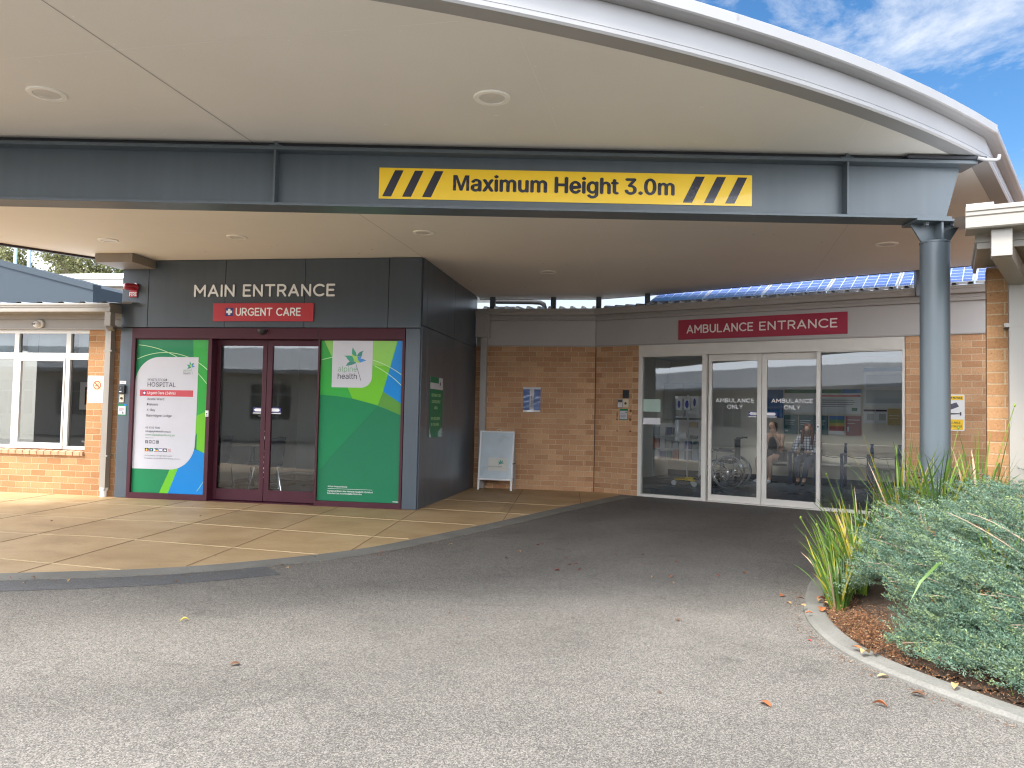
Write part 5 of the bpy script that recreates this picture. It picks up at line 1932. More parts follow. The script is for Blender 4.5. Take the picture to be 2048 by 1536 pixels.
# furniture in the meeting room and lobby
def table(name, label, loc, rx, ry, h=.73):
    t_ = thing(name, label, 'table', loc)
    MB().slab([(p[0], p[1]) for p in arc(0, 0, rx, ry, 0, 345, 28)], h - .03, h).build('table_top', M['wood'], t_, bev=.004)
    MB().lathe([(.035, 0.03), (.035, h - .03)], 14).lathe([(.28, 0), (.27, .02), (.04, .03)], 24).build('pedestal', M['black'], t_, smooth=True)
    return t_
table('round_table', 'pale round table seen through the left window', (-5.35, 1.55, .004), .75, .5)
table('lobby_table', 'pale table inside the main doors', (-3.35, 1.9, .018), .6, .42, .72)
def tub_chair(label, loc, rz, first=[None], group=None):
    if first[0]:
        return dup(first[0], loc, rz, label)
    t_ = thing('meeting_chair', label, 'chair', loc, rz, group)
    g = MB()
    vs = []
    for j, z in enumerate((.44, .60, .80)):
        for i in range(13):
            a_ = R(-15 + 210 * i / 12)
            q = .27 + .02 * j
            vs.append((q * math.cos(a_), q * math.sin(a_), z + (.05 * math.sin(a_) if j == 2 else 0)))
    g.add(vs, [(j * 13 + i, j * 13 + i + 1, (j + 1) * 13 + i + 1, (j + 1) * 13 + i) for j in range(2) for i in range(12)])
    o = g.build('backrest', M['darkcloth'], t_, smooth=True, fix=False)
    sol = o.modifiers.new('thick', 'SOLIDIFY')
    sol.thickness = .03
    MB().lathe([(0, .40), (.25, .40), (.27, .43), (.26, .47), (0, .475)], 24).build('seat', M['darkcloth'], t_, smooth=True)
    for sx in (-1, 1):
        MB().tube([(.24 * sx, -.16, .40), (.26 * sx, -.24, .02), (.26 * sx, -.2, .012), (.26 * sx, .22, .012), (.26 * sx, .24, .03), (.24 * sx, .18, .40)], .011, 8).build('leg_frame', M['chrome'], t_, smooth=True)
    first[0] = t_
    return t_
tub_chair('dark chair behind the glass at the left window, lower right corner', (-5.0, 1.0, .004), R(200), group='dark chairs behind glass')
tub_chair('dark chair at the table behind the left window, middle pane', (-6.0, 2.1, .004), R(60))
tub_chair('dark tub chair inside the left maroon door leaf', (-2.85, 1.35, .018), R(-60))
tub_chair('dark tub chair against the left side of the lobby', (-3.75, 1.35, .018), R(-20))
pf = thing('wall_picture', 'framed dark picture on the back wall behind the left window', 'picture', (-8.05, 4.19, 1.5))
MB().plate(rect(-.32, .32, -.28, .28), -.03, -.001).build('frame', M['white'], pf, bev=.003)
MB().plate(rect(-.2, .2, -.18, .18), -.033, -.0302).build('picture', M['darkcloth'], pf)

# raised blue grey volume on the left roof
up = thing('clerestory_block', 'blue grey clad roof block with sloping top above the left wing', 'building', (0, 3.0, 0))
g = MB()
g.add([(-13, 0, 2.7), (-7.25, 0, 2.7), (-7.25, 0, 3.53), (-13, 0, 4.92), (-13, 6, 2.7), (-7.25, 6, 2.7), (-7.25, 6, 3.53), (-13, 6, 4.92)],
      [(0, 1, 2, 3), (4, 7, 6, 5), (0, 4, 5, 1), (1, 5, 6, 2), (2, 6, 7, 3), (3, 7, 4, 0)])
g.build('cladding', M['parapet'], up)
g = MB()
g.add([(-13, -.03, 4.85), (-7.24, -.03, 3.46), (-7.24, -.03, 3.57), (-13, -.03, 4.97), (-13, .2, 4.85), (-7.24, .2, 3.46), (-7.24, .2, 3.57), (-13, .2, 4.97)],
      [(0, 1, 2, 3), (4, 7, 6, 5), (0, 4, 5, 1), (1, 5, 6, 2), (2, 6, 7, 3), (3, 7, 4, 0)])
g.build('capping', M['parapet'], up)
g = MB().box(-7.25, -3.0, 2.6, 2.8, 2.7, 3.66)
g.build('side_wall', M['parapet'], up)
MB().box(-7.25, -3.0, 2.57, 2.83, 3.66, 3.76).build('side_capping', M['parapet'], up)
g = thing('pale_building', 'pale cream building with flat roof behind the blue grey block', 'building', (0, 16, 0))
MB().box(-24, -8, 0, 8, 0, 5.8).build('wall', M['beige'], g)
MB().box(-24.2, -7.8, -.35, 8.2, 5.78, 6.02).build('fascia_board', M['win_white'], g)
MB().box(-24.3, -7.7, -.5, 8.3, 6.021, 6.2).build('roof_edge', M['white'], g)
vp = thing('vent_pole', 'pale blue vent pole, left of the pair on the sloping roof block', 'pole', (-9.86, 4.0, 4.0), 0, 'pale vent poles on the left roof')
MB().tube([(0, 0, -.1), (0, 0, .62)], .034, 12).build('shaft', pbr('pale blue pole', (.45, .60, .72), .4), vp, smooth=True)
MB().tube([(0, 0, .10), (0, 0, .16)], .055, 12).build('collar', MATS['pale blue pole'], vp, smooth=True)
dup(vp, (-9.54, 4.0, 3.94), 0, 'pale blue vent pole, right of the pair on the sloping roof block')

# ================================================================== RIGHT WING (corner pier, eave, downpipe)
RA = R(20)
RO = Vector((5.512, -3.42, 0))
rw = thing('corner_wing', 'brick building corner with beige gutter and square downpipe beside the garden bed', 'building', RO, -RA)
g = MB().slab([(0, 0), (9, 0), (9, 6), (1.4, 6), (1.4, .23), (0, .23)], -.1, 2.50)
g.build('brick_wall', M['brick_lit_copy'], rw)
g = MB()
P3 = [Vector((-.07, .02)), Vector((-.07, -.93)), Vector((9, -.93))]
GN = [Vector((-1, 0)), Vector((-1, -1)), Vector((0, -1))]
MB().sweep(P3, [(0, 2.462), (.02, 2.462), (.022, 2.50), (.030, 2.505), (.030, 2.552), (0, 2.552)], 0, GN).build('fascia_board', M['beige'], rw)
g = MB().sweep([Vector((-.160, -.871)), Vector((9, -.871))], [(.09, 2.553), (.30, 2.553), (.308, 2.562), (.308, 2.60), (.302, 2.606), (.302, 2.632), (.310, 2.640), (.310, 2.662), (.318, 2.668), (.318, 2.690), (.31, 2.698), (.09, 2.694)], 0, [Vector((0, -1))] * 2)
g.build('gutter', M['beige'], rw)
MB().slab([(-.068, .02), (-.068, -.928), (9, -.928), (9, -.004), (-.004, -.004), (-.004, .02)], 2.500, 2.512).build('eave_soffit', M['beige'], rw)
g = ribbed(-.22, 9, -.92, .2, 2.70, R(8), .30, .025)
g.build('roof', M['roof_pale'], rw, fix=False)
MB().box(-.155, .0, -1.10, -.7, 2.70, 2.735).build('roof_flashing', M['win_white'], rw)
g = MB()
g.box(-.016, .100, -1.115, -.995, 2.375, 2.552)
g.bar((.042, -1.06, 2.425), (.203, -.06, 2.385), .114, .105)
g.box(.137, .273, -.125, -.004, -.05, 2.36)
g.build('downpipe', M['beige_d'], rw, bev=.003)
for z in (2.02, .62): MB().box(.105, .305, -.128, -.001, z, z + .03).build('pipe_strap', M['beige_d'], rw)

# ================================================================== THE HOSPITAL WING ACROSS THE TURNING CIRCLE (behind the camera, seen mirrored in the glass)
bw = thing('facing_wing', 'long low cream wing with white windows across the turning circle, mirrored in the door glass', 'building', (0, -20.5, 0), PI)
g = MB()
X0, X1 = -12, 34
winx = [x for x in np.arange(-10, 33, 3.1)]
g.box(X0, X1, 0, .25, 0, .85)
g.box(X0, X1, 0, .25, 2.45, 2.9)
prev = X0
for x in winx:
    g.box(prev, x, 0, .25, .85, 2.45)
    prev = x + 1.9
g.box(prev, X1, 0, .25, .85, 2.45)
g.build('wall', M['int_wall'], bw)
for x in winx:
    f = MB()
    f.box(x, x + 1.9, .04, .10, .85, .91)
    f.box(x, x + 1.9, .04, .10, 2.39, 2.45)
    f.box(x, x + 1.9, .038, .102, 1.93, 2.0)
    for a in (x, x + .60, x + 1.23, x + 1.84): f.box(a, a + .06, .036, .104, .91, 1.93)
    for a in (x, x + .60, x + 1.84): f.box(a, a + .06, .036, .104, 2.0, 2.39)
    w_ = f.build('window', M['win_white'], bw)
    MB().add([(x, .07, .85), (x + 1.9, .07, .85), (x + 1.9, .07, 2.45), (x, .07, 2.45)], [(0, 1, 2, 3)]).build('pane', M['glass_win'], w_, fix=False)
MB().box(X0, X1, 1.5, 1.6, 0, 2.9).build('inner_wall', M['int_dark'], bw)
MB().box(X0 - .5, X1 + .5, -.75, -.55, 2.82, 2.98).build('gutter', M['win_white'], bw)
ribbed(X0 - .5, X1 + .5, -.6, 6.5, 2.98, R(12), .30, .03).build('roof', M['roof_pale'], bw, fix=False)
MB().box(X0 - .5, X1 + .5, -.55, .0, 2.86, 2.9).build('eave_soffit', M['beige'], bw)

# ================================================================== INSIDE THE AMBULANCE ENTRANCE
def at(u, v, z=.006): return aw(u, v, z)
# wall posters
def poster(label, u0, u1, z0, z1, base_m, bands, v=5.10):
    r_ = thing('wall_poster', label, 'poster', at(0, v, 0), -AMB_A)
    MB().plate(rect(u0, u1, z0, z1), -.006, 0).build('sheet', base_m, r_)
    if bands:
        g = MB()
        mats = []
        for (a, b, c_, d_, m_) in bands:
            if m_ not in mats: mats.append(m_)
            w_, h_ = u1 - u0, z1 - z0
            g.plate(rect(u0 + a * w_, u0 + b * w_, z0 + c_ * h_, z0 + d_ * h_), -.0075 - .0003 * len(mats), -.0061, mats.index(m_))
        g.build('print', mats, r_)
lines4 = [(.1, .8, .70, .73, M['letter_w']), (.1, .7, .60, .62, M['letter_w']), (.1, .75, .50, .52, M['letter_w']), (.1, .3, .12, .2, M['white'])]
teal = pbr('teal poster', (.012, .12, .14), .5)
poster('blue upright poster on the back wall near the door gap', .72, 1.08, 1.35, 1.95, pbr('mid blue poster', (.05, .16, .42), .5), [(.1, .9, .1, .3, G['blue'])])
poster('teal poster on the back wall, nearer the door gap', 1.096, 1.386, 1.02, 1.422, teal, lines4)
poster('teal poster on the back wall behind the seated woman', 1.405, 1.70, 1.02, 1.422, teal, lines4)
poster('teal poster partly hidden by the right door jamb', 1.715, 1.985, 1.02, 1.418, teal, lines4)
rb = [(0, 1, .80, 1, pbr('band blue', (.08, .20, .50), .5)), (0, 1, .62, .80, pbr('band green', (.16, .36, .12), .5)), (0, 1, .45, .62, pbr('band yellow', (.65, .45, .10), .5)), (0, 1, .2, .45, pbr('band red', (.55, .12, .10), .5))]
poster('rainbow banded poster on the back wall', 2.009, 2.297, 1.03, 1.413, M['white'], rb)
poster('dark red poster on the back wall', 2.329, 2.62, 1.02, 1.418, pbr('dark red poster', (.30, .055, .07), .5), [(.1, .9, .78, .81, M['letter_pink']), (.1, .6, .6, .62, M['letter_pink']), (.08, .2, .2, .45, M['white'])])
poster('large white information board with green and red bands', 1.11, 2.62, 1.457, 1.96, M['white'],
       [(0, 1, .84, 1, G['dk2']), (.75, 1, .84, 1, G['blue']), (.42, .99, .70, .77, M['red_film']), (.42, .9, .55, .57, M['grey_text']), (.42, .92, .46, .48, M['grey_text']), (.42, .9, .37, .39, M['grey_text']), (.42, .8, .28, .30, M['grey_text']), (.88, .95, .12, .25, G['dk2'])])
poster('white pinned notice with maroon heading on the back wall', 2.66, 2.87, 1.28, 1.575, M['white'], [(0, 1, .8, .93, M['maroon']), (.3, .9, .2, .65, M['panel_grey'])])
poster('second white notice with maroon heading beside the gold one', 2.88, 3.09, 1.28, 1.575, M['white'], [(0, 1, .8, .93, M['maroon']), (.3, .9, .2, .65, M['panel_grey'])])
poster('gold notice on the back wall', 3.10, 3.33, 1.255, 1.575, pbr('gold paper', (.48, .33, .09), .45), [(.1, .9, .55, .58, M['letter']), (.1, .8, .4, .42, M['letter'])])
poster('large pale wall chart with blue heading at the right of the waiting room', 2.66, 3.60, 1.60, 2.42, M['white'], [(0, 1, .88, .98, pbr('chart blue', (.08, .19, .45), .5)), (.05, .95, .5, .8, M['blind']), (.05, .95, .1, .42, M['blind'])])
# row of waiting chairs
cb = None
clab = ['fawn waiting chair with navy arms beside the seated woman', 'fawn waiting chair in the seated row, empty beside the door jamb', 'fawn waiting chair in the middle of the fixed right pane', 'fawn waiting chair at the right edge of the fixed pane', 'fawn waiting chair under the seated woman', 'fawn waiting chair under the person by the wheelchair']
for u, lb in zip((2.13, 2.61, 3.10, 3.59, 1.64, 1.15), clab):
    if cb is None:
        cb = thing('waiting_chair', lb, 'chair', at(u, 4.62), -AMB_A, 'waiting chairs along the back wall')
        MB().box(-.225, .225, -.22, .22, .40, .445).build('seat', M['beige_vinyl'], cb, bev=.015)
        MB().box(-.225, .225, .20, .235, .60, .84).build('backrest', M['beige_vinyl'], cb, bev=.012)
        g = MB()
        for sx in (-.23, .23):
            g.bar((sx, -.22, 0), (sx, -.22, .635), .035, .035)
            g.bar((sx, -.236, .65), (sx, .22, .65), .035, .03)
            g.bar((sx, .16, 0), (sx, .225, .86), .035, .035)
        g.build('frame', M['navy_frame'], cb)
        g = MB().tube([(-.2, .19, .60), (-.1, .2, .575), (0, .2, .565), (.1, .2, .575), (.2, .19, .60)], .008, 6)
        g.build('back_rail', M['navy_frame'], cb)
    else: dup(cb, at(u, 4.62), -AMB_A, lb)
# wheelchair
wc = thing('wheelchair', 'folding wheelchair with spoked wheels parked behind the left ambulance door', 'wheelchair', at(.75, 2.40), -AMB_A + R(4))
def big_wheel(y):
    g = MB()
    ring_ = [(.295 * math.cos(t), y, .307 + .295 * math.sin(t)) for t in np.linspace(0, 2 * PI, 40, endpoint=False)]
    g.tube(ring_, .014, 10, closed=True)
    w_ = g.build('wheel', pbr('grey tyre', (.30, .30, .31), .6), wc, smooth=True)
    g = MB()
    g.tube([(.278 * math.cos(t), y, .307 + .278 * math.sin(t)) for t in np.linspace(0, 2 * PI, 40, endpoint=False)], .009, 8, closed=True)
    for k in range(20):
        a = 2 * PI * k / 20
        g.tube([(.02 * math.cos(a + .8), y + .012 * (-1) ** k, .307 + .02 * math.sin(a + .8)), (.275 * math.cos(a), y, .307 + .275 * math.sin(a))], .0022, 5)
    g.lathe([(.0, y - .03), (.022, y - .028), (.022, y + .028), (0, y + .03)], 14, (0, 0, .307), 'y')
    g.build('rim', M['chrome'], w_, smooth=True)
    g = MB().tube([(.262 * math.cos(t), y + (-.045 if y < .2 else .045), .307 + .262 * math.sin(t)) for t in np.linspace(0, 2 * PI, 40, endpoint=False)], .009, 8, closed=True)
    g.build('hand_rim', M['chrome'], w_, smooth=True)
big_wheel(0.0)
big_wheel(.56)
for y in (.06, .50):
    g = MB()
    g.tube([(-.36 + .075 * math.cos(t), y, .085 + .075 * math.sin(t)) for t in np.linspace(0, 2 * PI, 20, endpoint=False)], .012, 8, closed=True)
    g.lathe([(0, y - .012), (.07, y - .010), (.07, y + .010), (0, y + .012)], 16, (-.36, 0, .085), 'y')
    g.build('caster', M['rubber'], wc, smooth=True)
    g = MB()
    g.tube([(.16, y, .95), (.10, y, .93), (.09, y, .50), (.08, y, .30), (.0, y, .29), (-.34, y, .30), (-.36, y, .20)], .011, 8)
    g.tube([(.09, y, .68), (-.28, y, .70), (-.34, y, .66), (-.35, y, .48), (-.50, y, .25), (-.60, y, .12)], .011, 8)
    g.tube([(.09, y, .47), (-.36, y, .49)], .011, 8)
    g.tube([(-.36, y - .02, .20), (-.36, y - .02, .085)], .008, 8)
    g.build('side_frame', M['chrome'], wc, smooth=True)
    MB().box(-.30, .04, y - .025, y + .025, .705, .735).build('armrest', M['black'], wc, bev=.006)
    MB().bar((-.58, y + (.03 if y < .2 else -.03), .125), (-.74, y + (.05 if y < .2 else -.05), .145), .13, .018).build('footplate', M['black'], wc)
    MB().tube([(.13, y, .945), (.24, y, .95)], .016, 10).build('push_grip', M['rubber'], wc)
MB().box(-.36, .07, .06, .50, .48, .51).build('seat', M['darkcloth'], wc, bev=.006)
MB().box(.085, .11, .06, .50, .50, .92).build('backrest', M['darkcloth'], wc, bev=.006)
g = MB().tube([(.0, .06, .30), (-.15, .28, .40), (-.3, .50, .48)], .009, 8).tube([(.0, .50, .30), (-.15, .28, .385), (-.3, .06, .48)], .009, 8)
g.build('cross_brace', M['chrome'], wc)
# glove and brochure trolley
ts = thing('supply_stand', 'wheeled glove and leaflet stand with yellow base behind the fixed left pane', 'stand', at(-.05, 2.42), -AMB_A)
g = MB()
for a in (200, 320, 80): g.tube([(0, 0, .13), (.24 * math.cos(R(a)), .2 * math.sin(R(a)), .12)], .022, 8)
g.box(-.03, .12, -.04, .04, .10, .17)
g.build('base', M['yellow_plastic'], ts, smooth=False)
for a in (200, 320, 80):
    MB().lathe([(0, -.02), (.05, -.02), (.05, .02), (0, .02)], 16, (.25 * math.cos(R(a)), .21 * math.sin(R(a)), .052), 'y').build('caster', M['white'], ts, bev=.006)
MB().tube([(0, 0, .13), (0, 0, 1.74)], .016, 10).build('pole', M['alu'], ts)
g = MB()
for z0, z1 in ((1.30, 1.72), (.86, 1.26)):
    g.box(-.24, -.232, -.06, .06, z0, z1)
    g.box(.232, .24, -.06, .06, z0, z1)
    g.box(-.232, .232, -.06, .06, z0, z0 + .008)
    g.box(-.232, .232, .052, .06, z0 + .008, z1)
g.build('rack', M['alu'], ts)
ov = pbr('violet oval print', (.05, .045, .40), .5)
for i, (u, z) in enumerate(((-.16, 1.56), (.0, 1.56), (.15, 1.60))):
    b = MB().box(u - .065, u + .065, -.055, .045, z - .11, z + .11).build('glove_box', M['white'], ts, bev=.003)
    MB().plate(arc(u, z, .025 if i != 1 else .035, .075, 0, 345, 16), -.058, -.0555).build('oval_print', ov, b)
for u, z, w_, h_, m_ in ((-.14, 1.34, .16, .12, 'panel_grey'), (.12, 1.38, .2, .05, 'int_ceiling'), (.12, 1.12, .16, .10, 'wood'), (-.1, .92, .18, .10, 'white'), (.13, .91, .14, .06, 'beige')):
    MB().box(u - w_ / 2, u + w_ / 2, -.05, .04, z, z + h_).build('supply_pack', M[m_], ts, bev=.003)
MB().tube([(-.10, -.02, 1.30), (-.10, -.02, 1.40), (-.10, -.02, 1.41), (-.10, -.02, 1.46)], [.03, .03, .012, .012], 12).build('sanitiser_bottle', M['white'], ts, smooth=True)
# leaflet rack and cupboards along the side
lr = thing('leaflet_rack', 'low rack of leaflets in three tiers at the left of the waiting room', 'rack', at(-1.05, 4.2), -AMB_A)
g = MB()
for z in (.38, .62, .90): g.box(-.45, .62, -.02, .10, z, z + .012)
g.box(-.45, .62, .10, .115, .38, 1.18)
g.box(-.45, -.44, -.02, .10, .0, 1.18)
g.box(.61, .62, -.02, .10, .0, 1.18)
g.build('rack_frame', M['int_ceiling'], lr)
cols_ = [M['white'], M['panel_grey'], pbr('orange leaflet', (.5, .16, .08), .5), M['navy'], M['blind'], M['white'], teal]
for j, z in enumerate((.392, .632, .912)):
    for i in range(7):
        MB().box(-.43 + i * .148, -.43 + i * .148 + .12, .0, .06, z, z + .19 + random.uniform(-.02, .02)).build('leaflet', cols_[(i * 3 + j * 2) % 7], lr)
cu = thing('wall_cupboard', 'grey green wall cupboard with steel handle at the left of the waiting room', 'cupboard', at(-1.0, 4.75, 1.25), -AMB_A)
MB().box(-.48, .45, 0, .34, .0, .85).build('body', pbr('grey green laminate', (.20, .25, .23), .4), cu)
for x in (-.47, 0): MB().box(x, x + .455, -.02, -.001, .01, .84).build('door', MATS['grey green laminate'], cu, bev=.002)
MB().tube([(-.05, -.045, .15), (-.05, -.045, .35)], .008, 8).build('handle', M['alu'], cu)

# ================================================================== PEOPLE IN THE WAITING ROOM
def skin(name, chains, mat, parent, root=0, sub=2):
    """one continuous surface grown round joined chains: each chain is a list of ((x,y,z), radius); equal points are shared"""
    vs, rs, es, idx = [], [], [], {}
    for ch in chains:
        prev = None
        for (p, r) in ch:
            key = tuple(round(c, 4) for c in p)
            if key not in idx:
                idx[key] = len(vs)
                vs.append(p)
                rs.append(r)
            i = idx[key]
            if prev is not None and (prev, i) not in es and prev != i: es.append((prev, i))
            prev = i
    me = bpy.data.meshes.new(name)
    me.from_pydata(vs, es, [])
    me.materials.append(mat)
    o = bpy.data.objects.new(name, me)
    COL.objects.link(o)
    o.parent = parent
    md = o.modifiers.new('skin', 'SKIN')
    md.use_smooth_shade = True
    if not me.skin_vertices: return o
    for i, r in enumerate(rs):
        q = me.skin_vertices[0].data[i]
        q.radius = r if isinstance(r, tuple) else (r, r)
        q.use_root = (i == root)
    sb = o.modifiers.new('smooth', 'SUBSURF')
    sb.levels = sub
    sb.render_levels = sub
    return o
def hand(wr, d, up, s_):
    """five finger chains from a wrist, palm along d, fingers curling towards up"""
    wr, d, up = Vector(wr), Vector(d).normalized(), Vector(up).normalized()
    sd_ = d.cross(up).normalized() * s_
    palm = wr + d * .055
    out = [[(tuple(wr), .022), (tuple(palm), (.034, .018))]]
    for k, ln in enumerate((.060, .070, .066, .052)):
        a = palm + sd_ * (.024 - .016 * k) + d * .03
        out.append([(tuple(palm), (.034, .018)), (tuple(a), .009), (tuple(a + d * ln * .5 + up * .008), .008), (tuple(a + d * ln * .8 + up * .028), .0065)])
    t = wr + d * .03 + sd_ * .03
    out.append([(tuple(palm), (.034, .018)), (tuple(t + d * .02 + sd_ * .012), .010), (tuple(t + d * .055 + sd_ * .012 + up * .012), .008)])
    return out
def face(parent, c, fwd, hs=1.0):
    """nose, eyes and mouth on a head centred at c looking along fwd"""
    c, f = Vector(c), Vector(fwd).normalized()
    s_ = f.cross(Vector((0, 0, 1))).normalized()
    u = s_.cross(f)
    g = MB()
    for k in (-1, 1): g.lathe([(0, -.011), (.008, -.007), (.011, 0), (.008, .007), (0, .011)], 10, tuple(c + f * .083 + s_ * .031 * k + u * .012), 'z', 0)
    g.bar(tuple(c + f * .088 - s_ * .022 - u * .048), tuple(c + f * .088 + s_ * .022 - u * .048), .008, .009, 1)
    g.build('facial_features', [M['hair_dark'], pbr('lip', (.32, .10, .09), .5)], parent)

# seated woman looking down at her phone
w = thing('person', 'seated person with long auburn hair and pale checked shirt looking down at a phone', 'person', at(1.68, 4.60), -AMB_A)
LS, RS = (-.165, .03, .93), (.165, .03, .93)
hd = (.02, -.075, 1.125)
body = [[((0, .06, .53), .125), ((0, .06, .70), .105), ((0, .05, .86), .12), ((0, .02, .98), .05), ((.01, -.035, 1.05), .05), (hd, (.078, .085)), ((.02, -.06, 1.20), .06)],
        [(hd, (.078, .085)), ((.02, -.165, 1.095), .014)],
        [((0, .05, .86), .12), (LS, .052), ((-.25, -.06, .71), .038), ((-.10, -.27, .66), .026)],
        [((0, .05, .86), .12), (RS, .052), ((.26, -.06, .71), .038), ((.08, -.27, .66), .026)],
        [((0, .06, .53), .125), ((-.10, .0, .51), .085), ((-.12, -.38, .50), .06), ((-.10, -.34, .10), .036), ((-.10, -.42, .045), .032), ((-.10, -.50, .035), .024)],
        [((0, .06, .53), .125), ((.10, .0, .51), .085), ((.10, -.40, .50), .06), ((.03, -.42, .10), .036), ((.02, -.50, .045), .032), ((.02, -.58, .035), .024)]]
body += hand((-.10, -.27, .66), (.8, -.3, .1), (.1, -.3, 1), 1) + hand((.08, -.27, .66), (-.8, -.3, .1), (-.1, -.3, 1), -1)
skin('body', body, M['skin'], w)
face(w, hd, (0, -.9, -.35))
m, t, o = newmat('checked shirt')
p = t.nodes.new('ShaderNodeBsdfPrincipled')
c = t.nodes.new('ShaderNodeTexCoord')
b_ = t.nodes.new('ShaderNodeTexBrick')
b_.offset = 0
b_.inputs['Scale'].default_value = 1
b_.inputs['Brick Width'].default_value = .055
b_.inputs['Row Height'].default_value = .055
b_.inputs['Mortar Size'].default_value = .0055
b_.inputs['Color1'].default_value = (.74, .73, .76, 1)
b_.inputs['Color2'].default_value = (.66, .65, .69, 1)
b_.inputs['Mortar'].default_value = (.06, .06, .10, 1)
sw = t.nodes.new('ShaderNodeMapping')
sw.inputs['Rotation'].default_value = (R(90), 0, 0)
t.links.new(c.outputs['Object'], sw.inputs[0])
t.links.new(sw.outputs[0], b_.inputs['Vector'])
t.links.new(b_.outputs[0], p.inputs['Base Color'])
p.inputs['Roughness'].default_value = .9
t.links.new(p.outputs[0], o.inputs[0])
shirt = [[((0, .06, .50), .150), ((0, .06, .70), .135), ((0, .05, .86), .145), ((0, .03, .96), .07)],
         [((0, .05, .86), .145), (LS, .075), ((-.25, -.06, .71), .060), ((-.14, -.23, .67), .045)],
         [((0, .05, .86), .145), (RS, .075), ((.26, -.06, .71), .060), ((.12, -.23, .67), .045)]]
skin('shirt', shirt, m, w)
skin('trousers', [[((0, .06, .50), .145), ((-.10, .0, .51), .10), ((-.12, -.38, .50), .078), ((-.10, -.34, .13), .052)], [((0, .06, .50), .145), ((.10, .0, .51), .10), ((.10, -.40, .50), .078), ((.03, -.42, .13), .052)]], M['denim'], w)
for sx, y in ((-.10, -.34), (.025, -.42)):
    skin('shoe', [[((sx, y, .055), .045), ((sx, y - .09, .045), .042), ((sx, y - .19, .035), .030)]], M['darkcloth'], w)
hair = [[((.02, -.075, 1.195), .074), ((.02, -.02, 1.19), .088), ((.02, .02, 1.12), .08), ((.02, .05, .98), .07), ((.01, .07, .84), .05)],
        [((.02, -.02, 1.19), .088), ((-.065, -.05, 1.10), .035), ((-.085, -.06, .96), .036), ((-.09, -.08, .82), .026)],
        [((.02, -.02, 1.19), .088), ((.105, -.05, 1.10), .035), ((.115, -.06, .96), .036), ((.10, -.10, .80), .026)]]
skin('hair', hair, M['hair_red'], w)
ph = thing('phone', 'dark phone held in the hands of the auburn haired person', 'phone', at(1.66, 4.26, .71), -AMB_A)
MB().box(-.036, .036, -.075, .075, 0, .009).xform(Matrix.Rotation(R(40), 4, 'X')).build('case', M['black'], ph, bev=.002)

# second person resting chin on a raised hand
q = thing('person', 'seated person in dark vest and shorts resting chin on a raised hand behind the wheelchair', 'person', at(1.02, 4.60), -AMB_A + R(-14))
hd = (-.02, -.05, 1.185)
LS, RS = (-.175, .03, .97), (.175, .03, .97)
body = [[((0, .06, .54), .145), ((0, .06, .74), .135), ((0, .05, .90), .135), ((0, .02, 1.02), .055), ((-.01, -.02, 1.09), .052), (hd, (.080, .088)), ((-.02, -.03, 1.265), .06)],
        [(hd, (.080, .088)), ((-.03, -.145, 1.165), .014)],
        [((0, .05, .90), .135), (LS, .055), ((-.27, -.02, .74), .042), ((-.15, -.25, .62), .030)],
        [((0, .05, .90), .135), (RS, .055), ((.24, -.16, .74), .042), ((.07, -.15, 1.00), .028)],
        [((0, .06, .54), .145), ((-.11, .0, .52), .095), ((-.14, -.40, .51), .066), ((-.14, -.36, .10), .038), ((-.14, -.44, .045), .034), ((-.14, -.52, .035), .026)],
        [((0, .06, .54), .145), ((.11, .0, .52), .095), ((.12, -.40, .51), .066), ((.10, -.36, .10), .038), ((.10, -.44, .045), .034), ((.10, -.52, .035), .026)]]
body += hand((-.15, -.25, .62), (.6, -.6, -.1), (.1, -.2, 1), 1) + hand((.07, -.15, 1.00), (-.4, .1, .9), (-.4, .9, .2), -1)
skin('body', body, M['skin'], q)
face(q, hd, (-.1, -1, -.1))
skin('vest', [[((0, .06, .52), .165), ((0, .06, .74), .158), ((0, .05, .90), .152), ((0, .035, .985), .09)]], M['darkcloth'], q)
skin('shorts', [[((0, .06, .52), .165), ((-.11, .0, .52), .115), ((-.13, -.25, .515), .092)], [((0, .06, .52), .165), ((.11, .0, .52), .115), ((.12, -.22, .515), .092)]], M['darkcloth'], q)
for sx in (-.14, .10): skin('shoe', [[((sx, -.36, .055), .045), ((sx, -.45, .045), .042), ((sx, -.55, .035), .030)]], M['white'], q)
skin('hair', [[((-.02, .0, 1.25), .082), ((-.02, .03, 1.18), .085), ((-.02, .05, 1.08), .06), ((-.02, .06, .98), .04)]], M['hair_dark'], q)

# ================================================================== GARDEN BED
KB = [(6.6, .35), (5.75, -1.0), (5.1, -1.95), (4.58, -2.65), (4.28, -3.25), (4.12, -3.78), (4.02, -4.22), (3.965, -4.63), (3.985, -5.10), (4.08, -5.46), (4.26, -5.80), (4.525, -6.18), (4.95, -6.70), (5.6, -7.35), (6.6, -8.1), (8.5, -9.2)]
kb = spline(KB, 8)
kn = [-n_ for n_ in side_normals(kb)]                     # into the bed
if (kn[20].x < 0): kn = [-n_ for n_ in kn]
g = MB().sweep([(p.x, p.y) for p in kb], [(0, -.1), (0, .012), (.022, .028), (.120, .034), (.13, .030), (.13, -.1)], 0, kn)
kind(g.build('garden_kerb', M['kerb'], smooth=False), 'structure')
kin2 = [p + q_ * .125 for p, q_ in zip(kb, kn)]
kv = np.array([(p.x, p.y) for p in kin2])
def dist_in(x, y):
    d = np.hypot(kv[:, 0] - x, kv[:, 1] - y)
    i = int(d.argmin())
    s_ = (x - kv[i, 0]) * kn[i].x + (y - kv[i, 1]) * kn[i].y
    return d[i] if s_ > 0 else -d[i]
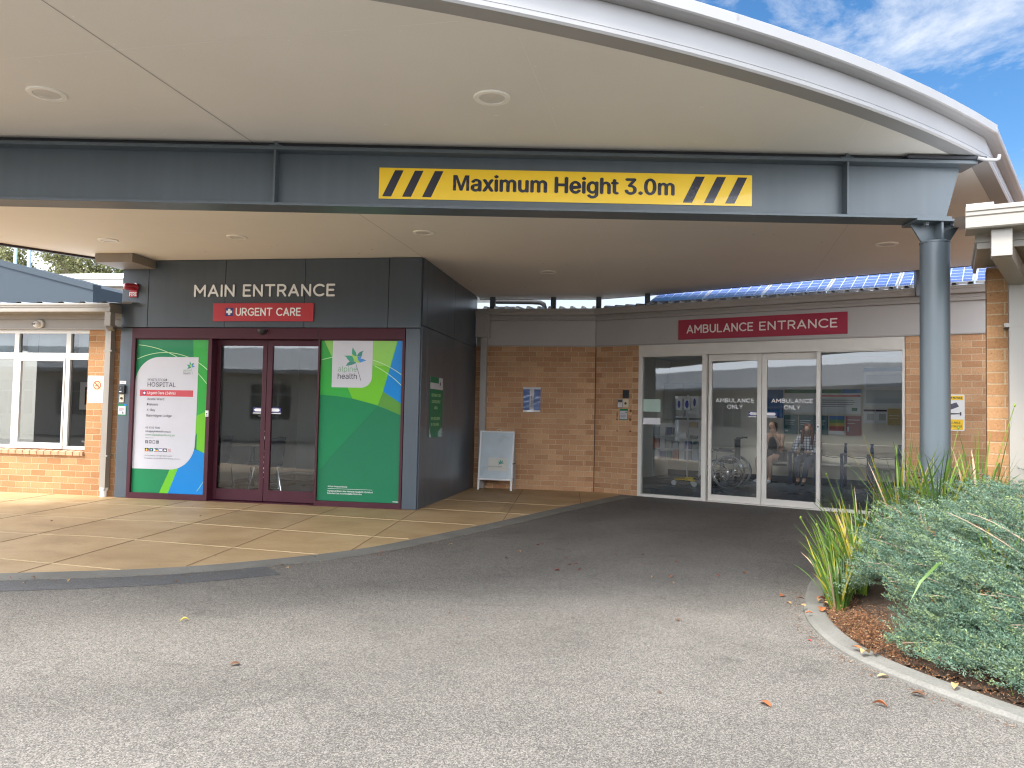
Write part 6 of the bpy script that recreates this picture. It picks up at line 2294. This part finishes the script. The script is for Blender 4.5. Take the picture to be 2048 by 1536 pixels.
def mound(x, y, top=.76):
    d = dist_in(x, y)
    if d < 0: return 0.0
    h = top * (1 - math.exp(-(d / .26) ** 1.2))
    fall = max(0.0, min(1.0, (-1.7 - y) / 1.1))             # lower towards the loading bay behind the column
    return h * (.30 + .70 * fall) * (1 - .08 * math.sin(3.1 * x + 1.7 * y) - .07 * math.sin(7.3 * x - 5.1 * y + 1) - .05 * math.sin(12.7 * y + 9.1 * x))
g = MB()
n1_, n2_ = 46, 66
X = np.linspace(3.9, 9.0, n1_)
Y = np.linspace(-9.0, .9, n2_)
keep = {}
for j, y in enumerate(Y):
    for i, x in enumerate(X):
        d = dist_in(x, y)
        if d > -.02:
            keep[(i, j)] = len(g.v)
            g.v.append((x, y, .018 + .28 * mound(x, y) * min(1, max(0, (d - .1) / .5)) + random.uniform(0, .012)))
for j in range(n2_ - 1):
    for i in range(n1_ - 1):
        q4 = [(i, j), (i + 1, j), (i + 1, j + 1), (i, j + 1)]
        if all(k in keep for k in q4):
            g.f.append(tuple(keep[k] for k in q4))
            g.m.append(0)
g.add([(p.x, p.y, .013) for p in kin2] + [(12, -9.2, .013), (12, .35, .013)], [tuple(range(len(kin2) + 2))])
kind(g.build('garden_soil', M['soil'], smooth=True, fix=False), 'structure')

LF = {'jun': leaf_mat('blue green juniper', (.090, .160, .112), .25, .6, .40),
      'jun2': leaf_mat('grey green juniper', (.150, .225, .158), .25, .6, .36),
      'jun3': leaf_mat('fresh green juniper tips', (.20, .27, .13), .25, .55, .3),
      'twig': pbr('juniper twig', (.26, .20, .145), .9, var=.3, scale=20),
      'dead': leaf_mat('rust dead foliage', (.17, .078, .036), .1, .8, .5),
      'dead2': leaf_mat('straw dead foliage', (.28, .19, .11), .1, .8, .35),
      'strap': leaf_mat('green strap leaf', (.085, .165, .030), .3, .4, .35),
      'strap2': leaf_mat('light strap leaf', (.19, .28, .045), .35, .4, .3),
      'strapy': leaf_mat('yellow strap leaf', (.42, .36, .055), .3, .5, .25),
      'strapd': leaf_mat('dry strap leaf', (.50, .36, .24), .15, .7, .3),
      'dark': leaf_mat('dark glossy leaf', (.014, .032, .016), .08, .35, .3)}

rng = np.random.default_rng(11)
def unit(v): return v / (np.linalg.norm(v, axis=-1, keepdims=True) + 1e-9)
def juniper(label, cx, cy, tips, seed):
    """sprays of tiny scale leaves along arching branches that sweep up to the left"""
    rg = np.random.default_rng(seed)
    root = thing('juniper_shrub', label, 'shrub', (cx, cy, .05), 0, 'juniper shrubs in the garden bed')
    VV, MI = [], []
    tw = MB()
    o_ = np.array([cx, cy, .05])
    for (x, y) in tips:
        hz = mound(x, y)
        tip = np.array([x, y, max(.09, hz * rg.uniform(.70, 1.08)) + (rg.uniform(.04, .15) if rg.random() < .14 else rg.uniform(-.02, .04))])
        dr = unit(np.array([-.74 + rg.normal(0, .25), .28 + rg.normal(0, .30), .32 + rg.normal(0, .18)]))
        ln = rg.uniform(.24, .56)
        st = tip - dr * ln + np.array([0, 0, -.04])
        st[2] = max(st[2], .34 * mound(st[0], st[1]) + .07)
        tip[2] = max(tip[2], .34 * mound(x, y) + .06)
        mid = (st + tip) / 2 + np.array([rg.normal(0, .03), rg.normal(0, .03), rg.uniform(.0, .07)])
        if rg.random() < .06:
            tw.tube([tuple((1 - t) ** 2 * st + 2 * t * (1 - t) * mid + t * t * tip - o_ + np.array([-.01, -.02, .03])) for t in np.linspace(0, 1, 6)], [.004 * (1 - .7 * t) + .001 for t in np.linspace(0, 1, 6)], 4)
        mat_b = 0 if rg.random() < .60 else 1
        ns = int(ln * 34)
        lat = unit(np.cross(dr, [0, 0, 1.0]))
        for k in range(ns):
            t = .12 + .88 * (k + rg.random()) / ns
            p = (1 - t) ** 2 * st + 2 * t * (1 - t) * mid + t * t * tip
            sdir = unit(dr * rg.uniform(.8, 1.2) + lat * (1 if k % 2 else -1) * rg.uniform(.15, .75) + np.array([0, 0, rg.uniform(-.1, .5)]))
            sl = rg.uniform(.055, .125) * (1.15 - .5 * t)
            r_ = rg.random()
            mi = 3 if r_ < .005 else 2 if r_ < .06 + .22 * t else mat_b
            n_ = int(rg.integers(20, 30))
            a = p + sdir * sl * (np.arange(n_) / n_)[:, None] + rg.normal(0, .004, (n_, 3))
            ld = unit(sdir * .8 + rg.normal(0, .45, (n_, 3)))
            wv = unit(np.cross(ld, rg.normal(0, 1, (n_, 3))))
            L1 = rg.uniform(.008, .017, (n_, 1))
            W1 = rg.uniform(.0016, .0032, (n_, 1))
            m_ = a + ld * L1 * .5
            VV.append(np.stack([a, m_ + wv * W1, a + ld * L1, m_ - wv * W1], 1).reshape(-1, 3))
            MI += [mi] * n_
    V = np.concatenate(VV) - o_
    nq = len(MI)
    me = bpy.data.meshes.new('foliage')
    me.vertices.add(len(V))
    me.vertices.foreach_set('co', V.astype('f').ravel())
    me.loops.add(nq * 4)
    me.loops.foreach_set('vertex_index', np.arange(nq * 4, dtype='i'))
    me.polygons.add(nq)
    me.polygons.foreach_set('loop_start', np.arange(0, nq * 4, 4, dtype='i'))
    for k in ('jun', 'jun2', 'jun3', 'dead'): me.materials.append(LF[k])
    me.polygons.foreach_set('material_index', np.array(MI, dtype='i'))
    me.update(calc_edges=True)
    ob = bpy.data.objects.new('foliage', me)
    COL.objects.link(ob)
    ob.parent = root
    if tw.f: tw.build('branches', LF['twig'], root, fix=False)
    return root
def bare(x, y):           # the dead patch by the kerb where the shrubs have died back
    return ((x - 4.14) / .17) ** 2 + ((y + 4.98) / .40) ** 2 < 1
rfoot = lambda x, y: (Vector((x, y, 0)) - RO).dot(Vector((math.sin(RA), math.cos(RA), 0))) < -.06 or x < 5.35
okj = lambda x, y: dist_in(x, y) > .03 and not bare(x, y) and rfoot(x, y) and y > -8.4 and (x - 5.10) ** 2 + (y + 3.42) ** 2 > .03
JS = [('juniper shrub at the kerb corner nearest the asphalt, under the strap leaves', 4.55, -3.95, .50, 150),
      ('juniper shrub in front of the foot of the steel column', 5.05, -4.05, .50, 150),
      ('juniper shrub below the brick pier and square downpipe', 5.65, -4.35, .55, 170),
      ('juniper shrub in the middle of the bed behind the brown dead patch', 4.85, -4.75, .50, 190),
      ('juniper shrub spilling over the kerb at the right foreground', 4.85, -5.65, .55, 230),
      ('juniper shrub farther right in the bed, behind the foreground one', 5.55, -5.25, .6, 190),
      ('juniper shrub nearest the camera at the right edge of the bed', 5.45, -6.35, .65, 160)]
tips = [[] for _ in JS]
cnt = 0
while cnt < 2700:
    x, y = rng.uniform(4.0, 6.7), rng.uniform(-7.6, -3.15)
    if not okj(x, y): continue
    if dist_in(x, y) > 1.1 and rng.random() < .65: continue
    if dist_in(x, y) < .5 and rng.random() < .25: continue
    i = min(range(len(JS)), key=lambda q_: (JS[q_][1] - x) ** 2 + (JS[q_][2] - y) ** 2)
    tips[i].append((x, y))
    cnt += 1
cnt = 0
while cnt < 1050:                                           # low sprays trailing to the kerb
    x, y = rng.uniform(4.0, 6.2), rng.uniform(-7.6, -4.9)
    if not (-.01 < dist_in(x, y) < .28) or bare(x, y) or (y > -5.35 and rng.random() < .6): continue
    i = min(range(len(JS)), key=lambda q_: (JS[q_][1] - x) ** 2 + (JS[q_][2] - y) ** 2)
    tips[i].append((x, y))
    cnt += 1
for i, (lb, x, y, r_, n_) in enumerate(JS): juniper(lb, x, y, tips[i], 100 + i)
# dead litter under and in front of the shrubs
V, F, MI = [], [], []
for k in range(9000):
    for _ in range(30):
        if k < 5200: x, y = 4.16 + rng.normal(0, .13), -4.98 + rng.normal(0, .30)
        else: x, y = rng.uniform(4.0, 5.6), rng.uniform(-7.2, -3.6)
        d = dist_in(x, y)
        if .0 < d < (.75 if k < 5200 else .22): break
    else: continue
    z = .03 + .28 * mound(x, y) * min(1, max(0, (d - .1) / .5)) + abs(rng.normal(0, .035 if bare(x, y) else .012))
    ld = rng.normal(0, 1, 3) * [1, 1, .6]
    ld /= np.linalg.norm(ld)
    wv = np.cross(ld, rng.normal(0, 1, 3))
    wv /= np.linalg.norm(wv)
    L1, W1 = rng.uniform(.008, .026), rng.uniform(.0010, .0035)
    a = np.array([x, y, z])
    i0 = len(V)
    V += [tuple(a), tuple(a + ld * L1 * .5 + wv * W1), tuple(a + ld * L1), tuple(a + ld * L1 * .5 - wv * W1)]
    F.append((i0, i0 + 1, i0 + 2, i0 + 3))
    MI.append(int(rng.random() < .12))
me = bpy.data.meshes.new('leaf_litter')
me.from_pydata(V, [], F)
me.materials.append(LF['dead'])
me.materials.append(LF['dead2'])
me.polygons.foreach_set('material_index', MI)
ob = bpy.data.objects.new('leaf_litter', me)
COL.objects.link(ob)
ob['kind'] = 'stuff'

V, F, MI = [], [], []
for k in range(1500):
    if k < 800:
        i = int(rng.integers(20, len(kin) - 2))
        p = kin[i] + nk[i] * (.205 + abs(rng.normal(0, .035)))
    else:
        i = int(rng.integers(40, 95))
        p = kb[i] - kn[i] * abs(rng.normal(.004, .025))
    x, y = p.x + rng.normal(0, .05), p.y + rng.normal(0, .05)
    d_ = dist_in(x, y)
    if d_ > -.16 and k >= 800: continue
    L1, W1, a_ = rng.uniform(.005, .022), rng.uniform(.001, .005), rng.uniform(0, 2 * PI)
    dx, dy = math.cos(a_), math.sin(a_)
    z = .006 + rng.uniform(0, .004)
    i0 = len(V)
    V += [(x, y, z), (x + dx * L1 * .5 - dy * W1, y + dy * L1 * .5 + dx * W1, z + .003), (x + dx * L1, y + dy * L1, z), (x + dx * L1 * .5 + dy * W1, y + dy * L1 * .5 - dx * W1, z + .002)]
    F.append((i0, i0 + 1, i0 + 2, i0 + 3))
    MI.append(int(rng.random() < .3))
me = bpy.data.meshes.new('kerb_debris')
me.from_pydata(V, [], F)
me.materials.append(LF['dead'])
me.materials.append(LF['dead2'])
me.polygons.foreach_set('material_index', MI)
ob = bpy.data.objects.new('kerb_debris', me)
COL.objects.link(ob)
ob['kind'] = 'stuff'

def strap(label, x, y, n, ln, seed, lean=(0, 0), spread=.55, stalks=0, z=None):
    rg = np.random.default_rng(seed)
    z = .03 if z is None else z
    root = thing('strap_leaf_plant', label, 'plant', (x, y, z), 0, 'strap leaf plants in the garden bed')
    g = MB()
    for k in range(n):
        a = rg.uniform(0, 2 * PI)
        out = np.array([math.cos(a) * spread + lean[0] + rg.normal(0, .12), math.sin(a) * spread + lean[1] + rg.normal(0, .12), 1.0])
        out /= np.linalg.norm(out)
        L1 = ln * rg.uniform(.55, 1.12)
        droop = rg.uniform(.02, .26) * L1
        b0 = np.array([math.cos(a), math.sin(a), 0]) * rg.uniform(0, .06)
        w0 = rg.uniform(.006, .0105)
        r_ = rg.random()
        mi = 0 if r_ < .50 else 1 if r_ < .78 else 2 if r_ < .93 else 3
        side = np.cross(out, [0, 0, 1.0]) + rg.normal(0, .35, 3)
        side /= np.linalg.norm(side)
        vs = []
        N_ = 7
        for i in range(N_):
            t = i / (N_ - 1)
            c_ = b0 + out * L1 * t + np.array([out[0], out[1], 0]) * droop * t * t * 1.1 - np.array([0, 0, droop * t ** 2.4])
            ww = w0 * (1 - t ** 3.2) + .0006
            vs += [tuple(c_ - side * ww), tuple(c_ + side * ww)]
        g.add(vs, [(2 * i, 2 * i + 1, 2 * i + 3, 2 * i + 2) for i in range(N_ - 1)], mi)
    g.build('leaves', [LF['strap'], LF['strap2'], LF['strapy'], LF['strapd']], root, smooth=True, fix=False)
    for k in range(stalks):
        a = rg.uniform(0, 2 * PI)
        tp = Vector((math.cos(a) * .28, math.sin(a) * .28, ln * rg.uniform(.95, 1.15)))
        s_ = MB().tube([(0, 0, 0), tuple(tp * .5 + Vector((0, 0, .05))), tuple(tp)], .0028, 6)
        s_.lathe([(0, -.012), (.008, -.004), (.008, .006), (0, .016)], 8, tuple(tp))
        s_.build('flower_stalk', LF['strap2'], root, smooth=True)
    return root
SP = [('strap leaf plant at the kerb corner, lowest of the edge clumps', 4.22, -4.34, 52, .48, (-.02, .1), 1),
      ('strap leaf clump leaning out over the asphalt beside the ambulance doors', 4.30, -4.02, 56, .60, (-.02, .05), 1),
      ('strap leaf clump in the bed corner before the right ambulance door', 4.42, -3.68, 52, .66, (-.04, .0), 0),
      ('strap leaf clump before the fixed right glass pane', 4.63, -3.40, 56, .74, (-.08, -.05), 1),
      ('yellowing strap leaf clump left of the steel column foot', 4.85, -3.54, 52, .82, (-.1, -.1), 0),
      ('strap leaf clump hugging the steel column foot', 5.06, -3.70, 38, .72, (.0, -.1), 1),
      ('tall strap leaf clump between the column and the brick pier', 5.36, -3.66, 28, .80, (.1, .05), 1),
      ('strap leaf clump by the square downpipe at the frame edge', 5.72, -4.10, 26, .68, (.05, -.1), 2),
      ('strap leaf clump among the juniper, set back behind the lowest edge clump', 4.40, -4.16, 34, .70, (-.12, .05), 0),
      ('few strap leaves pushing through the middle of the juniper', 4.72, -4.50, 10, .46, (-.1, -.1), 0),
      ('few yellow strap leaves among the juniper behind the bent blade', 5.12, -4.72, 12, .46, (-.15, -.1), 0),
      ('isolated strap leaf plant rising through the front juniper', 4.80, -5.30, 12, .36, (-.05, -.15), 0)]
for i, (lb, x, y, n, ln, le, stk) in enumerate(SP): strap(lb, x, y, int(n * 1.35), ln, 40 + i, le, .27, stk, .02 + .66 * mound(x, y) * min(1, max(0, (dist_in(x, y) - .1) / .5)))
# two long fallen blades hanging out of the front juniper over the kerb
def blade(label, pts, w0, mt):
    g = MB()
    vs = []
    for i, p in enumerate(pts):
        t = i / (len(pts) - 1)
        d = (Vector(pts[min(i + 1, len(pts) - 1)]) - Vector(pts[max(i - 1, 0)])).normalized()
        s_ = d.cross(Vector((0, -.5, .85))).normalized() * (w0 * (1 - t ** 4) + .0008)
        vs += [tuple(Vector(p) - s_), tuple(Vector(p) + s_)]
    g.add(vs, [(2 * i, 2 * i + 1, 2 * i + 3, 2 * i + 2) for i in range(len(pts) - 1)])
    return tag(g.build('bent_leaf_blade', mt, smooth=True, fix=False), label, 'leaf')
blade('bright green bent blade arching left over the front juniper', [(4.62, -5.35, .50), (4.54, -5.40, .56), (4.44, -5.46, .55), (4.34, -5.50, .46), (4.28, -5.53, .36)], .008, LF['strap'])
blade('long lime blade hanging down across the kerb from the front juniper', [(4.62, -5.50, .46), (4.60, -5.62, .40), (4.585, -5.80, .25), (4.57, -5.98, .06)], .008, LF['strap'])

# dark leafed plants against the wall
base = None
for (u, v, lb) in ((4.26, -.55, 'dark leafed plant against the brick just right of the column'), (4.62, -.5, 'dark leafed plant against the brick below the surveillance notice'), (5.0, -.6, 'dark leafed plant against the brick, hidden at the pier')):
    if base: dup(base, aw(u, v), 1.3 * u, lb)
    else:
        base = thing('broad_leaf_plant', lb, 'plant', aw(u, v), 0, 'dark broad leaf plants along the wall')
        g = MB()
        rg = np.random.default_rng(5)
        for k in range(150):
            a, el = rg.uniform(0, 2 * PI), rg.uniform(-.2, 1.1)
            rr_ = rg.uniform(.03, .20)
            c_ = np.array([math.cos(a) * rr_, math.sin(a) * rr_, rg.uniform(.10, .62)])
            d = np.array([math.cos(a) * math.cos(el), math.sin(a) * math.cos(el), math.sin(el) - .2])
            d /= np.linalg.norm(d)
            s_ = np.cross(d, [0, 0, 1.0])
            s_ /= np.linalg.norm(s_)
            L1, W1 = rg.uniform(.09, .15), rg.uniform(.018, .028)
            g.add([tuple(c_), tuple(c_ + d * L1 * .4 + s_ * W1), tuple(c_ + d * L1 - np.array([0, 0, .02])), tuple(c_ + d * L1 * .4 - s_ * W1)], [(0, 1, 2, 3)])
        g.build('leaves', LF['dark'], base, fix=False)
        g = MB()
        for k in range(6): g.tube([(0, 0, 0), (.08 * math.cos(k), .08 * math.sin(k), .3), (.13 * math.cos(k), .13 * math.sin(k), .55)], .006, 6)
        g.build('stems', LF['twig'], base, fix=False)

# ------------------------------------------------------------------ fallen leaves on the ground
leafm = [leaf_mat('rust fallen leaf', (.36, .12, .045), .1, .6, .25), leaf_mat('crimson fallen leaf', (.30, .045, .035), .1, .6, .25), leaf_mat('tan fallen leaf', (.46, .29, .13), .1, .7, .25), leaf_mat('brown fallen leaf', (.13, .065, .035), .1, .7, .25), leaf_mat('yellow fallen leaf', (.60, .48, .10), .15, .6, .2)]
kindn = ['rust', 'crimson', 'tan', 'brown', 'yellow']
protos = {}
def leaf_proto(k, label):
    g = MB()
    ln, w_ = .075, .022
    vs = []
    for i in range(6):
        t = i / 5
        ww = w_ * math.sin(PI * min(1, t * .92 + .06)) ** .8
        zc = .012 * math.sin(t * 3.0) + .002
        vs += [(t * ln - ln / 2, -ww, zc + .010 * (ww / w_)), (t * ln - ln / 2, 0, zc), (t * ln - ln / 2, ww, zc + .014 * (ww / w_))]
    fs = []
    for i in range(5):
        for j in range(2): fs.append((3 * i + j, 3 * i + j + 1, 3 * i + 4 + j, 3 * i + 3 + j))
    g.add(vs, fs)
    return g.build('fallen_leaf', leafm[k], smooth=True, fix=False)
spots = [(.198, -5.54, 4, .8, 'on the asphalt left of centre'), (.903, -6.213, 3, .8, 'on the asphalt'), (3.461, -6.176, 0, 1, 'on the asphalt in the foreground'), (3.974, -6.084, 0, 1, 'on the asphalt in the foreground'), (3.932, -3.907, 0, .9, 'by the bed'), (3.139, -4.795, 3, .6, 'on the asphalt')]
for k in range(20):
    x = 1.5 + 2.1 * random.random() + .2
    spots.append((x, -2.9 + random.gauss(0, .55) - .15 * (x - 2), random.choice((0, 1, 1, 2, 3)), random.uniform(.35, .75), ''))
for k in range(16):
    t = random.uniform(.15, .75)
    i = int(t * (len(kin) - 1))
    p = kin[i] + nk[i] * random.uniform(.1, .5)
    spots.append((p.x, p.y, random.choice((0, 1, 2, 3, 3)), random.uniform(.35, .65), ''))
for k in range(16):
    i = random.randint(46, 82)
    p = kb[i] - kn[i] * random.uniform(-.16, .12)
    spots.append((p.x, p.y, random.choice((0, 0, 2, 3)), random.uniform(.6, 1.15), 'kerb'))
for k in range(8): spots.append((random.uniform(-3.5, .2), random.uniform(-4.0, -.4), random.choice((2, 3, 3)), random.uniform(.3, .5), 'pave'))
for k in range(9): spots.append((random.uniform(.5, 3.9), random.uniform(-6.6, .5), random.choice((0, 2, 3, 3, 1)), random.uniform(.25, .5), ''))
for (x, y, k, s_, w_) in spots:
    where = 'on the ochre paving' if w_ == 'pave' else 'lying along the garden kerb' if w_ == 'kerb' else 'on the asphalt driveway'
    size = 'curled' if s_ > .55 else 'small'
    lb = f'{size} {kindn[k]} fallen leaf {where}'
    gp_ = f'{size} {kindn[k]} leaves {where}'
    if k in protos:
        o = protos[k].copy()
        COL.objects.link(o)
    else:
        o = protos[k] = leaf_proto(k, lb)
    tag(o, lb, 'leaf', gp_)
    zz = .016 if w_ == 'pave' else (.044 if w_ == 'kerb' and dist_in(x, y) > -.15 else .024 if dist_in(x, y) < -5 else .004)
    o.location = (x, y, zz)
    o.rotation_euler = (random.uniform(-.2, .2), random.uniform(-.15, .15), random.uniform(0, 6.28))
    s_ *= .85
    o.scale = (s_, s_ * random.uniform(.7, 1.2), s_ * random.uniform(.6, 1.3))

# ------------------------------------------------------------------ trees beyond the left roofs
def tree(label, x, y, h, r_, seed, mats, gaps=.0):
    rg = np.random.default_rng(seed)
    root = thing('gum_tree', label, 'tree', (x, y, 0), 0, 'trees beyond the left roofs')
    g = MB()
    g.tube([(0, 0, 0), (.1, 0, h * .35), (.05, .1, h * .6), (0, .1, h * .85)], [.30, .22, .14, .04], 9)
    lobes = []
    for k in range(13):
        a = rg.uniform(0, 2 * PI)
        p = np.array([math.cos(a) * r_ * rg.uniform(.2, .85), math.sin(a) * r_ * rg.uniform(.2, .85), h * rg.uniform(.50, 1.0)])
        lobes.append((p, r_ * rg.uniform(.24, .46)))
        g.tube([(.06, .05, h * .45), tuple(p * [.5, .5, .85]), tuple(p)], [.10, .06, .02], 6)
    g.build('trunk', M['bark'], root, smooth=True, fix=False)
    V, F, MI = [], [], []
    for (p, lr_) in lobes:
        for k in range(900):
            d = rg.normal(0, 1, 3)
            d /= np.linalg.norm(d)
            c_ = p + d * lr_ * rg.uniform(.35, 1.15) * [1, 1, .75]
            ld = rg.normal(0, 1, 3)
            ld /= np.linalg.norm(ld)
            wv = np.cross(ld, rg.normal(0, 1, 3))
            wv /= np.linalg.norm(wv)
            L1, W1 = rg.uniform(.10, .24), rg.uniform(.03, .07)
            i0 = len(V)
            V += [tuple(c_), tuple(c_ + ld * L1 * .5 + wv * W1), tuple(c_ + ld * L1), tuple(c_ + ld * L1 * .5 - wv * W1)]
            F.append((i0, i0 + 1, i0 + 2, i0 + 3))
            MI.append(int(rg.random() < .3))
    me = bpy.data.meshes.new('crown')
    me.from_pydata(V, [], F)
    for m_ in mats: me.materials.append(m_)
    me.polygons.foreach_set('material_index', MI)
    ob = bpy.data.objects.new('crown', me)
    COL.objects.link(ob)
    ob.parent = root
tm = [leaf_mat('olive foliage', (.15, .155, .065), .3), leaf_mat('pale olive foliage', (.23, .225, .11), .3)]
tm2 = [leaf_mat('deep foliage', (.05, .085, .04), .3), leaf_mat('mid foliage', (.14, .15, .06), .3)]
tree('olive gum tree behind the two pale vent poles', -31.0, 28, 9.9, 2.4, 1, tm)
tree('broad olive gum tree behind the pale building roof', -27.3, 28, 10.2, 2.7, 2, tm)
tree('darker gum tree nearest the entrance block, behind the pale roof', -24.6, 30, 10.6, 2.6, 3, tm2)
